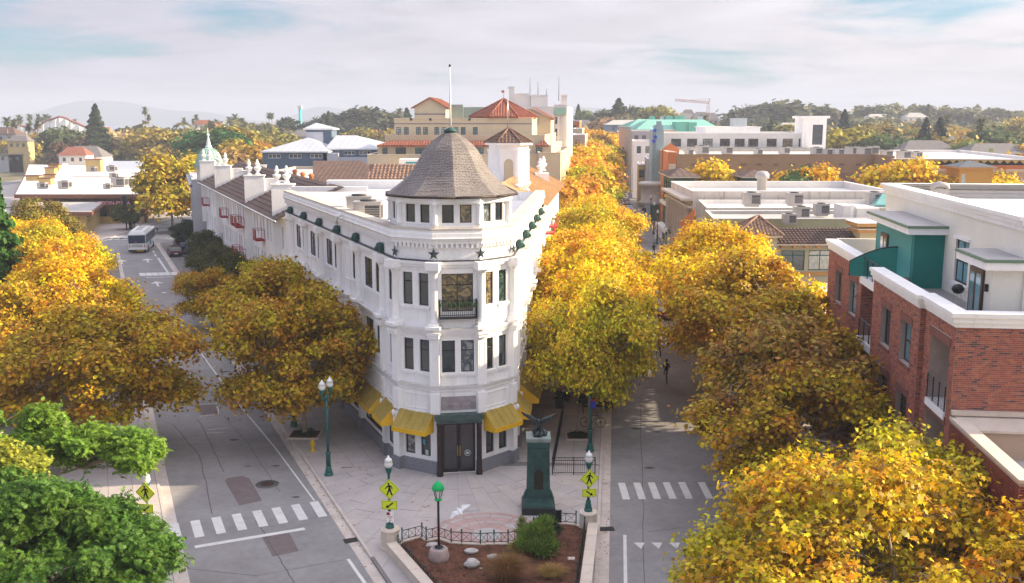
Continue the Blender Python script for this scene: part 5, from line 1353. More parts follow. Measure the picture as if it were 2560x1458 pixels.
# Spanish style block with tiled roof
SB=thing('tile_roof_building','cream two storey building with brown tiled eaves and a small tiled corner pyramid','building',(30,100,0))
M_olive=pmat('pale_olive_render',(.44,.42,.31),.8,.05,.5,.05)
a=(xat(1902,97,8),97);b=(xat(2218,97,8),97);sx_=lambda px,z=7:xat(px,97,z)-a[0]
zE=zat(609,96.3)
block(SB,[Vector(a),Vector(b),Vector((b[0],106)),Vector((a[0],106))],0,zE-.05,M_olive,None,0,{0:[(sx_(p0),sx_(p1),zat(676,97),zat(626,97)) for p0,p1 in((1953,2012),(2022,2079),(2092,2140))]},dict(fm=M_green,gm=M_glassw,nx=2,nz=[.74],fw=.09))
bandbox(SB,'ochre_band',a,b,zat(688,97),zat(680,97),.15,pmat('ochre_trim',(.50,.27,.09),.7,.08,1));bandbox(SB,'eave_board',(a[0]-.4,a[1]),b,zE-.18,zE-.02,.85,M_cream)
for i in range(11):m=MB();x=a[0]+.7+i*1.15;m.box(x,96.3,zE-.45,x+.28,96.98,zE-.19);m.done('eave_bracket',MAT['ochre_trim'],SB)
# roof slope with single tiles
r0=Vector((a[0]-.5,96.1,zE));ru=Vector((1,0,0));Wt=b[0]-a[0]-2.6;up=Vector((0,4.2,zat(571,100.3)-zE));Lr=up.length;upn=up.normalized()
m=MB();m.poly([r0,r0+ru*(Wt+.6),r0+ru*(Wt-0.2)+up,r0+ru*1.4+up]);m.poly([r0+ru*1.4+up,r0+ru*(Wt-.2)+up,r0+ru*(Wt-.2)+Vector((0,9,0)),r0+ru*1.4+Vector((0,9,0))]);ro=m.done('tile_roof',M_btile,SB)
nrm=ru.cross(upn);tv=[];tl=Lr/7;tw=.36
for i in range(5):
 t_=math.pi*i/4;off=ru*(-tw*.42*math.cos(t_))+nrm*(tw*.30*math.sin(t_));tv+=[off+nrm*.05,off*.85+upn*(tl*1.02)]
me=MB().add(tv,[(2*i,2*i+2,2*i+3,2*i+1) for i in range(4)]+[(0,2,4,6,8)],0,False).mesh('roof_tile',M_btile)
cnt=0;j=0
for j in range(7):
 for i in range(int(Wt/tw)+1):
  if i*tw<1.4*j/7:continue
  p=r0+ru*(.2+i*tw)+upn*(j*tl)
  if cnt<299:put('roof_tile',me,ro,p+org(ro)*0);ro.children[-1].location=p-org(ro);cnt+=1
pt_=[Vector((xat(1846,96,9),96)),Vector((xat(1944,96,9),96)),Vector((xat(1944,96,9),100)),Vector((xat(1846,96,9),100))]
block(SB,pt_,0,zat(590,96),M_olive,None,0,name='corner_wall');pyramid(SB,pt_,zat(588,96),(xat(1895,98,10),98,zat(541,98)),pmat('sunlit_brown_tile',(.22,.14,.10),.8,.3,2),over=.45,sp=.34,r=.10,step=.45,fas=M_cream)
ob_=[Vector((xat(2150,96.4,9),96.4)),Vector((xat(2222,96.4,9),96.4)),Vector((xat(2222,96.4,9),99)),Vector((xat(2150,96.4,9),99))]
block(SB,ob_,5,zat(573,96.4),pmat('pale_yellow_render',(.56,.47,.28),.8,.05,.5),M_roofw,.2,name='end_block');
for z0,z1,e in((zat(582,96.4),zat(574,96.4),.25),(zat(567,96.4),zat(558,96.4),.45)):
 m=MB();m.prism([(p.x,p.y) for p in inset_poly(ob_,-e)],z0,z1);m.prism([(p.x,p.y) for p in inset_poly(ob_,-e-.04)],z1+.002,z1+.06,1);m.done('ochre_cornice',[MAT['ochre_trim'],M_trim],SB)
# olive / concrete / stained white blocks
M_stain2=pmat('stained_white_wall',(.62,.57,.52),.85,.06,.6,.1,streak=.9,scol=(.14,.11,.08),grime=.25)
M_cblk=pmat('stained_grey_wall',(.42,.41,.37),.85,.08,.5,.1,streak=.5,scol=(.22,.2,.17))
simple('olive_block','flat roofed olive wall building behind the tiled roof',fpts(1785,2230,108,118,9.3),zat(548,108),pmat('olive_render',(.36,.35,.22),.85,.06,.4,streak=.3,scol=(.2,.19,.12)),M_roofg,.35,cop=M_trim)
simple('concrete_block','flat roofed building with stained grey concrete parapet',fpts(1768,2232,118.3,130,10),zat(521,118.3),M_cblk,M_roofw,.4,cop=M_roofw)
SW=simple('stained_building','white roofed building with black streaked white side wall and street columns',fpts(1733,2236,131,152,11.2,.02),zat(479,131),M_stain2,M_roofw,.9,cop=M_trim)
a=Vector((xat(1733,131,11),131));b=a+Vector((.4,21));
bandbox(SW,'street_cornice',b,a,zat(479,131)-1.2,zat(479,131)-.9,1.5,M_cream);bandbox(SW,'street_cornice',b,a,zat(479,131)-2.2,zat(479,131)-1.9,.6,M_cream)
for i in range(9):
 c=a.lerp(b,(i+.5)/9);m=MB();m.lathe([(.45,0),(.4,.3),(.36,zat(479,131)-2.3),(.5,zat(479,131)-2.2)],(c.x-.5,c.y,0),10);m.done('street_column',M_cream,SW)
m=MB();p=Vector((xat(1905,140,11.5),140));m.lathe([(.7,10.3),(.7,12.0),(.95,12.1),(1.0,12.6),(.7,13.0),(.3,13.1)],(p.x,p.y,0),12);m.done('turbine_vent',M_hvac,SW)
m=MB();q0=at(1745,640,6);m.add([(xat(1722,116,8),116,zat(600,116)),(xat(1738,116,8),116,zat(520,116)),(xat(1741,116.3,8),116.3,zat(600,116))],[(0,1,2)]);m.add([(xat(1700,116,8),117,zat(560,116)),(xat(1722,116,8),116,zat(600,116)),(xat(1738,116,8),116,zat(520,116))],[(0,1,2)]);m.done('orange_sail',M_orange,SW)
# green block with brown hip roofs
GB=thing('green_building','dark green street building with brown pyramid roofs and white cornices','building',(30,168,0))
M_dkg=pmat('dark_green_render',(.045,.10,.085),.7,.1,.5);g0=[Vector((xat(1672,166,9),172)),Vector((xat(1685,158,9),158)),Vector((xat(1735,158,9),158)),Vector((xat(1735,158,9),172))]
block(GB,g0,0,zat(443,158),M_dkg,None,0,{0:row(.5,13.5,5,1.0,7.2,10.2)+row(.5,13.5,5,1.0,3,5.8)},dict(fm=M_brownfr,gm=M_glassy,fw=.1));pyramid(GB,g0,zat(441,158),(xat(1700,164,12),164,zat(420,164)),M_btile,over=.9,sp=1.0,r=.05,fas=M_cream,hips=False)
bandbox(GB,'white_band',g0[1],g0[2],6.2,6.7,.4,M_trim);bandbox(GB,'white_band',g0[0],g0[1],6.2,6.7,.6,M_trim);bandbox(GB,'white_band',g0[0],g0[1],2.2,2.8,1.2,M_trim);bandbox(GB,'white_band',g0[1],g0[2],2.2,2.8,.8,M_trim)
g1=[Vector((xat(1865,158,9),158)),Vector((xat(1906,158,9),158)),Vector((xat(1906,158,9),166)),Vector((xat(1865,158,9),166))]
block(GB,g1,4,zat(443,158),M_dkg,None,0,name='rear_wall');pyramid(GB,g1,zat(441,158),(xat(1885,162,12),162,zat(424,162)),M_btile,over=.9,sp=1.0,r=.05,fas=M_cream,hips=False)
# brown cinema box, orange front, theatre tower
M_tan=pmat('tan_block_wall',(.33,.225,.145),.85,.10,.25,.05,streak=.2,scol=(.25,.18,.12));Yt=178;zt=zat(387,Yt)
CN=simple('cinema_hall','big windowless tan brick hall with rooftop machinery',[(xat(1692,Yt,14),Yt),(xat(2185,Yt,14),Yt),(xat(2237,Yt-9,14),Yt-9),(xat(2300,Yt-9,14),Yt+40),(xat(1700,Yt,14),Yt+32)],zt,M_tan,M_roofw,.45,cop=M_tan)
for i,px in enumerate((1735,1817,1858,1898,1939,1980,2020,2062,2104,2146)):
 X=xat(px,Yt,12);m=MB();m.box(X-.45,Yt-.06,zat(414,Yt),X+.45,Yt-.01,zat(409,Yt));m.done('wall_vent',pmat('brown_vent',(.2,.13,.1),.8,.1,1),CN)
for px in(1940,1985,2030,2102,2142):X=xat(px,Yt,9);m=MB();m.box(X-1.1,Yt-.07,zat(460,Yt),X+1.1,Yt-.01,zat(433,Yt));m.done('blind_panel',pmat('mauve_brown_panel',(.25,.17,.15),.8,.08,.5),CN)
OF=simple('orange_theatre','orange theatre front with stepped gable and pale pilaster',[(xat(1657,192,12),194),(xat(1668,180,12),179.5),(xat(1692,178,12)-.1,178.2),(xat(1692,178,12)-.1,194)],zat(381,180),M_orange,M_roofw,.4,cop=M_cream)
m=MB();gx=xat(1677,190,15);m.add([(gx-1.6,190,11),(gx+1.6,190,11),(gx+1.6,190,14.7),(gx+1.0,190,15.2),(gx+.4,190,15.5),(gx,190,15.9),(gx-.4,190,15.5),(gx-1.0,190,15.2),(gx-1.6,190,14.7)],[(0,1,2,3,4,5,6,7,8)]);m.add([(gx-1.6,190.4,11),(gx+1.6,190.4,11),(gx+1.6,190.4,14.7),(gx,190.4,15.8),(gx-1.6,190.4,14.7)],[(4,3,2,1,0)]);m.done('gable_front',M_orange,OF)
m=MB();X=xat(1681,178,9);m.box(X-.7,177.9,3,X+.5,178.15,zt-1.6);m.done('pale_panel',M_cream,OF)
TT=thing('theatre_sign_tower','tall blue grey theatre tower with three blue stars above a curved marquee','tower',(xat(1643,203,9),203,0))
X=xat(1642,203,12);M_sea=pmat('blue_grey_panel',(.24,.33,.37),.6,.15,.3,.05,streak=.3,scol=(.12,.22,.28));m=MB();m.box(X-1.15,202,0,X+1.15,206,zat(325,203));m.box(X-.5,201.7,0,X+.9,202,zat(330,203));m.box(X-.6,202.4,10,X+1.0,205,zat(313,203));m.box(X-.1,202.6,10,X+.7,204.5,zat(303,203));m.done('tower_shaft',M_sea,TT)
for px,py in((1637,326),(1639,343),(1635,353)):
 s=MB();s.add([(0,-.05,0)]+[((.55 if i%2==0 else .22)*math.sin(math.pi*i/5),0,(.55 if i%2==0 else .22)*math.cos(math.pi*i/5)) for i in range(10)],[(0,1+(i+1)%10,1+i) for i in range(10)]);put('blue_star',s.mesh('blue_star',pmat('blue_paint',(.01,.03,.5),.5,.05,1)),TT,(xat(px,201.7,18),201.62,zat(py,201.7)))
m=MB();c=at(1637,500,5);mx_=xat(1640,200,6);m.lathe([(3.0,3.6),(3.3,3.9),(2.8,4.3),(2.8,7.0),(3.3,7.3),(3.3,7.8),(2.9,8.0)],(mx_-.2,200,0),18);m.done('marquee',pmat('marquee_grey',(.50,.49,.48),.6,.08,1),TT)
# white office with windows
WO=simple('window_office','long white office building with a row of square windows',[(xat(1660,218,16),218),(xat(2034,218,16),218),(xat(2034,218,16)+3,246),(xat(1660,218,16)+3,246)],zat(334,218),M_roofw,M_roofw,.5,{0:[(xat(p,218,16)-xat(1660,218,16),xat(p+25,218,16)-xat(1660,218,16),zat(367,218),zat(347,218)) for p in(1678,1718,1757,1800,1837,1871,1917,1957,1997)]},dict(fm=M_brownfr,gm=M_glass,nx=3,nz=[.6],fw=.1),M_trim)
m=MB();X0,X1=xat(1764,224,17),xat(1900,224,17);m.box(X0,224,16.5,X1,236,zat(319,224));m.box(X0-.3,223.7,zat(319,224)+.01,X1+.3,236.3,zat(317,224));m.done('plant_room',M_trim,WO)
m=MB();X=xat(1852,226,19);m.box(X-1.6,227,zat(317,226),X+1.6,230,zat(298,226));m.box(X-1.65,226.9,zat(297.8,226),X+1.65,230.1,zat(295.5,226));m.box(X-1.65,226.95,zat(310,226),X+1.65,226.99,zat(309,226));m.done('cooling_unit',pmat('tank_blue_grey',(.42,.47,.50),.5,.1,.5),WO)
tw_=[Vector((xat(2006,217,18),217)),Vector((xat(2066,217,18),217)),Vector((xat(2066,217,18),223)),Vector((xat(2006,217,18),223))]
block(WO,tw_,0,zat(297,217),M_trim,M_roofw,.3,{0:[(2.2,4.4,zat(362,217),zat(312,217))]},dict(fm=M_brownfr,gm=M_glass,nx=1,nz=3,fw=.12),name='corner_tower');m=MB();m.prism([(p.x,p.y) for p in inset_poly(tw_,-.5)],zat(296,217),zat(290,217));m.done('tower_cornice',M_trim,WO)
simple('roof_terrace_wall','long stained grey parapet building between the office and the tan hall',fpts(1690,2030,211,216,15),zat(372,211),M_cblk,M_roofg,.3)
# mural wall with diamonds
Ym=168.5;DM=simple('diamond_wall_store','long tan store wall with pale diamond pattern and zigzag cornice',[(xat(2238,Ym,14),Ym),(xat(2640,Ym-4,14),Ym-4),(xat(2640,Ym,14)+6,Ym+50),(xat(2300,Ym,14),Ym+50)],zat(398,Ym),pmat('tan_stucco',(.50,.35,.23),.8,.06,.3),M_roofw,.45,cop=M_trim)
A,B=Vector((xat(2238,Ym,14),Ym)),Vector((xat(2640,Ym-4,14),Ym-4));d=(B-A).normalized();n=Vector((d.y,-d.x));zt=zat(398,Ym)
bandbox(DM,'orange_band',A,B,zt-1.5,zt-.9,.12,M_orange);bandbox(DM,'pale_band',A,B,zt-1.95,zt-1.52,.08,M_cream);bandbox(DM,'zigzag_recess',A,B,zt-.88,zt-.1,.05,M_black)
m=MB()
for i in range(22):c=A+d*(.6+i*1.22)+n*.16;e=.6;m.add([V3(c-d*e,zt-.1),V3(c+d*e,zt-.1),V3(c,zt-.62),V3(c-d*e-n*.1,zt-.1),V3(c+d*e-n*.1,zt-.1),V3(c-n*.1,zt-.62)],[(0,2,1),(0,3,5,2),(2,5,4,1)])
m.done('zigzag_cornice',MAT['yellow_ochre'],DM)
for i in range(10):c=A+d*(3.4+i*2.75)+n*.03;m=MB();m.poly([V3(c-d*1.35,zt-4.2),V3(c,zt-5.9),V3(c+d*1.35,zt-4.2),V3(c,zt-2.6)]);m.done('diamond_panel',pmat('pale_diamond',(.62,.49,.38),.8,.05,.5),DM)
KP=thing('ochre_pavilion','small ochre pavilion with grey metal pyramid roof in front of the diamond wall','building',(xat(2436,160,8),160,0))
kp=[Vector((xat(2396,157,9),157)),Vector((xat(2478,157,9),157)),Vector((xat(2478,157,9),162)),Vector((xat(2396,157,9),162))];block(KP,kp,0,zat(419,157),pmat('mustard_render',(.47,.25,.055),.8,.06,.4),None,0,{0:[(.3,1.0,zat(470,157),zat(436,157))]},dict(fm=M_wframe,gm=M_glassw,nx=2))
pyramid(KP,kp,zat(418,157),((kp[0].x+kp[1].x)/2,159.5,zat(401,159.5)),pmat('dark_metal_roof',(.14,.15,.16),.45,.1,.5,metal=.4),over=.5,sp=.6,r=.04,fas=MAT['ochre_trim'],hips=False)
# green copper roofs
GR=thing('copper_roof_hall','wide building with pale green copper roof and chimneys','building',(50,320,0))
M_cu=pmat('copper_green',(.20,.47,.39),.6,.08,.1,.05,streak=.2,scol=(.14,.36,.30));gp=[Vector((xat(1592,300,15),300)),Vector((xat(1800,300,15),300)),Vector((xat(1800,300,15),340)),Vector((xat(1592,300,15),340))]
block(GR,gp,0,zat(325,300),M_crm,None,0);hip(GR,gp,zat(324,300),(xat(1622,312,18),314,zat(299,312)),(xat(1762,312,18),314,zat(299,312)),M_cu,sp=1.2,rr=.06)
g2=[Vector((xat(1574,318,15),318)),Vector((xat(1650,318,15),318)),Vector((xat(1650,318,15),350)),Vector((xat(1574,318,15),350))];block(GR,g2,0,zat(317,318),M_crm,None,0,name='wing_wall');hip(GR,g2,zat(317,318),(xat(1597,325,18),328,zat(298,325)),(xat(1640,325,18),328,zat(298,325)),M_cu,sp=1.2,rr=.06,name='wing_roof')
m=MB();m.box(xat(1690,298,16),298,14,xat(1722,298,16),306,zat(305,298));m.box(xat(1722,297,16),297,14,xat(1741,297,16),306,zat(306,297));m.done('dormer',pmat('jade_panel',(.12,.42,.33),.6,.06,.2),GR)
for px,a,b,w_ in((1631,305,290,1.6),(1658,302,291,1.4),(1673,300,290,3.2),(1689,300,290,1.6),(1703,300,289,2.2),(1752,302,291,1.4)):
 X=xat(px,316,20);m=MB();m.box(X-w_/2,316,zat(a,316)-1,X+w_/2,318,zat(b,316));m.done('chimney',M_cu if w_>1.5 else M_blr,GR)
# street row beyond the theatre, right side, and left side beyond the tower block
for nm,lb,x0,x1,Y0,Y1,yt,mt in(('grey_gabled_shop','grey roofed shop beyond the theatre tower',1618,1650,222,240,398,M_gry),('yellow_shop','small yellow fronted shop beyond the theatre tower',1597,1612,236,250,412,MAT['yellow_ochre']),('white_shop','white flat fronted shop beyond the theatre tower',1583,1632,262,285,354,M_trim),('mauve_shop','low mauve grey building below the copper roof',1578,1640,290,298,328,pmat('mauve_render',(.36,.33,.36),.8,.06,.3)),('orange_hotel','small orange building left of the far street end',1424,1448,330,350,303,M_orange),('pink_flats','pinkish flats beside the far end of the tree lined street',1424,1462,250,275,338,pmat('pink_render',(.50,.36,.30),.8,.06,.3)),('tan_flats','tan flats at the left of the far street end',1430,1455,290,310,322,M_crm)):
 p=fpts(x0,x1,Y0,Y1,10);Lx=p[1][0]-p[0][0]
 simple(nm,lb,p,zat(yt,Y0),mt,M_roofw,.3,{0:row(.3,Lx-.3,max(1,int(Lx/2.2)),1.1,zat(yt,Y0)-3,zat(yt,Y0)-1.2),3:row(1,Y1-Y0-1,4,1.2,zat(yt,Y0)-3,zat(yt,Y0)-1.2)},dict(fm=M_dkframe,gm=M_glass),M_trim)
# ---- market mall on the far left
ML=thing('market_hall','low white roofed market hall with deep brown eaves and ochre walls','building',(-90,230,0))
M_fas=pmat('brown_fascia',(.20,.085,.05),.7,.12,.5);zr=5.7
ma=[at(35,487,zr),at(392,487,zr),at(412,447,zr),at(60,441,zr)];P=[Vector((p.x,p.y)) for p in ma]
I_=inset_poly(P,2.4)
m=MB();m.prism([(p.x,p.y) for p in P],zr-.7,zr);m.done('eave_fascia',M_fas,ML)
m=MB();m.prism([(p.x,p.y) for p in inset_poly(P,.25)],zr+.002,zr+.12);m.done('roof',M_roofw,ML)
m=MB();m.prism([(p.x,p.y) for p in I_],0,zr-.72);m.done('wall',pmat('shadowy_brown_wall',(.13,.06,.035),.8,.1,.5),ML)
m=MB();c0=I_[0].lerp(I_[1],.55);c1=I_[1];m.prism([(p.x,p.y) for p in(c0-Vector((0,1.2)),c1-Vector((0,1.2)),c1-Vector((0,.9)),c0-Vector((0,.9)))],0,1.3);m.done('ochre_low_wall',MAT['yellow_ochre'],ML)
for i in range(7):
 a=I_[0].lerp(I_[1],.12+i*.12);m=MB();m.box(a.x-1.6,a.y-.12,.8,a.x+1.6,a.y-.02,3.6);m.done('shop_window',M_glassy,ML)
 m=MB();m.box(a.x+1.8,a.y-.5,0,a.x+2.1,a.y-.1,4.9);m.done('post',M_fas,ML)
tx=put('shop_sign',text_mesh('OODIN-PIZZA',1.0,ext=.03),ML,(xat(288,193,4),192.2,4.35));tx.data=text_mesh('OODIN-PIZZA',1.0,ext=.03);tx.data.materials.append(pmat('pink_sign',(.75,.35,.4),.5,.05,1));tx.rotation_euler=(math.radians(90),0,0)
for nm,pp,z in(('rear_roof',[(60,440),(405,444),(400,418),(70,412)],5.4),('front_wing_roof',[(50,531),(230,531),(285,487),(50,490)],4.2)):
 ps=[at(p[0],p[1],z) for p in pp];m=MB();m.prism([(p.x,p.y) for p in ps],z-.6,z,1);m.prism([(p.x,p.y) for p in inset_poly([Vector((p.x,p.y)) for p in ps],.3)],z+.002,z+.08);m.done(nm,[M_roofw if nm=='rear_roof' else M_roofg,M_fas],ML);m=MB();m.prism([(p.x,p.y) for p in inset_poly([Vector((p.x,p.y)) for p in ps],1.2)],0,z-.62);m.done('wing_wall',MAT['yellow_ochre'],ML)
for x0,x1,y0,y1,Y in((122,148,413,424,262),(113,137,421,431,258),(112,135,438,449,235),(97,127,447,458,225),(215,252,400,409,290),(65,98,441,452,240)):
 m=MB();X0,X1=xat(x0,Y,6),xat(x1,Y,6);m.box(X0,Y,5.2,X1,Y+2,zat(y0,Y));m.box(X0-.2,Y-.2,zat(y0,Y)+.01,X1+.2,Y+2.2,zat(y0,Y)+.25,1);m.done('clerestory',[MAT['yellow_ochre'],M_fas],ML)
for x0,x1,y0,Y in((140,155,411,260),(128,162,430,232),(260,375,404,300)):
 m=MB();X0,X1=xat(x0,Y,6),xat(x1,Y,6);m.add([(X0,Y,5.3),(X1,Y,5.3),(X1,Y+4,zat(y0,Y)),(X0,Y+4,zat(y0,Y))],[(0,1,2,3)]);m.add([(X1,Y,5.3),(X1,Y+4,5.3),(X1,Y+4,zat(y0,Y))],[(0,1,2)]);m.done('sloped_skylight',M_trim if x0<200 else M_blr,ML)
m=MB();p0=at(395,500,4);m.prism([(p.x,p.y) for p in(at(350,510,4),at(420,512,4),at(432,490,4),at(372,488,4))],3.7,4.0);m.done('entrance_canopy',M_roofg,ML)
# rooftop machinery, each one a thing
acs=[(1755,372,190,2.2),(1817,372,191,2.0),(1960,374,192,1.8),(2040,375,188,1.9),(2068,375,186,1.6),(2096,375,184,1.7),(2130,374,186,2.1),(2178,375,186,2.2),(2160,381,182,2.2),(2215,377,182,1.9),(2258,384,176,2.0),(2290,384,178,1.7),(1722,377,186,1.5),(1895,375,188,1.5)]
for i,(px,py,Y,s) in enumerate(acs):
 z=13.65 if px<2200 else 13.3
 ac((xat(px,Y,z),Y,z),'air conditioner on the tan hall roof, %s in its row counted from the theatre'%('second,third,fifth,sixth,seventh,eighth,tenth,twelfth,eleventh,thirteenth,fourteenth,fifteenth,first,fourth'.split(',')[i]),(s*.85,s*.8,s*.72),random.Random(i).uniform(-.1,.1),'air conditioners on the tan hall roof')
for i,(px,py,Y,z,s,lab) in enumerate(((1985,516,122,9.75,1.5,'air conditioner standing alone on the white roof above the stained concrete parapet'),(1878,518,121,9.75,1.6,'wide pale air conditioner left on the roof above the stained concrete parapet'),(2185,518,123,9.75,1.5,'air conditioner beside the teal glass skylight'),(2052,535,114,9.3,1.3,'air conditioner with dark grille on the olive block roof'),(2002,545,110,9.3,1.3,'tall stacked air conditioner behind the brown tile roof'),(1972,566,107,9.0,1.1,'low grey air conditioner right behind the brown tile roof'))):
 ac((xat(px,Y,z),Y,z),lab,(s,s,s),0)
for i,(px,py,s,lab) in enumerate(((232,424,1.6,'pale air conditioner at the back middle of the market hall roof'),(280,424,2.0,'large air conditioner at the back of the market hall roof'),(386,424,1.5,'air conditioner at the back right corner of the market hall roof'),(285,440,1.5,'small air conditioner in the middle of the market hall roof'),(354,445,2.1,'left of the two wide air conditioners near the right end of the market roof'),(380,441,2.0,'right of the two wide air conditioners near the right end of the market roof'),(300,462,2.4,'widest grey air conditioner near the front of the market roof'),(328,458,1.6,'air conditioner touching the widest grey one on the market roof'),(107,466,1.5,'air conditioner at the front left of the market roof'),(163,466,1.9,'dark grilled air conditioner at the front of the market roof'),(270,467,1.3,'small beige air conditioner at the front of the market roof'))):
 p=at(px,py+6,5.8);ac((p.x,p.y,5.83),lab,(s,s,s*.8),0,'air conditioners on the market hall roof')
# roof box and skylight
RB=thing('roof_shed','large pale grey equipment shed on the roof behind the orange topped wall','shed',(xat(2148,110,9.3),110,9.2));m=MB();m.box(xat(2106,110,10),109.5,9.1,xat(2135,110,10),113,zat(514,110));m.box(xat(2135,110,10)+.01,109,9.1,xat(2190,110,10),113,zat(519,110));m.done('casing',M_roofw,RB);m=MB();m.box(xat(2120,110,9),109.44,9.2,xat(2128,110,9),109.49,10.9);m.done('door',M_trim,RB)
SKL=thing('glass_skylight','teal glazed pyramid skylight beside the roof shed','skylight',(xat(2205,122,10),122,9.75));X=xat(2206,122,10);m=MB();m.lathe([(1.9,9.75),(1.9,10.0),(.02,11.3)],(X,122,0),4,smooth=False,rot=.78);m.done('glazing',pmat('teal_glass',(.15,.38,.36),.15,.15,1,spec=.8),SKL)
# dark building at left edge behind the conifer and city hotel sign
DE=simple('dark_corner_building','dark building behind the conifer at the left edge',[tuple(at(-60,640,0)[:2]),tuple(at(28,640,0)[:2]),tuple(at(45,600,0)[:2]),tuple(at(-60,600,0)[:2])],5.5,pmat('charcoal_render',(.06,.06,.065),.8,.1,.5),M_roofg,.3)
# block just out of frame on the right whose street trees and shade reach in
# ================================================================ TREES AND PLANTS
def np_mesh(name,V,loops_per_face,mat,smooth=False):
 """V (n_faces, k, 3)"""
 n,k,_=V.shape;me=bpy.data.meshes.new(name)
 me.vertices.add(n*k);me.vertices.foreach_set('co',V.reshape(-1).astype(np.float32))
 me.loops.add(n*k);me.loops.foreach_set('vertex_index',np.arange(n*k,dtype=np.int32))
 me.polygons.add(n);me.polygons.foreach_set('loop_start',np.arange(0,n*k,k,dtype=np.int32));me.polygons.foreach_set('loop_total',np.full(n,k,dtype=np.int32))
 me.materials.append(mat);me.update(calc_edges=True);return me
def unit(v):return v/(np.linalg.norm(v,axis=1,keepdims=True)+1e-9)
def leaf_faces(rng,pos,nrm,size,shape):
 n=len(pos);r=unit(rng.normal(size=(n,3)));a=unit(np.cross(nrm,r));b=np.cross(nrm,a)
 s=size*rng.uniform(.6,1.3,(n,1))
 K={'quad':[(0,-.55),(.42,0.02),(0,.6),(-.42,0.02)],'maple':[(0,-.5),(.42,-.42),(.28,-.08),(.60,.18),(.22,.22),(0,.66),(-.22,.22),(-.60,.18),(-.28,-.08),(-.42,-.42)],'tri':[(-.5,-.35),(.5,-.3),(0,.6)]}[shape]
 cup={'quad':.12,'maple':.10,'tri':0}[shape]
 V=np.stack([pos+a*s*x+b*s*y+nrm*s*(-cup*(abs(x)*2)**2+.06*y) for x,y in K],axis=1)
 return V
def crown_pts(rng,cl,n,up=.45,thick=.42):
 """cl: (m,4) clumps x,y,z,r ; leaves cluster in a shell of every clump, denser on top"""
 m=len(cl);w=cl[:,3]**2;idx=rng.choice(m,n,p=w/w.sum());d=unit(rng.normal(size=(n,3)))
 d[:,2]=np.where(d[:,2]<-.2,-d[:,2]*rng.uniform(-1,1,n),d[:,2]);d=unit(d)
 rad=(1-thick*rng.random((n,1))**1.3)*(1+.26*rng.normal(size=(n,1)))
 pos=cl[idx,:3]+d*cl[idx,3:4]*rad*np.array([1,1,.78])
 nr=unit(d*.7+np.array([0,0,up])+rng.normal(size=(n,3))*.55)
 return pos,nr
def clumps(rng,m,R,H,z0,rc,flat=1.0,shell=.4):
 """clump centres through an uneven dome of radius R, height H, base z0"""
 out=[]
 while len(out)<m:
  p=rng.uniform(-1,1,3);q=math.sqrt(p[0]**2+p[1]**2);zz=(p[2]+1)/2
  prof=math.sin(math.pi*min(1,(zz*.82+.16)))**.6
  if q>prof*(1.0+.22*rng.normal()*(rng.random()<.3)):continue
  if q<prof*shell and zz<.7 and rng.random()<.75:continue
  out.append((p[0]*R,p[1]*R,z0+zz*H,rc*rng.uniform(.35,1.45)))
 return np.array(out)
def branch_mesh(name,rng,cl,th,r0,mat,twigs=3,n=5,lean=(0,0),fork=None):
 """tapered trunk, limbs bent out to the clumps, twigs in them"""
 m=MB();fz=fork or th*.9;top=Vector((lean[0],lean[1],th))
 m.tube([(0,0,-.1),(0,0,.15),(lean[0]*.2,lean[1]*.2,th*.35),(lean[0]*.6,lean[1]*.6,th*.7),top],[r0*1.5,r0*1.1,r0*.95,r0*.85,r0*.75],9)
 k=5;limbs=[]
 for i in range(k):
  a=2*math.pi*(i+rng.random()*.5)/k;far=max(cl,key=lambda c:c[0]*math.cos(a)+c[1]*math.sin(a)+.15*c[2])
  e=top.lerp(Vector(far[:3]),.55)+Vector((0,0,.6));mid=top.lerp(e,.5)+Vector(rng.normal(size=3)*.25)+Vector((0,0,.35))
  m.tube([top-Vector((0,0,.3)),mid,e],[r0*.55,r0*.4,r0*.26],6);limbs.append((mid,e))
 lead=top+Vector((rng.normal()*.3,rng.normal()*.3,max(1.0,(max(c[2] for c in cl)-th)*.7)));m.tube([top-Vector((0,0,.2)),top.lerp(lead,.5)+Vector((.15,-.1,0)),lead],[r0*.6,r0*.4,r0*.18],6);limbs.append((top.lerp(lead,.5),lead))
 for c in cl:
  p=Vector(c[:3]);b=min((x for l in limbs for x in l),key=lambda q:(q-p).length)
  md=b.lerp(p,.55)+Vector(rng.normal(size=3)*.22)+Vector((0,0,.1));m.tube([b,md,p],[r0*.24,r0*.17,r0*.09],4,cap=False)
  for _ in range(twigs):
   d=Vector(rng.normal(size=3)).normalized();d.z=abs(d.z)*.6;e=p+d*c[3]*rng.uniform(.8,1.25);s=b.lerp(p,rng.uniform(.6,1));m.tube([s,s.lerp(e,.5)+Vector(rng.normal(size=3)*.12),e],[r0*.11,r0*.08,r0*.03],3,cap=False)
 return m.mesh(name,mat)
PROTO={}
def tree_proto(key,seed,R,H,z0,m,rc,n,size,shape='quad',mat=None,bark=None,th=None,r0=.16,twigs=3,shell=.55,cl=None,up=.45,thick=.42):
 rng=np.random.default_rng(seed);c=clumps(rng,m,R,H,z0,rc,shell=shell) if cl is None else cl
 pos,nr=crown_pts(rng,c,n,up,thick);V=leaf_faces(rng,pos,nr,size,shape)
 PROTO[key]=(np_mesh('crown',V,None,mat or M_leaf),branch_mesh('trunk',rng,c,th or z0*.85,r0,bark or M_bark,twigs),(pos,nr))
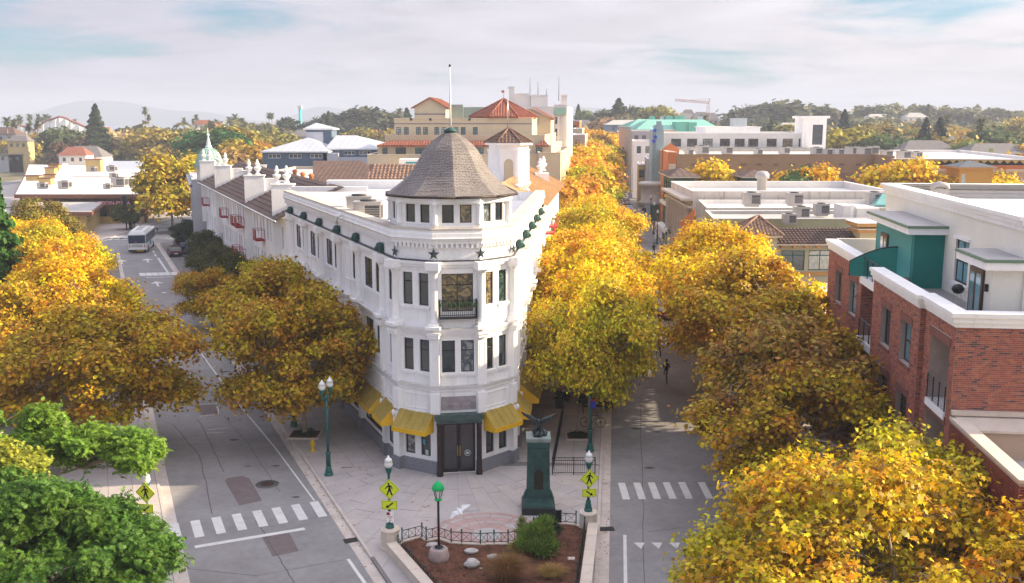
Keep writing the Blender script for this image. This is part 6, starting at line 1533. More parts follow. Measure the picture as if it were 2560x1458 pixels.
def tree(key,loc,label,col,s=1.0,rz=0,name='plane_tree',group=None,cat='tree',sz=None):
 crown,trunk,_=PROTO[key];t=thing(name,label,cat,loc,group,rz)
 t.scale=(s,s,sz or s)
 o=bpy.data.objects.new('trunk',trunk);COL.objects.link(o);o.parent=t
 c=bpy.data.objects.new('crown',crown);COL.objects.link(c);c.parent=t;c.color=(*col,1);c['kind']='stuff'
 return t
ORD='first second third fourth fifth sixth seventh eighth ninth tenth eleventh twelfth'.split()
def nth(i,n):
 '''place in a row counted from the nearer end'''
 t='twentieth thirtieth'.split()
 def o(k):
  if k<12:return ORD[k]
  return['thirteenth','fourteenth','fifteenth','sixteenth','seventeenth','eighteenth','nineteenth','twentieth'][k-12] if k<20 else 'twenty '+ORD[k-20] if k<29 else 'thirtieth' if k==29 else 'thirty '+ORD[k-30] if k<39 else 'fortieth' if k==39 else 'forty '+ORD[k-40]
 return o(i)
# four plane tree crowns: one for close, three for the streets
tree_proto('near',21,5.6,5.4,3.2,84,1.0,25000,.19,'maple',th=3.6,r0=.22,twigs=18,shell=.45,thick=.75)
tree_proto('a',1,4.8,6.6,3.2,84,1.05,34000,.235,th=3.4,twigs=9)
tree_proto('b',2,5.2,6.6,2.6,84,1.08,34000,.235,th=3.2,twigs=9)
tree_proto('c',3,4.4,7.2,3.2,80,1.05,31000,.235,th=3.2,twigs=9)
tree_proto('sparse',7,5.0,5.8,3.4,70,1.1,17000,.24,th=3.4,twigs=20,thick=.8)
tree_proto('mid',4,4.4,7.0,3.0,34,1.5,12000,.52,th=3.0,twigs=2)
tree_proto('mid2',5,4.8,6.2,3.0,34,1.5,12000,.52,th=3.0,twigs=2)
tree_proto('far',6,5,8,2.0,26,2.0,4200,1.0,mat=M_fleaf,th=2.5,twigs=0)
tree_proto('far2',8,6,6.5,1.5,28,2.0,4200,1.0,mat=M_fleaf,th=2.0,twigs=0)
tree_proto('far3',9,3.6,9.5,2.0,24,1.6,4200,.9,mat=M_fleaf,th=2.5,twigs=0)
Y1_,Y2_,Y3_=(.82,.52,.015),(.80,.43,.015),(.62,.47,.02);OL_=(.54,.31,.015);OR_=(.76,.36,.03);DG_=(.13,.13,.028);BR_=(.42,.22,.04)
kr=lambda Y,d=2.6:rkx(Y)-d
rt=random.Random(12)
def pl(px,py):return at(px,py,0)
# left row of the right street (on the plaza side)
labs=[]
L1=[(61.5,'a',.82,Y3_,'yellow green plane tree behind the tall lamp post, nearest on the right pavement'),(69,'b',.88,Y1_,'bright yellow plane tree rising behind the dining tables'),(77.5,'c',1.04,Y1_,'bright golden plane tree, third along the white building side of the right street'),(86,'a',1.05,Y2_,'golden plane tree, fourth along the white building side of the right street'),(95,'b',1.08,Y1_,'tall yellow plane tree, fifth along the white building side of the right street'),(105,'c',1.08,Y3_,'greenish yellow plane tree, sixth along the left side of the right street'),(116,'a',1.1,Y1_,'yellow plane tree just below the first orange crowns of the right street'),(128,'b',1.1,Y2_,'golden plane tree touching the first orange crowns of the right street')]
for i,(Y,k,s,c,lb) in enumerate(L1):
 tree(k,(kr(Y,.9 if i<2 else 1.9),Y,0),lb,c,s,rt.uniform(0,6.3),sz=s*(1.22 if i<2 else 1),group='plane trees along the right street, plaza side')
for i,(Y,k,s,c,n_) in enumerate([(141,'mid',1.15,OR_,'first orange'),(153,'mid2',1.15,OL_,'olive yellow'),(166,'mid',1.2,Y3_,'yellow green'),(180,'mid2',1.25,OR_,'second deep orange'),(196,'mid',1.25,OR_,'third rusty orange'),(214,'mid2',1.3,Y2_,'golden'),(236,'mid',1.35,Y1_,'pale golden'),(262,'mid2',1.4,OR_,'last orange'),(292,'mid',1.4,Y3_,'yellow green'),(328,'mid2',1.5,BR_,'hazy tan'),(368,'mid',1.6,Y2_,'hazy gold')]):
 tree(k,(rkx(Y)-4.6-.004*Y,Y,0),'%s tree in the distant right street, %s beyond the yellow planes'%(n_,nth(i,0)),c,s,rt.uniform(0,6.3),name='street_tree',group='street trees in the distant part of the right street')
# right row
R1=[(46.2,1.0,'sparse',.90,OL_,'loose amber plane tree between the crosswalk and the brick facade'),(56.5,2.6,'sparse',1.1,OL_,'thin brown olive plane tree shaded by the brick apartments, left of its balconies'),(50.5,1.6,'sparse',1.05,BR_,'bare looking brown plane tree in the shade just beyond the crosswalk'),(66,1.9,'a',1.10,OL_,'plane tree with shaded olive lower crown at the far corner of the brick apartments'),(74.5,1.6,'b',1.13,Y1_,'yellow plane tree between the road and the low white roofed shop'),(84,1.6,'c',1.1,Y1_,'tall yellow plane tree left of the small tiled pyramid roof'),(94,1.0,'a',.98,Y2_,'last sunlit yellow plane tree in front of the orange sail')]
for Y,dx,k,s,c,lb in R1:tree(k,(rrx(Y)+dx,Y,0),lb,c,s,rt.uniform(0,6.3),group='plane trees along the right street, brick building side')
# foreground right: big yellow crowns
T0=tree('near',(12.6,31.0,0),'largest foreground plane tree with bright yellow leaves in the bottom right corner',(.70,.42,.015),1.0,.4,group='foreground plane trees at the lower right')
T1=tree('near',(9.3,30.6,0),'foreground plane tree leaning over the give way triangles at the bottom',Y3_,.82,2.2,group='foreground plane trees at the lower right')
T2=tree('near',(14.0,36.6,0),'plane tree with yellow top just left of the low brick wing',Y3_,.92,4.0,group='foreground plane trees at the lower right')
T3=tree('near',(18.0,27.0,0),'foreground plane tree cut by the right edge of the picture',Y2_,.98,5.0,group='foreground plane trees at the lower right')
# single leaves on the nearest crown
rng=np.random.default_rng(77);ps,nr_=PROTO['near'][2]
cand=[i for i in range(len(ps)) if ps[i][2]>5.2 and ps[i][1]<2 and nr_[i][2]>.2];pick=rng.choice(cand,290,replace=False)
lfm=[np_mesh('leaf',leaf_faces(np.random.default_rng(i),np.zeros((1,3)),np.array([[0,0,1.0]]),.30,'maple'),None,M_leaf) for i in range(4)]
for j,i in enumerate(pick):
 o=bpy.data.objects.new('leaf',lfm[j%4]);COL.objects.link(o);o.parent=T0;p=ps[i]+nr_[i]*.12;o.location=p
 o.rotation_euler=Vector(nr_[i]).to_track_quat('Z','Y').to_euler();o.color=(*[(.78,.50,.02),(.66,.46,.03),(.60,.30,.02)][j%3],1)
# left street, far side
for i,(px,py,Y,k,s,c,lb) in enumerate(((0,0,58.5,'b',1.10,OL_,'big olive and amber plane tree, nearest on the far left kerb'),(0,0,73,'a',.98,Y1_,'bright yellow plane tree, second in the left kerb row'),(0,0,84,'c',.95,Y2_,'golden plane tree, third in the left kerb row'),(0,0,96,'b',.92,Y1_,'yellow plane tree, fourth in the left kerb row opposite the bus'),(0,0,109,'a',.92,Y2_,'golden plane tree in front of the market hall roof'))):
 tree(k,(llx(Y)-(3.0,4.6,6.2,7.0,7.2)[i],Y,0),lb,c,s,rt.uniform(0,6.3),sz=s*(.88 if i==0 else 1),group='plane trees along the far left kerb')
for x,Y,k,s,c,lb in((-35.5,72,'a',.85,Y2_,'golden plane tree at the left frame edge behind the kerb row'),(-46,97,'b',1.05,Y3_,'plane tree left of the kerb row beside the blue sign'),(-58.5,124,'c',1.0,(.30,.22,.04),'dark bronze tree overlapping the kerb beside the bus'),(-33.5,68,'b',.95,OL_,'olive plane tree low at the left frame edge'),(-63,136,'a',.8,OL_,'shaded olive tree nearest to the bus'),(-57,114,'b',.95,Y1_,'golden tree whose top reaches the market hall eave')):
 tree(k,(x,Y,0),lb,c,s,rt.uniform(0,6.3),group='plane trees left of the kerb row')
# left street, plaza side
for px,Y,dx,k,s,c,lb in((0,61.9,0,'b',1.02,OL_,'olive amber plane tree beside the yellow fire hydrant'),(0,72,1.1,'a',.98,OL_,'olive and orange plane tree, second along the white facade of the left street'),(0,82,2.4,'c',.82,Y3_,'yellow green plane tree, third along the white facade of the left street'),(0,91,3.2,'sparse',.8,Y3_,'loose yellow tree at the joint between the flatiron and the hotel')):
 x=-13.33 if Y<62 else lkx(Y)+1.4+dx
 tree(k,(x,Y,0),lb,c,s,rt.uniform(0,6.3),group='plane trees along the white facade of the left street')
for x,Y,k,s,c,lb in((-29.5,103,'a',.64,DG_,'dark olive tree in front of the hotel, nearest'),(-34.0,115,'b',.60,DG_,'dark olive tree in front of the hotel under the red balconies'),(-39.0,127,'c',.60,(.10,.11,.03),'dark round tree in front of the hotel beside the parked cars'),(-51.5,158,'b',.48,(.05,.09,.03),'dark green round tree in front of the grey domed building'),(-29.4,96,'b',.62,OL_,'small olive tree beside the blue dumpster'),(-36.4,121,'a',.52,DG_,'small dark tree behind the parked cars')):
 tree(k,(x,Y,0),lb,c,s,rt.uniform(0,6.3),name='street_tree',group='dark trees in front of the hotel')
tree('mid2',(-62,182,0),'tall yellow green tree in front of the market hall at its right end',(.52,.36,.03),1.35,1,name='street_tree')
tree('mid',(-60.5,192,0),'yellow orange tree right of the market hall entrance',(.55,.38,.03),1.3,2,name='street_tree')
tree('mid2',(-72.0,186,0),'small clipped green tree on the market pavement',(.12,.14,.03),.45,2,name='street_tree')
for x,Y,s,c,lb in((24.5,118,.55,(.05,.10,.03),'small dark green tree at the narrowing of the right street'),(25.5,128,.62,(.16,.08,.04),'rust brown tree on the right pavement under the orange sail'),(26.5,146,.6,(.05,.09,.03),'dark tree below the theatre marquee'),(29.3,160,.6,(.05,.10,.035),'dark tree beside the green street building'),(31.0,176,.7,(.07,.10,.03),'dark green tree left of the theatre marquee'),(35,200,.8,(.09,.11,.03),'shaded tree on the right of the distant street'),(38.5,224,.85,(.12,.11,.03),'olive tree in the shade below the theatre tower'),(44,255,.9,(.14,.11,.03),'olive tree at the far right of the distant street'),(21.5,104,.5,(.10,.09,.03),'dim tree between the two rows of yellow crowns')):
 tree('mid',(x,Y,0),lb,c,s,rt.uniform(0,6),name='street_tree',group='small dark trees on the right pavement of the distant street')
for px,py,Y,s,c,lb in((1790,410,168,.85,Y1_,'yellow treetop in front of the tan hall, left'),(2030,420,167,.75,Y2_,'sparse yellow treetop in front of the tan hall, middle'),(1992,430,166,.5,(.07,.14,.03),'small green treetop in front of the tan hall'),(2265,405,162,.95,Y1_,'yellow tree at the corner of the tan hall and the diamond wall'),(2300,430,160,.72,Y2_,'smaller yellow tree below the diamond wall'),(2490,440,163,.6,Y1_,'small yellow tree right of the ochre pavilion')):
 X=xat(px,Y,10);top=zat(py,Y);tree('mid2',(X,Y,0),lb,c,top/9.6,rt.uniform(0,6),name='street_tree',sz=top/10.0)
# ---- green fern-leaved trees at the lower left
def fern_mesh(name,seed,cl,n,mat):
 rng=np.random.default_rng(seed);pos,nr=crown_pts(rng,cl,n,.6,.5);out=[]
 d=unit(pos-np.array([0,0,3.0])+rng.normal(size=(n,3))*1.3);d=unit(d-nr*(d*nr).sum(1,keepdims=True));b=np.cross(nr,d);L_=rng.uniform(.20,.36,(n,1))
 for k in range(5):
  for s in(-1,1):
   base=pos+d*L_*(k/5+.05)-nr*L_*.5*(k/5)**2;w=.12*(1-.55*k/5);t=unit(b*s+d*.45)*w;g=d*.026
   out.append(np.stack([base-g,base+t*.5-g*.9+nr*.01,base+t,base+g*1.2],axis=1))
 return np_mesh(name,np.concatenate(out),None,mat)
def fern_tree(seed,cl,n,loc,label,col,th):
 rng=np.random.default_rng(seed);t=thing('locust_tree',label,'tree',loc,'feathery green trees at the lower left')
 o=bpy.data.objects.new('trunk',branch_mesh('trunk',rng,cl,th,.17,M_bark,2));COL.objects.link(o);o.parent=t
 c=bpy.data.objects.new('crown',fern_mesh('crown',seed,cl,n,M_gleaf));COL.objects.link(c);c.parent=t;c.color=(*col,1);c['kind']='stuff';return t
r_=np.random.default_rng(31)
def lob(cs):
 out=[]
 for x,y,z,R,m in cs:
  for _ in range(m):
   d=r_.normal(size=3);d/=np.linalg.norm(d);q=R*r_.uniform(.35,1);out.append((x+d[0]*q,y+d[1]*q,z+d[2]*q*.7,r_.uniform(.4,.8)))
 return np.array(out)
GA=lob([(-1.5,0,8.0,1.9,14),(-.2,-.4,6.6,1.7,9),(2.3,.5,6.6,1.5,12),(4.4,.6,6.3,1.3,11),(5.7,.8,6.0,1.0,8),(-2.5,1,6.3,1.6,9)])
fern_tree(41,GA,21000,(-21.9,39.8,0),'feathery bright green tree with a long arm reaching over the left road',(.20,.34,.03),3.6)
GB_=lob([(-2.4,-1,6.0,2.0,20),(.2,-.6,5.9,1.8,18),(2.3,-.6,4.4,1.4,15),(-.8,-2,4.6,2.4,22),(2.6,-2,4.2,1.8,16),(-1.4,1.0,6.6,1.0,7),(3.5,.1,4.9,1.3,18),(1.6,.2,5.6,1.3,14),(2.6,.6,5.6,.9,8),(.5,-3,3.4,2.2,14),(3.4,-.8,3.6,1.2,8)])
fern_tree(42,GB_,44000,(-17.1,34.0,0),'dense dark green feathery tree filling the bottom left corner',(.105,.215,.025),3.0)
GC=lob([(0,0,6.3,1.7,12),(-1.5,-1,5.2,1.8,10),(.5,.5,7.2,1.0,6)])
fern_tree(43,GC,12000,(-19.6,35.6,0),'yellow green feathery tree at the left frame edge beside the twin lamp',(.42,.44,.05),3.0)
# ---- conifers, palms, background woods
def conifer_mesh(seed,H,R,n,size,mat,shapef=None):
 rng=np.random.default_rng(seed);f=rng.random(n)**.75;z=H*(.08+.92*f);a=rng.uniform(0,2*math.pi,n)
 tier=.82+.18*np.sin(z*5.5+a);r=R*(1-f)**.75*tier*rng.uniform(.45,1.05,n)
 lob_=1+.25*np.sin(a*3+z*.8+seed);r=r*lob_
 pos=np.stack([r*np.cos(a),r*np.sin(a),z-r*.25],1);nr=unit(np.stack([np.cos(a)*.6,np.sin(a)*.6,np.full(n,.7)],1)+rng.normal(size=(n,3))*.4)
 return np_mesh('crown',leaf_faces(rng,pos,nr,size,'quad'),None,mat)
def trunk_mesh(H,r,mat=None):return MB().tube([(0,0,-.2),(0,0,H*.5),(0,0,H)],[r,r*.7,r*.15],6).mesh('trunk',mat or M_dbark)
PROTO['fir']=(conifer_mesh(1,14,4.2,9000,.62,M_fleaf),trunk_mesh(12.5,.35),None)
PROTO['fir2']=(conifer_mesh(2,14,3.4,6000,.75,M_fleaf),trunk_mesh(12.5,.3),None)
def palm_proto(key,H,n=46,fr=2.0):
 rng=np.random.default_rng(len(key)+3);F=[]
 for i in range(n):
  a=rng.uniform(0,6.28);el=rng.uniform(-.9,1.2);d=np.array([math.cos(a)*math.cos(el),math.sin(a)*math.cos(el),math.sin(el)]);s=np.array([-math.sin(a),math.cos(a),0]);p=np.array([0,0,H])
  for k in range(4):
   q=p+d*fr/4;d=d+np.array([0,0,-.22]);d/=np.linalg.norm(d);w0,w1=[.05,.34,.40,.26,.02][k],[.05,.34,.40,.26,.02][k+1]
   F.append([p-s*w0-[0,0,.08],q-s*w1-[0,0,.08],q,p]);F.append([p,q,q+s*w1-[0,0,.08],p+s*w0-[0,0,.08]]);p=q
 m=MB().tube([(0,0,-.2),(.1,0,H*.5),(0,0,H)],[.28,.19,.17],7);m.lathe([(.2,H-2.0),(.5,H-1.2),(.62,H-.5),(.3,H)],(0,0,0),8)
 PROTO[key]=(np_mesh('crown',np.array(F),None,M_fleaf),m.mesh('trunk',M_bark),None)
palm_proto('palm',13.5)
cn=tree('fir',(-44.4,85,0),'big dark green conifer cut by the left edge of the picture',(.06,.15,.03),.82,0,'conifer',sz=1.3)
tree('fir',(-50,95,0),'second conifer hidden behind the big one at the left edge',(.05,.11,.025),1.0,1,'conifer',sz=.9)
def bgtree(px,ptop,Y,kind,col,label,w=1.0,name='background_tree',group='trees in the middle distance'):
 X=xat(px,Y,8);gz=ground_z(X,Y);top=zat(ptop,Y);H={'fir':14,'fir2':14,'palm':15.0,'far':11.5,'far2':9.6,'far3':12.5,'mid':11}[kind];s=(top-gz)/H
 return tree(kind,(X,Y,gz),label,col,s*w,rt.uniform(0,6.3),name,group,sz=s)
g1_,g2_,g3_,g4_=(.16,.17,.045),(.09,.12,.04),(.36,.27,.05),(.24,.22,.05)
PC={'palm':((.14,.17,.05),'palm_tree','palm tree'),'fir':((.06,.085,.035),'conifer','conifer')}
# left middle distance, from near the levee to the shore
mids=[(45,345,410,'far2',g3_,1.1,'olive gold'),(95,330,395,'far2',(.42,.30,.03),1.0,'yellow gold'),(150,318,430,'far2',g2_,1.0,'dull green'),(20,350,380,'far2',g2_,1,'green'),(190,312,440,'far2',g2_,1.1,'dark olive'),(180,342,400,'far2',(.20,.11,.05),1,'brown'),(245,262,400,'fir',(.05,.08,.03),1.0,'tall dark'),(270,338,385,'far3',(.42,.30,.05),1,'light gold'),(310,318,420,'far2',(.50,.36,.18),1.4,'pale tan'),(345,322,425,'far2',(.48,.35,.17),1.3,'pale straw'),(320,345,390,'far',g1_,1.1,'green'),(375,310,410,'far',(.34,.28,.04),1.3,'yellow olive'),(410,312,400,'far',g3_,1.3,'gold olive'),(440,320,385,'far2',g4_,1.2,'olive'),(480,330,370,'far2',g3_,1.1,'light olive'),(395,350,360,'far2',g4_,1.1,'soft olive'),(530,318,330,'far',(.05,.14,.035),1.2,'deep green'),(570,312,330,'far',(.045,.13,.03),1.3,'rich green'),(600,305,345,'far',(.36,.26,.035),1.2,'green and gold'),(548,325,320,'far',(.05,.13,.03),1.1,'dense green'),(615,340,310,'far',(.45,.32,.03),1.1,'yellow'),(640,352,300,'far2',(.50,.30,.03),1.0,'amber'),(585,365,290,'far2',(.38,.24,.08),.9,'tan leaved'),(655,340,330,'far3',(.50,.10,.03),.8,'red'),(640,322,370,'far',(.30,.28,.05),1.0,'lime'),(680,318,420,'far',(.30,.28,.05),1.2,'soft green'),(705,318,410,'far',(.26,.24,.05),1.2,'green olive'),(733,288,520,'far',(.05,.075,.04),1.0,'dark'),(772,297,520,'far',(.045,.06,.045),1.1,'black green'),(823,279,520,'fir',(.06,.10,.045),1.0,'cone shaped'),(845,276,530,'far',(.06,.08,.05),1.0,'tall dark'),(872,270,540,'far',(.07,.085,.05),1.2,'broad dark'),(880,300,500,'far2',(.06,.075,.04),1.2,'shaded'),(920,262,540,'far2',(.10,.11,.06),1.4,'spreading grey'),(950,266,545,'far2',(.12,.12,.07),1.2,'flat topped'),(905,315,470,'far2',(.32,.26,.04),1.0,'yellow green'),(940,320,480,'far2',(.34,.18,.05),.9,'rusty'),(968,318,470,'far2',(.4,.3,.04),.9,'gold'),(1018,271,560,'fir',(.07,.12,.05),1.2,'green'),(240,325,440,'far2',g2_,1.4,'dark green'),(215,350,390,'far2',(.38,.24,.05),1,'amber brown'),(262,352,380,'far2',(.07,.12,.04),1.1,'deep green low'),(140,352,378,'far2',(.12,.15,.04),1.2,'green low'),(70,358,372,'far2',(.2,.19,.04),1.1,'olive low'),(430,355,372,'far2',(.18,.18,.05),1,'soft green low'),(355,355,372,'far',(.14,.16,.045),1,'mid green')]
mids=sorted([(q[0],q[1],q[2]+55 if q[2]<400 and q[0]<500 else q[2])+q[3:] for q in mids],key=lambda q:q[0])
for i,(px,pt,Y,k,c,w,adj) in enumerate(mids):
 bgtree(px,pt,Y,k,c,'%s tree beyond the market, %s from the left among the background trees'%(adj,nth(i,0)),w)
for i,(px,pt,Y) in enumerate(sorted(((23,290,420),(40,296,430),(78,284,700),(78,300,690),(99,284,720),(108,290,700),(118,284,720),(127,288,710),(98,298,430),(75,306,430),(190,297,700),(367,266,520),(375,285,500),(462,293,700),(494,285,560),(486,296,540),(542,297,700),(554,302,690),(576,290,620),(590,283,640),(582,295,600),(602,293,700),(608,294,700),(632,306,640),(675,280,560),(682,281,555),(697,299,640),(789,292,640),(1000,269,640),(55,290,560),(51,286,640),(1757,285,420),(2445,292,330),(2362,285,420),(2063,258,700)))):
 bgtree(px,pt,Y,'palm',(.13,.15,.05),'slender skyline palm, %s counted from the left edge'%nth(i,0),.9 if Y>600 else .8,'palm_tree','palm trees on the skyline')
# right of the big street and the eastern hill
rgt=[(1445,262,620,'fir2',(.06,.09,.04),1,'dark'),(1466,270,600,'far',(.16,.22,.05),1,'light green'),(1500,268,590,'far',(.08,.10,.05),1.1,'dark round'),(1545,247,560,'fir',(.06,.085,.045),1.5,'big dark'),(1530,290,480,'far2',(.35,.22,.12),1.2,'pale brown'),(1500,300,440,'far2',(.34,.22,.12),1.3,'pale bronze'),(1565,300,460,'far2',(.30,.22,.06),1,'tan green'),(1600,258,560,'far',(.10,.12,.06),1.1,'loose grey green'),(1622,256,550,'far',(.30,.28,.05),1.1,'yellow leaved'),(1590,280,540,'far2',(.15,.13,.07),1.2,'brownish'),(1645,266,560,'fir2',(.10,.12,.06),.8,'slim'),(1658,270,570,'fir2',(.09,.11,.05),.7,'slim dark'),(1830,284,470,'fir2',(.06,.09,.05),.9,'small dark'),(1545,322,400,'far',(.50,.32,.10),1.2,'hazy gold'),(1580,335,380,'far2',(.45,.28,.08),.9,'amber'),(1885,256,640,'far',(.11,.12,.06),1.6,'great eucalyptus, left'),(1925,250,660,'far',(.12,.13,.06),1.7,'great eucalyptus, middle'),(1975,246,650,'far2',(.12,.13,.06),1.8,'great eucalyptus, right'),(2015,262,640,'far2',(.11,.12,.06),1.5,'broad eucalyptus'),(1865,290,600,'far2',(.10,.12,.05),1.4,'shaded'),(1950,290,520,'far2',(.08,.11,.04),1.2,'dark low'),(1925,302,430,'fir2',(.06,.09,.04),.8,'pointed green'),(1960,295,440,'far3',(.38,.33,.05),.9,'yellow'),(2045,270,640,'far',(.14,.15,.07),1.2,'hazy'),(2085,262,620,'far3',(.16,.15,.09),.8,'sparse tall'),(2107,276,420,'fir',(.045,.075,.05),1.0,'blue spruce like'),(2065,300,480,'far2',(.32,.25,.05),1.1,'amber'),(2125,303,330,'far3',(.36,.30,.035),1.2,'green gold round'),(2150,310,335,'far',(.30,.26,.03),1.1,'autumn green'),(2180,320,330,'far',(.20,.22,.035),1.2,'green with red'),(2160,258,700,'far',(.14,.15,.08),1.3,'hazy tall'),(2200,256,720,'far',(.15,.16,.08),1.3,'hazy broad'),(2235,272,700,'far2',(.16,.17,.09),1.3,'hazy round'),(2230,300,420,'far2',(.34,.25,.05),1.1,'orange hazy'),(2210,335,320,'far2',(.08,.13,.04),1,'green low'),(2250,330,320,'far2',(.10,.15,.04),1.1,'fresh green'),(2290,300,640,'far2',(.36,.26,.07),1.6,'golden hazy'),(2310,296,330,'fir',(.045,.075,.06),.9,'blue green pointed'),(2345,296,335,'fir',(.05,.08,.04),1.1,'dark pointed'),(2300,258,760,'far',(.16,.17,.09),1.1,'far hazy'),(2315,262,700,'fir2',(.15,.16,.09),1,'pointed hazy'),(2360,270,740,'far2',(.17,.17,.09),1.5,'soft hazy'),(2400,268,760,'far2',(.18,.18,.1),1.5,'wide hazy'),(2440,266,740,'far2',(.17,.17,.09),1.6,'pale hazy'),(2490,270,760,'far2',(.18,.18,.1),1.5,'grey hazy'),(2505,266,740,'far',(.17,.17,.1),.9,'small crowned'),(2545,280,520,'far3',(.50,.38,.06),1.2,'bright gold'),(2350,325,330,'far2',(.44,.31,.05),1.0,'gold'),(2400,325,380,'far2',(.45,.30,.06),1.3,'amber hazy'),(2480,322,400,'far2',(.45,.28,.07),1.5,'orange hazy'),(2440,345,300,'far2',(.14,.19,.05),1.2,'light green'),(2470,358,290,'far2',(.13,.19,.05),1.1,'fresh low green'),(2540,312,330,'far2',(.10,.14,.05),1.3,'dark green'),(2550,345,290,'far2',(.50,.28,.03),1.2,'orange'),(2395,350,310,'far2',(.32,.25,.05),1,'olive gold'),(2275,318,380,'far2',(.2,.2,.06),1.2,'olive'),(2330,310,480,'far2',(.40,.29,.07),1.5,'pale gold'),(2430,300,600,'far2',(.24,.22,.09),1.7,'hazy green gold'),(2520,300,600,'far2',(.26,.22,.1),1.7,'hazy tan'),(2160,290,560,'far2',(.16,.17,.07),1.5,'hazy olive'),(2250,285,620,'far2',(.18,.18,.08),1.6,'hazy sage')]
rgt.sort(key=lambda q:q[0])
for i,(px,pt,Y,k,c,w,adj) in enumerate(rgt):
 bgtree(px,pt,Y,k,c,'%s tree beyond the right roofs, %s from the far street rightwards'%(adj,'sixtieth' if i==59 else 'fiftieth' if i==49 else('sixty '+ORD[i-60]) if i>59 else('fifty '+ORD[i-50]) if i>49 else nth(i,0)),w,group='trees beyond the right hand roofs')
# woods that read as one mass behind
rng=np.random.default_rng(99);F=[]
for k in range(2600):
 side=rng.random()
 if side<.45:X,Y=rng.uniform(-420,10),rng.uniform(430,800)
 else:X,Y=rng.uniform(60,620),rng.uniform(330,1050)
 if side<.45 and X>-Y*.12:continue
 gz=ground_z(X,Y);R=rng.uniform(3,7);n=26;d=unit(rng.normal(size=(n,3)));d[:,2]=abs(d[:,2]);pos=np.array([X,Y,gz+R*.5])+d*R*np.array([1,1,rng.uniform(.8,1.5)]);F.append(leaf_faces(rng,pos,unit(d+rng.normal(size=(n,3))*.3),R*.75,'tri'))
wo=bpy.data.objects.new('woodland',np_mesh('woodland',np.concatenate(F),None,M_fleaf));COL.objects.link(wo);wo.color=(.19,.18,.055,1);tag(wo,'distant mass of olive and golden treetops spreading to the shore and the eastern hill','woodland',kind='stuff')
# ---- hillside and shoreline houses
def house(px,py,Y,w,h,colr,rcol,label,name='house'):
 X=xat(px,Y,8);gz=ground_z(X,Y);z1=zat(py,Y);t=thing(name,label,'house',(X,Y,gz),'distant houses among the trees');ww=w;p=[Vector((X-ww,Y)),Vector((X+ww,Y)),Vector((X+ww,Y+ww*1.4)),Vector((X-ww,Y+ww*1.4))]
 m=MB();zb=gz-.3;m.prism([(q.x,q.y) for q in p],zb,z1-h);m.done('wall',colr,t)
 m=MB();e=ww+.5;a,b=(X-e,Y-.5),(X+e,Y-.5);c,d=(X+e,Y+ww*1.4+.5),(X-e,Y+ww*1.4+.5);r0,r1=(X-e*.5,Y+ww*.7,z1),(X+e*.5,Y+ww*.7,z1);zz=z1-h+.01
 m.poly([V3(a,zz),V3(b,zz),r1,r0]);m.poly([V3(b,zz),V3(c,zz),r1]);m.poly([V3(c,zz),V3(d,zz),r0,r1]);m.poly([V3(d,zz),V3(a,zz),r0]);m.done('roof',rcol,t)
 for i in range(3):m=MB();x=X-ww*.6+i*ww*.6;m.box(x-.5,Y-.06,z1-h-2.2,x+.5,Y-.01,z1-h-.9);m.done('window',M_glass,t)
hw,hg,hb_,hy=M_trim,MAT['charcoal_render'],pmat('faded_blue',(.2,.3,.42),.8,.08,.3),pmat('faded_yellow',(.55,.42,.2),.8,.06,.3)
rr_=[M_btile,M_roofg,M_rtile,pmat('grey_shingle',(.16,.15,.15),.85,.15,1)]
for i,a in enumerate(sorted(((505,300,560,5,2.5,hw,rr_[2]),(523,302,565,4,3,hw,rr_[2]),(540,306,570,4,2,hw,rr_[2]),(515,318,540,7,2,hw,rr_[1]),(640,310,600,5,3,hw,rr_[3]),(662,322,560,5,2,hw,rr_[1]),(700,318,520,5,2,hy,rr_[3]),(715,328,480,5,2.5,M_gry,rr_[3]),(757,325,470,6,3,M_gry,rr_[3]),(850,305,520,7,3,M_gry,rr_[3]),(45,338,400,4,2.4,hy,rr_[3]),(24,368,400,5,3,M_gry,rr_[3]),(5,318,420,6,3,M_gry,rr_[0]),(1700,282,620,12,4,hy,rr_[3]),(1720,274,640,4,4,M_crm,rr_[3]),(1752,280,600,5,4,hy,rr_[3]),(1775,282,590,5,4,M_gry,rr_[3]),(1562,300,420,8,2,hb_,rr_[1]),(2330,352,300,9,4,hy,rr_[3]),(2270,340,340,9,4,M_crm,rr_[0]),(2400,340,330,7,3,M_crm,rr_[3]),(1985,307,480,8,3,M_crm,rr_[1]),(2200,285,640,9,3,hw,rr_[1]),(2290,282,660,7,3,hw,rr_[1]),(2160,300,560,8,3,hw,rr_[1]),(2510,360,280,10,3,hg,rr_[3]),(200,366,380,8,4,M_trim,rr_[3]),(180,368,372,5,3,M_trim,rr_[2]),(1450,300,560,10,5,M_dkg,rr_[3]),(2150,272,760,3,9,hw,M_trim)),key=lambda q:q[0])):
 house(*a,'small distant %s house among trees, %s house from the left'%({id(hw):'white',id(hg):'dark',id(hb_):'blue',id(hy):'yellow',id(M_gry):'grey',id(M_crm):'cream',id(M_dkg):'green'}[id(a[5])],nth(i,0)))
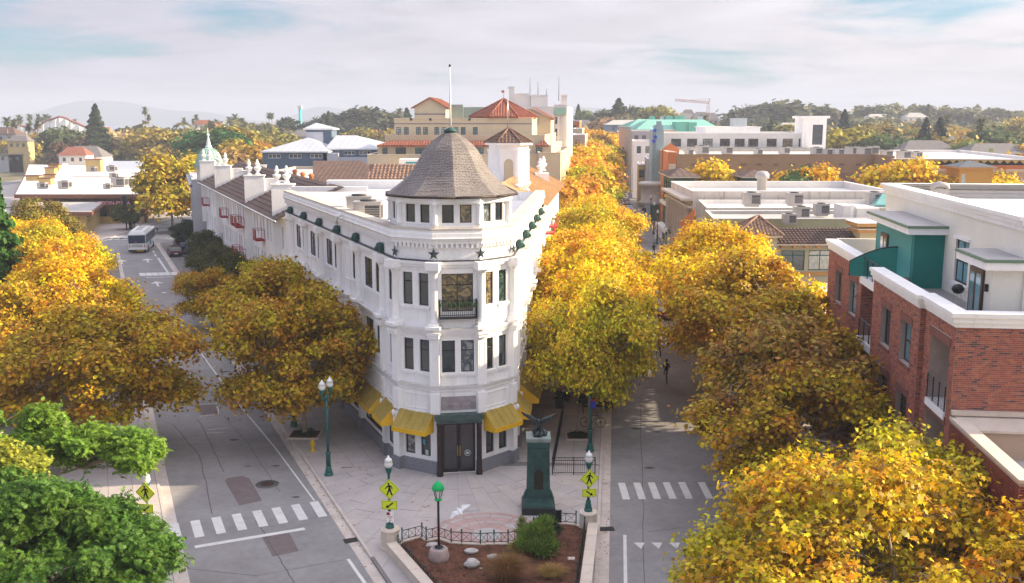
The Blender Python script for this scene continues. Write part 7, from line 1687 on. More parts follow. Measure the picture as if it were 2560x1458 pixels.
# ================================================================ STREET FURNITURE
def lamp(label,loc,H,n=1,group='green acorn globe street lamps',name='street_lamp',s=1.0,rz=0):
 t=thing(name,label,'street lamp',loc,group,rz);t.scale=(s,s,s);ORG[t.name]=Vector((0,0,0));k=1.0 if H>4 else .8
 m=MB();m.lathe([(.26*k,0),(.26*k,.10),(.21*k,.16),(.20*k,.30),(.15*k,.42),(.17*k,.48),(.13*k,.56)],(0,0,0),12,smooth=False);m.done('lamp_base',M_green,t)
 if H>4:m=MB();m.lathe([(.14,.56),(.13,1.25),(.16,1.3),(.13,1.38)],(0,0,0),12);m.done('fluted_shaft',M_green,t)
 z0=1.38 if H>4 else .56;hz=H-.92
 m=MB();m.lathe([(.085*(1 if H>4 else .8),z0),(.065*(1 if H>4 else .85),hz-.25)],(0,0,0),10);m.done('pole',M_green,t)
 def head(x,y,z):
  m=MB();m.lathe([(.05,z-.12),(.07,z-.1),(.05,z),(.09,z+.03),(.15,z+.22),(.17,z+.3),(.17,z+.34)],(x,y,0),12);m.done('lamp_holder',M_green,t)
  m=MB();m.lathe([(.14,z+.34),(.19,z+.44),(.20,z+.55),(.17,z+.64),(.19,z+.65),(.14,z+.76),(.07,z+.82),(.05,z+.87),(.03,z+.92)],(x,y,0),14);m.done('globe',M_globe,t)
 if n==1:
  m=MB();m.lathe([(.065,hz-.25),(.05,hz-.12)],(0,0,0),8);m.done('neck',M_green,t);head(0,0,hz)
 else:
  m=MB();m.box(-.42,-.05,hz-.22,.42,.05,hz-.14);m.tube([(-.4,0,hz-.14),(-.2,0,hz-.45),(0,0,hz-.6)],.03,6);m.tube([(.4,0,hz-.14),(.2,0,hz-.45),(0,0,hz-.6)],.03,6);m.lathe([(.09,hz-.3),(.09,hz-.2),(.04,hz)],(0,0,0),8);m.done('cross_arm',M_green,t);head(-.38,0,hz);head(.38,0,hz)
 return t
M_sign=pmat('fluorescent_sign',(.68,.80,.03),.5,.03,3);M_ink=pmat('sign_black',(.01,.01,.01),.5,.05,3)
def flat(mb,pts,y0,y1,m=0):
 n=len(pts);vs=[(p[0],y0,p[1]) for p in pts]+[(p[0],y1,p[1]) for p in pts]
 mb.add(vs,[tuple(range(n)),tuple(range(2*n-1,n-1,-1))]+[(i,n+i,n+(i+1)%n,(i+1)%n) for i in range(n)],m)
def ped_sign(label,loc,rz,arrow=1,arrow_only=False,sc=1.0,tilt=0):
 t=thing('crosswalk_sign',label,'road sign',loc,'yellow green pedestrian crossing signs',rz);ORG[t.name]=Vector((0,0,0));t.scale=(sc,)*3
 r=.60;m=MB();flat(m,[(0,-r),(r,0),(0,r),(-r,0)],0,.02);m.done('diamond_plate',M_sign,t)
 m=MB()
 for k in range(4):
  a=[(0,-.55),(.55,0),(0,.55),(-.55,0)];p,q=a[k],a[(k+1)%4];m.bar((p[0],-.004,p[1]),(q[0],-.004,q[1]),.008)
 m.done('sign_border',M_ink,t);m=MB();s=arrow
 P=lambda L:[(x*s,z) for x,z in L]
 m.lathe([(.001,-.004),(.06,-.004),(.06,-.0005),(.001,-.0005)],(0,0,0),12);
 for i in range(len(m.v)):v=m.v[i];m.v[i]=(v[0]-.035*s,v[2]-.002,v[1]+.335)
 for L in([(-.06,.26),(.07,.26),(.09,.02),(-.04,.02)],[(-.04,.05),(.09,.04),(.12,-.12),(.20,-.33),(.12,-.35),(.03,-.14)],[(-.04,.05),(.05,.03),(.0,-.13),(-.10,-.36),(-.17,-.33),(-.09,-.12)],[(-.06,.26),(-.05,.15),(-.15,.08),(-.22,.0),(-.26,.03),(-.18,.14)],[(.07,.26),(.17,.17),(.19,.0),(.15,.0),(.12,.13),(.05,.2)]):
  L=P(L);L=L if s>0 else L[::-1];flat(m,L[::-1],-.006,-.001)
 m.done('walking_figure',M_ink,t)
 m=MB();flat(m,[(-.44,-1.18),(.44,-1.18),(.44,-.66),(-.44,-.66)],0,.02);m.done('arrow_plate',M_sign,t)
 m=MB();L=[(-.22*s,-1.07),(-.02*s,-1.10),(-.055*s,-1.03),(.22*s,-.82),(.17*s,-.75),(-.10*s,-.97),(-.14*s,-.90)];s2=-s
 L=[(x*1.0,z) for x,z in L];L=L if s<0 else L[::-1];flat(m,L,-.006,-.001);
 for k in range(4):
  a=[(-.41,-1.15),(.41,-1.15),(.41,-.69),(-.41,-.69)];p,q=a[k],a[(k+1)%4];m.bar((p[0],-.004,p[1]),(q[0],-.004,q[1]),.007)
 m.done('arrow_mark',M_ink,t)
 m=MB();m.box(-.09,.02,-.9,.09,.10,-.86);m.box(-.09,.02,.1,.09,.10,.14);m.done('sign_bracket',M_steel,t)
 return t
# pedestals at the two ends of the planter
def pedestal(label,p,h,rz):
 t=thing('lamp_pedestal',label,'pedestal',(p[0],p[1],0),'cream stone lamp pedestals',rz);ORG[t.name]=Vector((0,0,0))
 m=MB();m.lathe([(.50,-.1),(.50,.12),(.46,.16),(.44,h-.14)],(0,0,0),8,smooth=False,rot=math.pi/8);m.done('shaft',M_cream,t);m=MB();m.lathe([(.47,h-.137),(.49,h-.05),(.46,h)],(0,0,0),8,smooth=False,rot=math.pi/8);m.lathe([(.34,h+.001),(.32,h+.03)],(0,0,0),14,smooth=False);m.done('cap',M_cream,t);return t
PL_=(-5.78,44.75);PR_=(3.78,47.05)
pedestal('left octagonal stone pedestal carrying a lamp at the planter corner',PL_,1.0,.2);pedestal('right octagonal stone pedestal carrying a lamp at the planter corner',PR_,.9,0)
lamp('short globe lamp on the left planter pedestal, carrying a left crossing sign',(PL_[0],PL_[1],1.03),3.55);lamp('short globe lamp on the right planter pedestal, carrying a right crossing sign',(PR_[0],PR_[1],.93),3.1)
ped_sign('pedestrian crossing sign with arrow down left, on the left planter lamp',(PL_[0]+.03,PL_[1]-.17,2.98),-.1,1,sc=.84)
ped_sign('pedestrian crossing sign with arrow down right, on the right planter lamp',(PR_[0]+.03,PR_[1]-.17,2.66),.12,-1,sc=.80)
p=at(363,1232,2.6);ped_sign('pedestrian crossing sign poking out of the green tree at the left kerb',(p.x,p.y,2.6),-.2,1,sc=.86);lamp('globe lamp mostly hidden by the green tree at the left kerb',(p.x,p.y+.2,0),3.6)
m_=at(1836,1125,2.7);ped_sign('pedestrian crossing sign half swallowed by the shaded brown tree on the right',(rrx(52.5)+.25,52.2,2.7),.15,-1,sc=.8)
t=thing('notice_sign','small white and red notice below the left planter crossing sign','sign',(PL_[0]+.04,PL_[1]-.13,1.55));o_=Vector(t.location)
m=MB();m.box(o_.x-.17,o_.y-.01,1.32,o_.x+.17,o_.y+.01,1.86);m.done('plate',M_trim,t)
m=MB();m.box(o_.x-.16,o_.y-.016,1.70,o_.x-.01,o_.y-.0105,1.84);m.done('red_square',M_red,t)
for i,w in enumerate((.13,.05,.04)):m=MB();m.box(o_.x-w,o_.y-.014,1.60-i*.09,o_.x+w,o_.y-.0105,1.63-i*.09);m.done('red_print',M_red,t)
p=pl(822,1188);lamp('tall twin globe lamp standing alone on the pavement left of the flatiron',(p.x,p.y,0),5.7,2,rz=1.15)
p=pl(1475,1128);lamp('tall single globe lamp behind the iron railing on the right pavement',(p.x,p.y,0),5.3)
t=thing('banner_sign','small blue and red banner sign on the tall lamp behind the railing','sign',(p.x,p.y-.1,3.1));m=MB();m.box(p.x-.02,p.y-.12,2.75,p.x+.30,p.y-.10,3.32);m.done('blue_plate',pmat('royal_blue',(.03,.03,.35),.5,.05,2),t);m=MB();m.box(p.x-.02,p.y-.122,3.20,p.x+.30,p.y-.1205,3.33);m.done('red_stripe',M_red,t)
p=at(70,1155,5.3);lamp('twin globe lamp rising from the green tree at the left edge',(p.x,p.y,0),5.7,2,rz=.9)
p=pl(735,1066);lamp('dark lamp post half hidden behind the tree near the hydrant',(p.x,p.y,0),5.0)
for px,py,H,lb in((727,0,0,''),):pass
for px,py,lb in((398,543,'green lamp on the corner pavement in front of the market hall'),(443,535,'lamp beside the market hall canopy')):
 p=pl(px,py);lamp(lb,(p.x,p.y,0),5.6,s=1.15)
for i,(Y,dx,w_) in enumerate(((112,.8,'nearest'),(135,.9,'second'),(163,.9,'third'),(178,.9,'fourth'),(195,.9,'farthest'))):lamp('globe lamp on the right side of the distant right street, %s of its row'%w_,(rrx(Y)+dx-1.5,Y,0),5.2,s=1.1)
# green capped lamp on the stone in the planter
GP=at(1097,1366,.75);t=thing('garden_lamp','black post lamp with bright green cap standing on a round stone in the planter','street lamp',(GP.x,GP.y,.7));X,Y=GP.x,GP.y
m=MB();m.tube([(X,Y,.72),(X,Y,3.0)],.055,8);m.lathe([(.18,.70),(.20,.74),(.10,.80)],(X,Y,0),12);m.done('post',M_black,t)
m=MB();m.tube([(X+.12*math.cos(a),Y+.12*math.sin(a),3.02) for a in[2*math.pi*i/12 for i in range(13)]],.06,6);m.done('collar',M_brightgreen,t)
m=MB();m.lathe([(.10,3.06),(.20,3.48),(.22,3.5)],(X,Y,0),6,smooth=False);m.done('lantern_glass',M_globe,t)
for i in range(6):a=math.pi*i/3;m=MB();m.bar((X+.11*math.cos(a),Y+.11*math.sin(a),3.05),(X+.22*math.cos(a),Y+.22*math.sin(a),3.5),.018);m.done('lantern_bar',M_black,t)
m=MB();m.lathe([(.29,3.5),(.29,3.55),(.24,3.68),(.13,3.82),(.06,3.86),(.02,3.9)],(X,Y,0),14);m.done('cap',M_brightgreen,t)
t=thing('stone_plinth','round pinkish stone plinth under the green capped lamp','plinth',(X,Y,.1));m=MB();m.lathe([(.50,.05),(.49,.3),(.42,.62),(.38,.67),(.2,.69)],(X,Y,0),18);m.done('stone',pmat('pink_granite',(.38,.29,.27),.8,.15,4,.3),t);m=MB();m.lathe([(.28,.675),(.28,.70)],(X,Y,0),14,smooth=False);m.done('metal_collar',M_granite,t)
# monument with eagle
EM=thing('eagle_monument','tapered green bronze pillar with a dark plaque on the plaza','monument',(1.36,49.4,0));X,Y=1.36,49.55
def frus(m,a,b,z0,z1,mi=0):m.add([(X-a,Y-a,z0),(X+a,Y-a,z0),(X+a,Y+a,z0),(X-a,Y+a,z0),(X-b,Y-b,z1),(X+b,Y-b,z1),(X+b,Y+b,z1),(X-b,Y+b,z1)],[(0,3,2,1),(4,5,6,7),(0,1,5,4),(1,2,6,5),(2,3,7,6),(3,0,4,7)],mi)
m=MB();frus(m,.86,.86,0,.36);m.done('black_plinth',pmat('black_granite',(.022,.024,.028),.35,.1,3),EM)
m=MB();frus(m,.82,.80,.362,.46);frus(m,.76,.70,.462,.62);frus(m,.68,.62,.622,.80);m.done('stepped_base',M_verdigris,EM)
m=MB();frus(m,.60,.54,.802,3.42)
for sx_ in(-1,1):m.lathe([(.16,.62),(.18,.7),(.12,.95),(.03,1.15)],(X+sx_*.62,Y-.1,0),8)
for sx_ in(-1,1):
 for sy_ in(-1,1):m.bar((X+sx_*.57,Y+sy_*.57,.85),(X+sx_*.52,Y+sy_*.52,3.38),.035)
m.done('shaft',M_verdigris,EM)
m=MB();frus(m,.54,.58,3.422,3.55);frus(m,.58,.58,3.55,3.80);m.done('neck_moulding',M_verdigris,EM);m=MB();frus(m,.60,.64,3.802,3.90);frus(m,.64,.63,3.902,4.02);m.done('cap_slab',pmat('weathered_cap',(.22,.27,.25),.7,.2,3),EM)
m=MB();yy=Y-.585;flat(m,[(X-.24,1.3),(X+.24,1.3),(X+.24,2.2),(X+.16,2.28),(X+.08,2.34),(X,2.42),(X-.08,2.34),(X-.16,2.28),(X-.24,2.2)],Y-.60,Y-.55);m.done('plaque',pmat('dark_plaque',(.035,.028,.022),.5,.2,6,.3,metal=.3),EM)
EG=thing('eagle_statue','bronze eagle with spread wings on a rock on top of the green pillar','statue',(X,Y,4.02));re_=random.Random(5)
m=MB()
for i in range(26):
 a=re_.uniform(0,6.28);r=re_.uniform(0,.36);m.tube([(X+r*math.cos(a),Y+r*math.sin(a),4.03),(X+(r+.06)*math.cos(a+.5),Y+(r+.06)*math.sin(a+.5),4.18),(X+r*.9*math.cos(a+.9),Y+r*.9*math.sin(a+.9),4.22+re_.uniform(0,.14))],[.10,.085,.04],5)
m.done('rock',M_bronze,EG)
m=MB();m.tube([(X-.05,Y+.12,4.28),(X,Y,4.5),(X+.02,Y-.1,4.72),(X+.01,Y-.2,4.86),(X,Y-.27,4.90),(X,Y-.36,4.84)],[.06,.15,.17,.10,.075,.015],9);m.tube([(X,Y+.1,4.45),(X+.05,Y+.35,4.3)],[.10,.03],6)
for s in(-1,1):m.tube([(X+s*.08,Y-.02,4.5),(X+s*.11,Y-.06,4.28)],[.06,.035],6)
m.done('body',M_bronze,EG)
def wing(s,tip,up):
 m=MB();R=[(X+s*.08,Y-.05,4.78),(X+s*.36,Y+.0,4.86+up),(X+s*.62,Y+.06,4.86+up*1.5),(X+s*.88,Y+tip,4.98+up*1.7)]
 V=[];N_=9
 for i in range(N_):
  t_=i/(N_-1);k=min(2,int(t_*3));f=t_*3-k;p=Vector(R[k]).lerp(Vector(R[k+1]),f);w=.30*(1-t_*.55);V.append((p,w))
 for i in range(N_-1):
  (p,w),(q,x)=V[i],V[i+1];d0=Vector((s*.02,.3,-1)).normalized();a,b,c,e=p,q,q+d0*x,p+d0*w*1.0;th=Vector((0,.03,.0))
  c2=c+Vector((0,0,.05 if i%2 else 0));m.add([a-th,b-th,c2,e,a+th,b+th],[(0,1,2,3) if s<0 else(3,2,1,0),(4,3,2,5) if s<0 else(5,2,3,4),(0,4,5,1)])
  m.tube([p,p+d0*w],[.035,.012],4)
 m.tube([v[0] for v in V],[.055]*5+[.04,.035,.03,.015],6);m.done('wing',M_bronze,EG)
wing(-1,.1,.16);wing(1,.25,.08)
# ---- planter
PN=thing('planter_bed','triangular planter with bark mulch behind low cream kerbs at the plaza tip','planter',(-1,43,0))
base=[(48,1115),(500,1000),(598,1095),(880,1040),(1165,1140),(1405,1155),(1830,1180),(2140,1165),(2460,1165)]
post_px=[(1000+x/9.1,1230+y/9.1) for x,y in base]+[(1302,1348),(1334,1326),(1348,1319),(1386.6,1322),(1388.6,1306.5),(1440,1310)]
cv=[at(x,y,.17) for x,y in post_px];cv=[Vector((p.x,p.y)) for p in cv]
# outer corners (beyond the lower frame edge the planter narrows to its tip)
oL=[Vector((PL_[0]+.3,PL_[1]-.35))];tipL=Vector((lkx(33)+2.0,33));tipR=Vector((rkx(33)-1.0,33));oR=Vector((PR_[0]-.1,PR_[1]-.4))
poly=cv+[Vector((oR.x,oR.y)),tipR,tipL,oL[0]]
m=MB();rmx=random.Random(9)
m.poly([(p.x,p.y,.125) for p in poly][::-1]);m.done('mulch',M_mulch,PN)
m=MB()
for _ in range(9000):
 x,y=rmx.uniform(-6.5,4),rmx.uniform(38.5,48.2)
 ins=False;j=len(poly)-1
 for i in range(len(poly)):
  if(poly[i].y>y)!=(poly[j].y>y) and x<(poly[j].x-poly[i].x)*(y-poly[i].y)/(poly[j].y-poly[i].y)+poly[i].x:ins=not ins
  j=i
 if not ins:continue
 a=rmx.uniform(0,6.28);l=rmx.uniform(.03,.09);w=l*.35;c,s=math.cos(a),math.sin(a);z=.13+rmx.uniform(0,.035);dz=rmx.uniform(-.02,.03)
 m.add([(x-c*l,y-s*l,z),(x+s*w,y-c*w,z+.01),(x+c*l,y+s*l,z+dz),(x-s*w,y+c*w,z+.01)],[(0,1,2,3)],rmx.choice((0,0,1)))
m.done('bark_chips',[M_mulch,pmat('pale_chip',(.16,.075,.045),.95,.3,4)],PN,kind='stuff')
kb_=MB();cur=[oL[0]]+cv+[oR]
for a,b in zip(cur[:-1],cur[1:]):
 d=(b-a).normalized();n=Vector((-d.y,d.x))*.10;q=[a-n,b-n,b+n,a+n];kb_.prism([(p.x,p.y) for p in q],-.02,.17)
kb_.done('inner_kerb',M_cream,PN)
def seatwall(a,b,side):
 d=(b-a).normalized();n=Vector((-d.y,d.x))*side;L_=(b-a).length;s=0
 m=MB();q=[a,b,b+n*.42,a+n*.42];m.prism([(p.x,p.y) for p in(q if side>0 else q[::-1])],-.1,.40);m.done('retaining_wall',M_cream,PN)
 while s<L_:
  e=min(s+1.6,L_);c0,c1=a+d*(s+.01),a+d*(e-.01);q=[c0-n*.03,c1-n*.03,c1+n*.47,c0+n*.47];m=MB();m.prism([(p.x,p.y) for p in(q if side>0 else q[::-1])],.402,.50);m.done('wall_cap',M_cream,PN);s=e
seatwall(oL[0],tipL,-1);seatwall(oR+Vector((.1,0)),tipR+Vector((.1,0)),1)
def xfence(name,label,pts,z0,h=.52,panel=.42,group='low iron fences with crossed panels around the planter'):
 t=thing(name,label,'fence',(pts[0].x,pts[0].y,z0),group)
 for k,p in enumerate(pts):
  m=MB();m.tube([(p.x,p.y,z0),(p.x,p.y,z0+h+.06)],.032,6);m.lathe([(.05,z0+h+.06),(.03,z0+h+.09),(.05,z0+h+.13),(.01,z0+h+.18)],(p.x,p.y,0),6);m.done('post',M_green,t)
 for a,b in zip(pts[:-1],pts[1:]):
  A_,B_=Vector((a.x,a.y,z0)),Vector((b.x,b.y,z0));L_=(B_-A_).length;n=max(1,round(L_/panel));u=lambda f,z:A_.lerp(B_,f)+Vector((0,0,z));m=MB();m.bar(u(0,h),u(1,h),.022);m.bar(u(0,.08),u(1,.08),.018)
  for k in range(n):
   f0,f1=k/n,(k+1)/n;m.bar(u(f0,.08),u(f1,h),.010);m.bar(u(f0,h),u(f1,.08),.010)
   if k:m.bar(u(f0,.08),u(f0,h),.014)
  m.done('crossed_panel',M_black,t)
 return t
xfence('iron_fence','low iron fence curving along the rose mosaic side of the planter',cv,.17)
def dense(a,b,n):return[a.lerp(b,k/n) for k in range(n+1)]
nl=(tipL-oL[0]).normalized();nn=Vector((-nl.y,nl.x))*.12
xfence('iron_fence','low iron fence on the left edge of the planter above the seat wall',dense(oL[0]+nn,tipL+nn,7),.13,.50,.30)
nr2=Vector((-.10,0));xfence('iron_fence','low iron fence on the right edge of the planter above the seat wall',dense(oR+nr2,tipR+nr2,8),.13,.50,.30)
t=thing('meter_box','small black box fixed to the planter fence near the right pedestal','box',(cv[-2].x+.12,cv[-2].y,.3));m=MB();m.box(cv[-2].x+.03,cv[-2].y-.05,.2,cv[-2].x+.30,cv[-2].y+.05,.78);m.box(cv[-2].x+.01,cv[-2].y-.07,.781,cv[-2].x+.32,cv[-2].y+.07,.81);m.done('box_shell',M_black,t)
# rocks
def rock(px,py,s,label,seed,sz=1.0):
 p=at(px,py,.13);rr=random.Random(seed);m=MB();pr_=[]
 vs=[];n,k=11,5
 for j in range(k):
  for i in range(n):a=2*math.pi*i/n;r=s*math.sin(math.pi*(.18+.64*j/(k-1)) if j<k-1 else .9)*rr.uniform(.82,1.1) if j<k-1 else s*.62*rr.uniform(.85,1.05);vs.append((p.x+r*math.cos(a),p.y+r*.75*math.sin(a),.10+sz*s*(.0+j/(k-1)*.95)*(1 if j<k-1 else rr.uniform(.9,1.02))))
 fs=[(j*n+i,j*n+(i+1)%n,(j+1)*n+(i+1)%n,(j+1)*n+i) for j in range(k-1) for i in range(n)]+[tuple((k-1)*n+i for i in range(n))]
 o=MB().add(vs,fs).done('boulder',pmat('pale_boulder',(.44,.42,.40),.85,.25,5,.5,grime=.5,gcol=(.18,.15,.13)));tag(o,label,'boulder');return o
rock(1082,1366,.36,'low pale boulder left of the green lamp plinth',1,.55);rock(1178,1382,.36,'flat boulder in the mulch right of the green lamp',2,.6);rock(1180,1418,.38,'cut stump like boulder with a flat pale top',3,1.1);rock(1236,1398,.36,'rounded boulder beside the brown grass',4,.7);rock(1202,1422,.10,'fist sized stone between the boulders',6,.8)
# planting
def grass_clump(name,label,p,R,H,n,col,seed,fine=.012,gold=.3,arch=1.0,mat=None,cat='plant'):
 rng=np.random.default_rng(seed);F=[]
 for i in range(n):
  a=rng.uniform(0,6.28);tl=rng.uniform(.1,1)**.7;h=H*rng.uniform(.6,1.05);b=np.array([rng.normal()*.10*R,rng.normal()*.10*R,0]);d=np.array([math.cos(a),math.sin(a),0]);s=np.array([-math.sin(a),math.cos(a),0])*fine*rng.uniform(.6,1.5);pr_=b
  for k in range(4):
   f=(k+1)/4;q=b+d*R*tl*f**1.5*arch+np.array([0,0,h*(1-(1-f)**1.6)-.35*h*tl*max(0,f-.6)*2*arch]);w0,w1=1-k/4,max(.06,1-f);F.append([pr_-s*w0,pr_+s*w0,q+s*w1,q-s*w1]);pr_=q
 o=bpy.data.objects.new(name,np_mesh(name,np.array(F),None,mat or M_gleaf));COL.objects.link(o);o.location=(p.x,p.y,.12);o.color=(*col,1);tag(o,label,cat);return o
grass_clump('ornamental_grass','big rusty brown fountain of dry grass at the bottom of the planter',at(1268,1450,.12),1.35,1.15,2600,(.30,.15,.045),3)
grass_clump('ornamental_grass','golden dry grass low between the rusty fountain and the right seat wall',at(1378,1440,.12),.9,.45,1400,(.42,.26,.07),4)
grass_clump('ornamental_grass','yellowish grass tuft behind the rusty fountain',at(1290,1385,.12),.6,.6,900,(.38,.30,.09),5)
def bush(name,label,p,cl,n,col,size,seed,mat=M_gleaf):
 rng=np.random.default_rng(seed);t=thing(name,label,'plant',(p.x,p.y,.1));pos,nr=crown_pts(rng,cl,n,.8,.9);pos=pos+rng.normal(size=pos.shape)*.05;d=unit(pos-np.array([0,0,-.2])+rng.normal(size=pos.shape)*.5);s_=unit(np.cross(d,rng.normal(size=pos.shape)))*size*.13;L_=size*rng.uniform(.6,1.3,(n,1));V=np.stack([pos-s_,pos+s_,pos+d*L_+s_*.1,pos+d*L_-s_*.1],1)
 c=bpy.data.objects.new('foliage',np_mesh('foliage',V,None,mat));COL.objects.link(c);c.parent=t;c.color=(*col,1);c['kind']='stuff'
 m=MB();
 for q in cl[:8]:m.tube([(0,0,0),(q[0]*.5,q[1]*.5,q[2]*.6),(q[0],q[1],q[2])],[.03,.02,.01],4)
 o=bpy.data.objects.new('stems',m.mesh('stems',M_bark));COL.objects.link(o);o.parent=t;return t
bush('feathery_shrub','tall light green feathery shrub in the planter',at(1338,1382,.12),np.array([(0,0,.5,.5),(.35,.2,.9,.45),(.1,.1,1.1,.4),(.5,.3,1.35,.3),(-.4,-.1,.5,.45),(-.3,.2,.9,.35),(.3,-.4,.4,.5),(.6,-.3,.5,.4)]),9000,(.22,.32,.05),.22,6)
bush('dark_shrub','dark green shrub at the right of the feathery one',at(1368,1352,.12),np.array([(0,0,.4,.42),(.3,.1,.5,.35),(-.2,.2,.8,.35),(.1,.2,.9,.3)]),4200,(.035,.075,.025),.16,7)
bush('thin_sapling','thin yellow green sapling against the planter fence',at(1302,1360,.12),np.array([(0,0,.9,.22),(.05,.05,1.15,.2),(-.1,0,.6,.2)]),900,(.25,.30,.06),.12,8)
t=thing('valve_cover','small square beige cover in the mulch near the right wall','cover',tuple(at(1428,1397,.13)));p=at(1428,1397,.13);m=MB();m.box(p.x-.16,p.y-.14,.12,p.x+.16,p.y+.14,.16);m.done('lid',M_cream,t)
# rose mosaic disc with pale rings
mc=Vector((-1.22,46.35));
def ring(r0,r1,a0,a1,z,mat,name,n=24,par=None):
 m=MB();
 for i in range(n):
  t0,t1=a0+(a1-a0)*i/n,a0+(a1-a0)*(i+1)/n;P=lambda r,t_:(mc.x+r*math.cos(t_),mc.y+r*math.sin(t_),z);m.quad(P(r0,t0),P(r1,t0),P(r1,t1),P(r0,t1))
 o=m.done(name,mat,par);return o
ms=thing('mosaic_disc','round rose coloured paving disc with pale stone rings behind the planter fence','paving',(mc.x,mc.y,0));ring(.0,2.78,0,2*math.pi,.0045,M_pinkcon,'rose_disc',40,ms)
M_pale=pmat('pale_inlay',(.42,.40,.385),.85,.10,1.2,.1)
for r0,r1,a0,a1 in((2.22,2.42,.35,.95),(2.22,2.42,1.02,1.5),(2.22,2.42,1.55,2.1),(2.22,2.42,2.17,2.5),(2.22,2.42,2.6,2.85),(1.45,1.62,.3,1.0),(1.45,1.62,1.05,1.6),(1.45,1.62,1.7,2.2),(1.45,1.62,2.28,2.9)):ring(r0,r1,a0,a1,.0085,M_pale,'stone_ring',8,ms)
ring(0,.75,0,math.pi*2,.0085,M_pale,'centre_stone',20,ms)
m=MB();m.poly([(mc.x+1.2+.33*math.cos(a),mc.y+1.05+.3*math.sin(a),.0086) for a in(0.3,1.4,2.4,3.3,4.4,5.5)]);m.done('irregular_stone',M_pale,ms)
for a in(.98,1.9,2.55):m=MB();m.bar((mc.x+.8*math.cos(a),mc.y+.8*math.sin(a),.006),(mc.x+2.76*math.cos(a),mc.y+2.76*math.sin(a),.006),.007);m.done('joint',M_joint,ms)
# gull gliding over the plaza
gp=at(1150,1280,2.2);t=thing('white_gull','white bird gliding low over the plaza beside the green lamp','bird',tuple(gp));ORG[t.name]=Vector((0,0,0));t.rotation_euler=(math.radians(50),math.radians(-34),.15);t.scale=(.95,)*3
def gwing(s):
 m=MB();P=[(0,.10),(s*.28,.22),(s*.62,.02),(s*.50,-.04),(s*.22,-.02),(0,-.13)];n=6;z=[0,.05,-.02,-.02,.03,0]
 vs=[(p[0],p[1],zz+.008) for p,zz in zip(P,z)]+[(p[0],p[1],zz-.008) for p,zz in zip(P,z)];f=list(range(6));m.add(vs,[tuple(f if s<0 else f[::-1]),tuple([i+6 for i in(f[::-1] if s<0 else f)])]+[(i,(i+1)%6,(i+1)%6+6,i+6) for i in range(6)]);m.done('wing',pmat('gull_white',(.85,.86,.88),.6,.03,2),t)
gwing(-1);gwing(1);m=MB();m.tube([(0,-.24,-.02),(0,-.1,0),(0,.08,0),(0,.2,.01),(0,.27,0)],[.035,.055,.06,.04,.008],8);m.done('body',MAT['gull_white'],t)
for px,py,z,lb in((765,468,14.2,'gull standing on the hotel firewall at left'),(703,438,13.9,'gull perched on the parapet near the urns')):
 pass
# hydrant
p=pl(782,1128);t=thing('fire_hydrant','yellow fire hydrant on the pavement near the tall twin lamp','fire hydrant',(p.x,p.y,0));Yh=pmat('hydrant_yellow',(.62,.40,.01),.5,.1,4);X,Y=p.x,p.y
m=MB();m.lathe([(.17,0),(.17,.05),(.11,.08),(.11,.3),(.14,.32),(.14,.37),(.12,.38),(.12,.56),(.14,.58),(.10,.68),(.04,.74),(.03,.78)],(X,Y,0),12);m.done('barrel',Yh,t)
for s in(-1,1):m=MB();m.tube([(X+s*.08,Y,.46),(X+s*.19,Y,.46)],.055,8);m.done('side_cap',Yh,t)
m=MB();m.tube([(X,Y-.08,.44),(X,Y-.2,.44)],.07,8);m.done('front_cap',Yh,t)
# tree pits, railing, bench, bicycle
def pit(x,y,label,r=.9):
 t=thing('tree_pit',label,'planting bed',(x,y,0));m=MB();m.prism([(x-r,y-r*.8),(x+r,y-r*.8),(x+r,y+r*.8),(x-r,y+r*.8)],.003,.10);m.prism([(x-r+.1,y-r*.8+.1),(x+r-.1,y-r*.8+.1),(x+r-.1,y+r*.8-.1),(x-r+.1,y+r*.8-.1)],.101,.12,1);m.done('kerb_frame',[M_cream,M_mulch],t)
 rng=np.random.default_rng(int(abs(x)*10));cl=np.array([(math.cos(a)*r*.5,math.sin(a)*r*.4,.16,.26) for a in np.linspace(0,5.2,6)]);pos,nr=crown_pts(rng,cl,1500,.6);c=bpy.data.objects.new('ground_cover',np_mesh('ground_cover',leaf_faces(rng,pos,nr,.09,'quad'),None,M_gleaf));COL.objects.link(c);c.parent=t;c.color=(.03,.06,.02,1);c['kind']='stuff'
pit(-13.33,61.9,'leafy tree pit at the foot of the tree beside the hydrant',1.0);pit(kr(61.5,1.6),61.5,'low square tree pit behind the lamp on the right pavement',.8);pit(lkx(72)+1.7,72,'dark planted tree pit under the second facade tree')
t=thing('iron_railing','black iron railing panel with ring frieze behind the monument','railing',(2.3,54.6,0));A_,B_=Vector((2.32,54.7,0)),Vector((4.75,54.7,0));m=MB()
for z in(.12,.86,1.02):m.bar(A_+Vector((0,0,z)),B_+Vector((0,0,z)),.02)
m.done('rails',M_black,t)
for k in range(3):p=A_.lerp(B_,k/2);m=MB();m.bar(p,p+Vector((0,0,1.06)),.03);m.done('post',M_black,t)
for k in range(1,20):
 if k!=10:p=A_.lerp(B_,k/20);m=MB();m.bar(p+Vector((0,0,.13)),p+Vector((0,0,.86)),.009);m.done('baluster',M_black,t)
for k in range(14):p=A_.lerp(B_,(k+.5)/14);m=MB();m.tube([(p.x+.07*math.cos(a),p.y,.94+.07*math.sin(a)) for a in[2*math.pi*i/8 for i in range(9)]],.008,3);m.done('ring',M_black,t)
t=thing('long_railing','dark low rail running back from the railing panel along the cafe edge','railing',(2.4,55,0));A_,B_=Vector((2.34,55.0,0)),Vector((3.5,66.2,0));m=MB()
for z in(.12,.95):m.bar(A_+Vector((0,0,z)),B_+Vector((0,0,z)),.025)
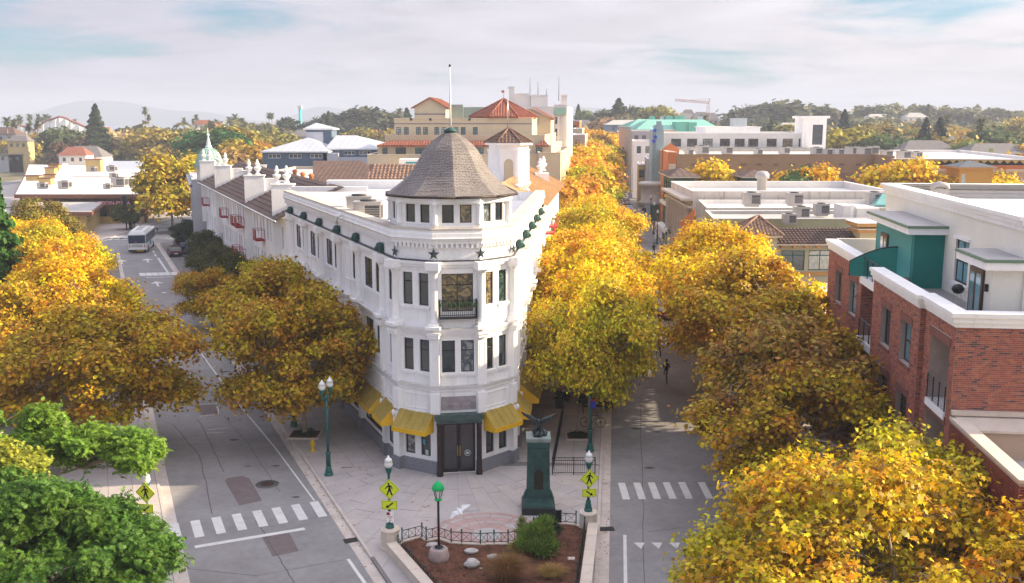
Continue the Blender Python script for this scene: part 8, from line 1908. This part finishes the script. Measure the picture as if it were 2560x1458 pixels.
for k in range(46):p=A_.lerp(B_,k/45);m.bar(p+Vector((0,0,.1)),p+Vector((0,0,.95)),.012 if k%9 else .03)
m.done('rail_panel',M_black,t,kind='stuff')
def bench(label,x,y,rz):
 t=thing('park_bench',label,'bench',(x,y,0),None,rz);ORG[t.name]=Vector((0,0,0))
 for k in range(5):m=MB();m.box(-.85,-.25+k*.1,.43,.85,-.17+k*.1,.46);m.done('seat_slat',M_black,t)
 for k in range(4):m=MB();m.box(-.85,.26+k*.02,.52+k*.1,.85,.28+k*.02,.60+k*.1);m.done('back_slat',M_black,t)
 for s in(-1,1):m=MB();m.box(s*.82-.02,-.25,0,s*.82+.02,-.2,.6);m.box(s*.82-.02,.25,0,s*.82+.02,.3,.9);m.box(s*.82-.02,-.25,.6,s*.82+.02,.28,.64);m.done('leg',M_black,t)
bench('black slatted bench facing away behind the bicycle',5.75,67.2,.1)
def bike(label,x,y,rz,col=M_black,s=1):
 t=thing('bicycle',label,'bicycle',(x,y,0),None,rz);ORG[t.name]=Vector((0,0,0));t.scale=(s,)*3
 for cx_ in(-.52,.52):
  m=MB();m.tube([(cx_+.33*math.cos(a),0,.34+.33*math.sin(a)) for a in[2*math.pi*i/20 for i in range(21)]],.022,5)
  for i in range(8):a=math.pi*i/4;m.bar((cx_,0,.34),(cx_+.32*math.cos(a),0,.34+.32*math.sin(a)),.004)
  m.done('wheel',col,t)
 m=MB();B={'bb':(-.08,0,.30),'st':(-.20,0,.80),'hd':(.36,0,.82),'r':(-.52,0,.34),'f':(.52,0,.34)}
 for a,b in(('bb','st'),('st','hd'),('bb','hd'),('r','bb'),('r','st'),('hd','f')):m.tube([B[a],B[b]],.018,5)
 m.done('frame',col,t);m=MB();m.tube([(.33,0,.80),(.30,0,.98)],.014,5);m.tube([(.42,-.26,1.0),(.30,-.18,1.0),(.30,.18,1.0),(.42,.26,1.0)],.013,5);m.done('handlebar',col,t)
 m=MB();m.tube([(-.20,0,.8),(-.22,0,.9)],.013,5);m.tube([(-.36,0,.92),(-.22,0,.93),(-.08,0,.92)],[.06,.05,.015],6);m.done('saddle',col,t);m=MB();m.tube([(-.08,-.1,.22),(-.08,0,.30),(-.08,.1,.38)],.012,4);m.done('pedals',col,t)
 return t
bike('dark bicycle parked behind the tall lamp on the right pavement',5.35,63.7,-.15)
# litter bin, junction boxes
p=at(1192,1178,0);t=thing('paper_cup','small white cup standing at the right side of the entrance door','cup',(p.x,p.y,0));m=MB();m.lathe([(.05,0),(.06,.18),(.065,.2)],(p.x,p.y,0),10);m.done('cup_body',M_trim,t)
# ---- people
def skin(name,V,E,R,mat,parent=None,root=0,sub=1):
 me=bpy.data.meshes.new(name);me.from_pydata(V,E,[]);o=bpy.data.objects.new(name,me);COL.objects.link(o);me.skin_vertices or None
 md=o.modifiers.new('s','SKIN');lay=me.skin_vertices[0].data
 for i,r in enumerate(R):lay[i].radius=(r,r);lay[i].use_root=(i==root)
 if sub:sb=o.modifiers.new('b','SUBSURF');sb.levels=sub;sb.render_levels=sub
 dg=bpy.context.evaluated_depsgraph_get();nm=bpy.data.meshes.new_from_object(o.evaluated_get(dg));bpy.data.objects.remove(o);nm.name=name;nm.materials.clear()
 for x in mat:nm.materials.append(x)
 for p in nm.polygons:p.use_smooth=True
 return nm
M_skin=pmat('skin',(.42,.24,.17),.6,.05,4)
def person(label,x,y,z,rz,top,leg,pose='walk',group=None,hair=M_black,s=1.0):
 t=thing('person',label,'person',(x,y,z),group,rz);ORG[t.name]=Vector((0,0,0));t.scale=(s,)*3;sit=pose in('sit','ride');st=.26 if pose=='walk' else .06;hz_=.95 if not sit else(.50 if pose=='sit' else .95)
 V=[(0,0,hz_),(0,0,hz_+.22),(0,.01,hz_+.42),(0,0,hz_+.54),(0,-.01,hz_+.60),(0,-.03,hz_+.70),(0,-.02,hz_+.80)];R=[.125,.12,.135,.065,.05,.085,.07];E=[(i,i+1) for i in range(6)]
 for sgn in(-1,1):
  b=len(V)
  if sit:k=[(sgn*.09,-.02,hz_-.02),(sgn*.12,-.42,hz_-.02+(0 if pose=='sit' else-.12)),(sgn*.12,-.42+(.0 if pose=='sit' else .12),hz_-.42),(sgn*.12,-.52+(.0 if pose=='sit' else .12),hz_-.46)]
  else:k=[(sgn*.09,0,hz_-.06),(sgn*.10,-st*.45*sgn,.50),(sgn*.10,-st*sgn+(.08 if sgn<0 else 0),.09),(sgn*.10,-st*sgn-.12,.04)]
  V+=k;R+=[.09,.06,.042,.04];E+=[(0,b),(b,b+1),(b+1,b+2),(b+2,b+3)];b=len(V)
  arm=[(sgn*.19,0,hz_+.47),(sgn*.24,.02+(.1*sgn if pose=='walk' else-.02),hz_+.22),(sgn*.23,-.12+(.18*sgn if pose=='walk' else 0),hz_+.02+(.14 if sit else 0)),(sgn*.20,-.16+(.22*sgn if pose=='walk' else-.10),hz_-.08+(.20 if sit else 0))]
  V+=arm;R+=[.06,.045,.034,.032];E+=[(2,b),(b,b+1),(b+1,b+2),(b+2,b+3)]
 me=skin('body',V,E,R,[M_skin,top,leg]);
 for p in me.polygons:
  c=p.center;hand=abs(c.x)>.15 and c.z<hz_+.12 and(sit or c.z>.6);legz=c.z<hz_+.02 and not hand
  p.material_index=2 if legz else(0 if(c.z>hz_+.54 or hand) else 1)
 o=bpy.data.objects.new('body',me);COL.objects.link(o);o.parent=t
 m=MB();m.lathe([(.088,hz_+.70),(.10,hz_+.76),(.095,hz_+.82),(.06,hz_+.88),(.01,hz_+.895)],(0,.0,0),10);m.lathe([(.06,hz_+.62),(.085,hz_+.70)],(0,.035,0),8);m.done('hair',hair,t)
 m=MB();m.lathe([(.012,hz_+.68),(.016,hz_+.70),(.006,hz_+.74)],(0,-.12,0),5);m.done('nose',M_skin,t)
 for sgn in(-1,1):m=MB();m.lathe([(.009,hz_+.735),(.009,hz_+.75)],(sgn*.03,-.105,0),5);m.done('eye',M_black,t)
 return t
den=pmat('denim',(.04,.06,.12),.8,.1,3);tor=pmat('rust_shirt',(.38,.12,.04),.8,.1,3);tdk=pmat('charcoal_cloth',(.03,.03,.035),.8,.1,3);twh=pmat('pale_shirt',(.6,.58,.56),.8,.05,3);tpk=pmat('coral_top',(.5,.18,.14),.8,.05,3)
p=at(1646,890,RZ);person('person in a rust shirt walking up the middle of the right street',p.x,p.y,RZ,.2,tor,tdk)
p=at(1666,955,RZ);b_=bike('bicycle ridden along the right street beside the shaded trees',p.x,p.y,math.pi/2-.1);b_.location.z=RZ;person('cyclist in dark clothes riding on the right street',p.x,p.y+.12,RZ-.02,math.pi,tdk,tdk,'ride')
p=at(388,541,0);person('person in dark clothes standing on the corner pavement near the market',p.x,p.y,0,.4,tdk,tdk,'stand',s=1.15)
p=at(412,531,0);person('person in a pale shirt by the ochre wall of the market',p.x,p.y,0,2.4,twh,den,'stand',s=1.15)
p=at(1634,640,RZ);person('person with dark jacket on the far pavement of the right street',p.x,p.y,RZ,.4,tdk,den,'walk',s=1.1)
# cafe: tables, chairs, diners, planters
def table(label,x,y,rz=0):
 t=thing('cafe_table',label,'table',(x,y,0),'cafe tables on the right pavement',rz);ORG[t.name]=Vector((0,0,0));m=MB();m.box(-.45,-.4,.72,.45,.4,.76);m.done('tabletop',pmat('pale_tabletop',(.50,.42,.34),.6,.1,3),t)
 m=MB();m.tube([(0,0,.03),(0,0,.72)],.035,6);m.box(-.25,-.25,0,.25,.25,.03);m.done('pedestal_leg',M_black,t)
def chair(label,x,y,rz):
 t=thing('cafe_chair',label,'chair',(x,y,0),'dark cafe chairs on the right pavement',rz);ORG[t.name]=Vector((0,0,0));m=MB();m.box(-.21,-.21,.42,.21,.21,.46);m.done('seat',M_black,t);m=MB();m.box(-.21,.18,.5,.21,.21,.88);m.done('backrest',M_black,t)
 for sx_ in(-1,1):
  for sy_ in(-1,1):m=MB();m.bar((sx_*.19,sy_*.19,0),(sx_*.19,sy_*.19,.42),.015);m.done('leg',M_black,t)
for i,(x,y,lb) in enumerate(((3.95,70.2,'nearest table of the left cafe column'),(4.05,72.4,'second table of the left cafe column'),(4.2,74.8,'third table of the left cafe column'),(5.05,69.8,'nearest table of the middle cafe column'),(5.15,72.8,'second table of the middle cafe column'),(5.25,75.6,'third table of the middle cafe column'),(6.7,70.4,'table beside the kerb in the cafe'))):
 table(lb,x,y);chair('chair in front of the %s'%lb.replace('nearest','first'),x,y-.65,math.pi);chair('chair behind the %s'%lb.replace('nearest','first'),x,y+.65,0)
person('diner in a coral top at the left cafe column',3.55,70.5,0,math.pi/2+3.1,tpk,den,'sit');person('diner in a dark top at the second table of the left column',3.6,72.6,0,math.pi/2,tdk,tdk,'sit');person('diner in a pale shirt at the kerbside cafe table',6.6,71.2,0,0,twh,tdk,'sit')
for i,(x,y,lb) in enumerate(((3.35,68.3,'black planter box with spiky plant at the front left of the cafe'),(6.95,68.6,'black planter box with spiky plant beside the kerb'),(5.9,77.5,'black planter box at the back of the cafe'))):
 t=thing('planter_box',lb,'planter',(x,y,0));m=MB();m.box(x-.3,y-.3,0,x+.3,y+.3,.7);m.box(x-.26,y-.26,.702,x+.26,y+.26,.71,1);m.done('box',[M_black,M_mulch],t);g=grass_clump('spiky_plant','spiky green plant in the cafe planter box %s'%('at the front left','beside the kerb','at the back')[i],Vector((x,y,0)),.5,.7,90,(.06,.2,.03),50+i,.03);g.location.z=.7
# ---- vehicles
def carb(kind='suv'):
 t=thing('parked_car','x','car');ORG[t.name]=Vector((0,0,0));L,W_,H=(4.6,1.85,1.65) if kind=='suv' else(4.5,1.8,1.42)
 pf=[(-L/2,.35),(-L/2,.75),(-L/2+.1,.95),(-L/2+.75,1.02),(L/2-1.25,1.0),(L/2-.2,.85),(L/2,.65),(L/2,.32)]
 def shell(m,prof,w0,w1,mi=0):
  n=len(prof);zs=[p[1] for p in prof];z0,z1=min(zs),max(zs);wd=[w0+(w1-w0)*(p[1]-z0)/(z1-z0) for p in prof];vs=[(-w,p[0],p[1]) for p,w in zip(prof,wd)]+[(w,p[0],p[1]) for p,w in zip(prof,wd)];m.add(vs,[tuple(range(n)),tuple(range(2*n-1,n-1,-1))]+[(i,n+i,n+(i+1)%n,(i+1)%n) for i in range(n)],mi)
 m=MB();shell(m,pf,W_/2,W_/2-.06);bd=m.done('body',M_black,t)
 cab=[(-L/2+.25,1.0),(-L/2+(.45 if kind=='suv' else .95),H-.06),(-L/2+1.2,H),(L/2-2.3,H),(L/2-1.35,1.0)]
 m=MB();shell(m,cab,W_/2-.08,W_/2-.26);m.done('glasshouse',M_glass,t)
 m=MB();m.box(-W_/2+.27,-L/2+.95,H-.01,W_/2-.27,L/2-2.3,H+.03);m.done('roof',M_black,t)
 for sx_ in(-1,1):
  for y in(-L/2+.85,L/2-.85):m=MB();m.lathe([(.05,-.1),(.33,-.1),(.34,0),(.33,.1),(.05,.1)],(0,0,0),14);w=m.done('wheel',M_black,t);w.rotation_euler=(0,math.pi/2,0);w.location=(sx_*(W_/2-.1),y,.34)
  m=MB();m.box(sx_*(W_/2-.38)-.2,-L/2-.012,.72,sx_*(W_/2-.38)+.2,-L/2+.02,.92);m.done('tail_light',M_red,t);m=MB();m.box(sx_*(W_/2-.38)-.2,L/2-.03,.58,sx_*(W_/2-.38)+.2,L/2+.012,.74);m.done('headlight',M_globe,t)
 m=MB();m.box(-.26,-L/2-.015,.55,.26,-L/2-.002,.68);m.done('number_plate',M_trim,t);return t
car0=carb('suv');car1=carb('sedan')
paints={k:pmat('car_paint_'+k,c,.3,.05,2,spec=.6) for k,c in(('black',(.012,.014,.02)),('silver',(.42,.43,.45)),('white',(.7,.7,.7)),('red',(.35,.02,.02)),('blue',(.03,.06,.2)),('grey',(.12,.13,.15)))}
used_={}
def car(kind,loc,rz,col,label,group=None,s=1):
 src=car0 if kind=='suv' else car1
 if kind not in used_:used_[kind]=1;r=src;r.location=loc;r.rotation_euler=(0,0,rz);r['label']=label
 else:r=dup(src,loc,rz,label)
 if group:r['group']=group
 r.scale=(s,)*3
 for c in r.children:
  if c.name.startswith('body') or c.name.startswith('roof'):c.data=c.data.copy();c.data.materials[0]=paints[col]
 return r
aL=math.radians(23.3);aR=-math.radians(5.9)
p=gr(437,640);car('suv',(p.x,p.y,RZ),aL,'black','black sport utility car parked behind the blue dumpster','cars parked along the hotel');p=gr(424,622);car('sedan',(p.x+1.0,p.y+2,RZ),aL,'grey','dark grey car parked farthest along the hotel trees','cars parked along the hotel')
gpk='cars parked along the right street'
for i,(px,py,k,c,lb) in enumerate(((1504,950,'sedan','silver','silver car parked beside the cafe under the trees'),(1652,700,'suv','white','white car parked nearest in the gap between the crowns'),(1644,676,'suv','silver','silver car behind the nearest white one in the street gap'),(1636,658,'sedan','black','black car third in the street gap'),(1572,530,'sedan','white','first of the pale cars in the distant street'),(1566,512,'suv','silver','second of the pale cars in the distant street'),(1561,497,'sedan','white','third of the pale cars in the distant street'),(1558,485,'suv','white','white van like car in the distant street'),(1553,470,'sedan','silver','farthest silver car in the distant street'),(1631,530,'suv','black','black car crossing below the theatre marquee'),(1663,792,'sedan','red','red car almost hidden under the right street crowns'))):
 p=gr(px,py);car(k,(p.x,p.y,RZ),aR if i!=9 else 1.3,c,lb,gpk)
for px,py,c,lb,rz in((50,412,'red','red car at the far left behind the market',1.4),(78,415,'white','pale car behind the red one at the far left',1.4),(143,409,'red','second red car at the lights behind the market',1.5),(190,413,'blue','blue car beside the signal mast behind the market',1.5),(88,452,'black','dark car under the ochre canopy of the market',1.2)):
 p=at(px,py,0);car('sedan' if c!='blue' else 'suv',(p.x,p.y,-.1),rz,c,lb,'cars behind the market hall',1.4)
p=gr(458,1470);car('sedan',(p.x-.9,p.y-2.1,RZ),aL,'white','white car whose roof just shows at the lower edge beside the green tree')
# bus
BU=thing('city_bus','white and navy city bus seen from behind with long roof hump','bus',tuple(gr(344,634)),None,math.radians(23.3)+math.pi*0-.62);ORG[BU.name]=Vector((0,0,0));BU.location.z=RZ
BU.rotation_euler=(0,0,math.radians(12.5));navy=pmat('navy_panel',(.012,.03,.08),.3,.1,1,spec=.6);bw_=pmat('bus_white',(.85,.85,.85),.35,.03,1)
W2_,LB=1.27,11.6
m=MB();m.box(-W2_,0,.32,W2_,LB,2.95);m.box(-W2_+.08,.1,2.951,W2_-.08,LB-.1,3.05);m.done('body',bw_,BU)
m=MB();m.box(-W2_+.2,.5,3.052,W2_-.2,LB-2.5,3.30);m.box(-W2_+.32,.9,3.302,W2_-.32,LB-3.2,3.42);m.done('roof_hump',bw_,BU)
for k in range(5):m=MB();m.box(-.5,1.6+k*1.3,3.423,.5,2.5+k*1.3,3.45);m.done('roof_hatch',M_roofg,BU)
m=MB();m.box(-W2_+.04,-.025,1.55,W2_-.04,-.005,2.80);m.done('rear_window',navy,BU)
m=MB();m.box(-.3,-.04,1.68,-.02,-.03,1.85);m.done('orange_badge',M_orange,BU)
for s in(-1,1):
 for z in(.95,1.2):m=MB();m.box(s*1.08-.09,-.04,z,s*1.08+.09,-.006,z+.16);m.done('tail_light',M_red,BU)
m=MB();m.box(-W2_-.02,-.12,.32,W2_+.02,-.003,.58);m.box(-.1,-.13,.36,.95,-.121,.5,1);m.done('bumper',[M_black,MAT['hydrant_yellow']],BU)
m=MB();
for k in range(6):m.box(-.8,-.03,.98+k*.07,.8,-.01,1.02+k*.07)
m.done('engine_grille',M_hvac,BU)
for s in(-1,1):
 m=MB();m.box(s*(W2_+.012)-.01,.5,1.5,s*(W2_+.012)+.01,LB-.4,2.75);m.done('side_window',navy,BU)
 for y in(2.6,8.6):m=MB();m.lathe([(.1,-.14),(.48,-.14),(.5,0),(.48,.14),(.1,.14)],(0,0,0),16);w=m.done('wheel',M_black,BU);w.rotation_euler=(0,math.pi/2,0);w.location=(s*(W2_-.10),y,.5)
 m=MB();m.tube([(s*W2_,LB-.1,2.7),(s*(W2_+.35),LB+.2,2.6)],.03,5);m.box(s*(W2_+.35)-.12,LB+.15,2.2,s*(W2_+.35)+.12,LB+.22,2.65);m.done('mirror',M_black,BU)
m=MB();m.box(W2_+.023,4.4,.8,W2_+.035,6.2,1.45);m.done('advert_panel',pmat('cyan_panel',(.02,.35,.5),.4,.05,1),BU)
# dumpsters
for px,py,c,lb in((462,655,(.01,.06,.3),'blue dumpster with sloping lid beside the road'),(447,640,(.02,.035,.07),'dark dumpster behind the blue one')):
 p=gr(px,py);t=thing('dumpster',lb,'dumpster',(p.x+1,p.y+2,RZ),None,aL);ORG[t.name]=Vector((0,0,0));mm=pmat('dump_%d'%px,c,.5,.1,1);m=MB();m.add([(-1.1,-.9,.15),(1.1,-.9,.15),(1.1,.9,.15),(-1.1,.9,.15),(-1.2,-1,1.3),(1.2,-1,1.3),(1.2,1,1.7),(-1.2,1,1.7)],[(0,3,2,1),(0,1,5,4),(1,2,6,5),(2,3,7,6),(3,0,4,7),(4,5,6,7)]);m.done('bin',mm,t);m=MB();m.add([(-1.25,-1.05,1.33),(1.25,-1.05,1.33),(1.25,1.05,1.75),(-1.25,1.05,1.75),(-1.25,-1.05,1.38),(1.25,-1.05,1.38),(1.25,1.05,1.8),(-1.25,1.05,1.8)],[(4,5,6,7),(0,1,5,4),(1,2,6,5),(2,3,7,6),(3,0,4,7)]);m.done('lid',mm,t)
# traffic signals and tall lights
def cobra(label,px,py,H,rz,s=1.0,red=False,name='street_light'):
 p=pl(px,py);t=thing(name,label,'street light' if not red else 'traffic light',(p.x,p.y,0),None,rz);ORG[t.name]=Vector((0,0,0));m=MB();m.tube([(0,0,0),(0,0,H)],[.14,.09],8);m.done('pole',M_steel,t);m=MB();m.tube([(0,0,H-.1),(1.2,0,H+.5),(2.4,0,H+.7)],.06,6);m.box(2.3,-.15,H+.6,3.2,.15,H+.78);m.done('arm',M_steel,t)
 if red:m=MB();m.box(-.6,-.25,3.6,-.2,.1,4.8);m.done('signal_box',M_black,t);m=MB();m.lathe([(.16,-.02),(.16,.02)],(0,0,0),10);l=m.done('red_light',lit_,t);l.rotation_euler=(math.pi/2,0,0);l.location=(-.4,-.28,4.5)
lit_=bpy.data.materials.new('red_lens');lit_.use_nodes=True;b_=lit_.node_tree.nodes['Principled BSDF'];b_.inputs['Base Color'].default_value=(.6,.02,.01,1);b_.inputs['Emission Color'].default_value=(1,.03,.01,1);b_.inputs['Emission Strength'].default_value=2.5
cobra('tall grey lamp mast on the corner pavement near the market',351,566,9.5,2.0);cobra('double lamp mast behind the market, left',139,408,14,2.6,red=True,name='traffic_light');cobra('double lamp mast behind the market, right',196,414,13,.6,red=True,name='traffic_light');cobra('thin lamp mast right of the twin masts behind the market',207,414,11,3.0);cobra('white street light arm above the dark trees by the hotel',560,640,8.6,3.3)
p=pl(317,575);t=thing('traffic_light','traffic light showing red at the corner beside the market','traffic light',(p.x,p.y,0));m=MB();m.tube([(p.x,p.y,0),(p.x,p.y,5.2)],.10,8);m.done('pole',M_black,t);m=MB();m.box(p.x-.35,p.y-.3,4.6,p.x+.35,p.y+.15,6.4);m.done('signal_box',M_black,t);m=MB();m.lathe([(.26,-.02),(.26,.02)],(0,0,0),12);l=m.done('red_light',lit_,t);l.rotation_euler=(math.pi/2,0,0);l.location=Vector((p.x,p.y-.33,5.95))-org(t)
p=pl(329,571);t=thing('utility_cabinet','green and white cabinet on the corner pavement','cabinet',(p.x,p.y,0));m=MB();m.box(p.x-.5,p.y,0,p.x+.1,p.y+.6,2.2);m.done('green_half',M_green,t);m=MB();m.box(p.x+.11,p.y,0,p.x+.6,p.y+.6,2.2);m.done('white_half',M_trim,t)
p=at(285,512,2.6);t=thing('patio_umbrella','pink patio umbrella in front of the market hall','umbrella',(p.x,p.y,0));m=MB();m.lathe([(2.2,2.4),(.05,3.2)],(p.x,p.y,0),8,smooth=False);m.done('canopy',pmat('pink_canvas',(.65,.1,.2),.7,.05,1),t);m=MB();m.tube([(p.x,p.y,0),(p.x,p.y,3.1)],.05,5);m.done('pole',M_steel,t)
p=at(22,640,1.6);t=thing('hotel_sign','blue sign board at the left edge behind the yellow trees','sign',(p.x,p.y,0));m=MB();m.box(p.x-2.2,p.y,0,p.x+2.2,p.y+.3,1.0);m.done('low_wall',M_trim,t);m=MB();m.box(p.x-2.4,p.y-.1,1.0,p.x+1.6,p.y-.03,2.0);m.done('blue_board',pmat('sign_blue',(.02,.12,.35),.5,.05,1),t);x=put('lettering',text_mesh('Com',.8,ext=.01),t,(p.x-.7,p.y-.115,1.48));x.rotation_euler=(math.pi/2,0,0);x.data.materials.append(M_trim)
p=at(1643,617,2.2);t=thing('stop_sign','red round sign in the gap between the crowns of the right street','road sign',(p.x,p.y,0));m=MB();m.tube([(p.x,p.y,0),(p.x,p.y,2.6)],.04,5);m.done('post',M_steel,t);m=MB();m.lathe([(.6,-.02),(.6,.02)],(0,0,0),8,smooth=False);l=m.done('plate',M_red,t);l.rotation_euler=(math.pi/2,0,0);l.location=Vector((p.x,p.y-.06,2.6))-org(t)
# ---- skyline: coaster, drop tower, crane
Yc_=640;t=thing('roller_coaster','white wooden roller coaster with red track on the distant shore','roller coaster',(xat(130,Yc_,15),Yc_,0));xs=[(0,330),(20,322),(45,312),(62,318),(85,325),(105,307),(122,300),(136,296),(150,292),(163,295),(178,302),(195,310),(215,318),(240,322),(275,320)]
P_=[Vector((xat(a,Yc_,15),Yc_+(i%2)*2,zat(b,Yc_) if zat(b,Yc_)>2 else 3)) for i,(a,b) in enumerate(xs)];m=MB();m.tube(P_,.7,4);m.done('track',pmat('faded_red',(.35,.12,.10),.7,.1,.2),t);m=MB()
for a,b in zip(P_[:-1],P_[1:]):
 for k in range(5):p=a.lerp(b,k/5);m.bar((p.x,p.y,-1),(p.x,p.y,p.z),.22);
 m.bar(a-Vector((0,0,4)),b-Vector((0,0,4)),.18);m.bar(a-Vector((0,0,8)),b-Vector((0,0,8)),.18)
m.done('trestle',M_trim,t,kind='stuff')
Yd=660;X=xat(751,Yd,20);t=thing('drop_tower','slim turquoise fairground drop tower on the shore','tower',(X,Yd,0));m=MB();m.tube([(X,Yd,0),(X,Yd,zat(270,Yd))],.9,6);m.done('mast',pmat('turquoise',(.05,.5,.55),.5,.05,.5),t);m=MB();m.box(X-1.4,Yd-1.4,zat(272,Yd),X+1.4,Yd+1.4,zat(264,Yd));m.done('head',M_trim,t)
Yk=560;X=xat(1770,Yk,20);t=thing('tower_crane','pink construction crane above the right hand roofs','crane',(X,Yk,0));zc_=zat(262,Yk);pk_=pmat('faded_crane_red',(.5,.2,.17),.6,.05,.5)
def lattice(m,a,b,w,n):
 a,b=Vector(a),Vector(b);d=(b-a).normalized();s=d.cross(Vector((0,1,0))).normalized()*w
 m.bar(a-s,b-s,.12);m.bar(a+s,b+s,.12)
 for k in range(n):p,q=a.lerp(b,k/n),a.lerp(b,(k+1)/n);m.bar(p-s,q+s,.07);m.bar(p+s,q-s,.07)
m=MB();lattice(m,(X,Yk,5),(X,Yk,zc_),.8,8);m.done('mast',pk_,t);m=MB();lattice(m,(X+.5,Yk,zat(257,Yk)),(xat(1686,Yk,25),Yk,zat(250,Yk)),.5,12);m.bar((X,Yk,zat(249,Yk)),(xat(1700,Yk,25),Yk,zat(251,Yk)),.06);m.done('jib',pk_,t);m=MB();m.bar((X,Yk,zc_),(X+.8,Yk,zat(247,Yk)),.25);m.bar((X+.8,Yk,zat(247,Yk)),(xat(1740,Yk,25),Yk,zat(248,Yk)),.05);m.done('apex',pk_,t)
# fallen leaves on pavements and gutters
rng=np.random.default_rng(5);pos=[]
for k in range(900):
 r=rng.random()
 if r<.35:y=rng.uniform(42,110);x=rkx(y)+rng.choice([rng.uniform(.05,.5),rng.uniform(-4,0)],p=[.7,.3])
 elif r<.7:y=rng.uniform(42,100);x=lkx(y)-rng.uniform(.05,.5) if rng.random()<.5 else lkx(y)+rng.uniform(0,5)
 else:y=rng.uniform(44,100);x=rrx(y)-rng.uniform(0,.8)
 road=not(lkx(y)<x<rkx(y));pos.append((x,y,(RZ if road else 0)+.015))
pos=np.array(pos);nr=unit(np.array([0,0,1.0])+rng.normal(size=pos.shape)*.15);fo=bpy.data.objects.new('fallen_leaves',np_mesh('fallen_leaves',leaf_faces(rng,pos,nr,.13,'quad'),None,M_leaf));COL.objects.link(fo);fo.color=(.45,.24,.05,1);tag(fo,'scattered fallen leaves along gutters and pavements','leaves',kind='stuff')
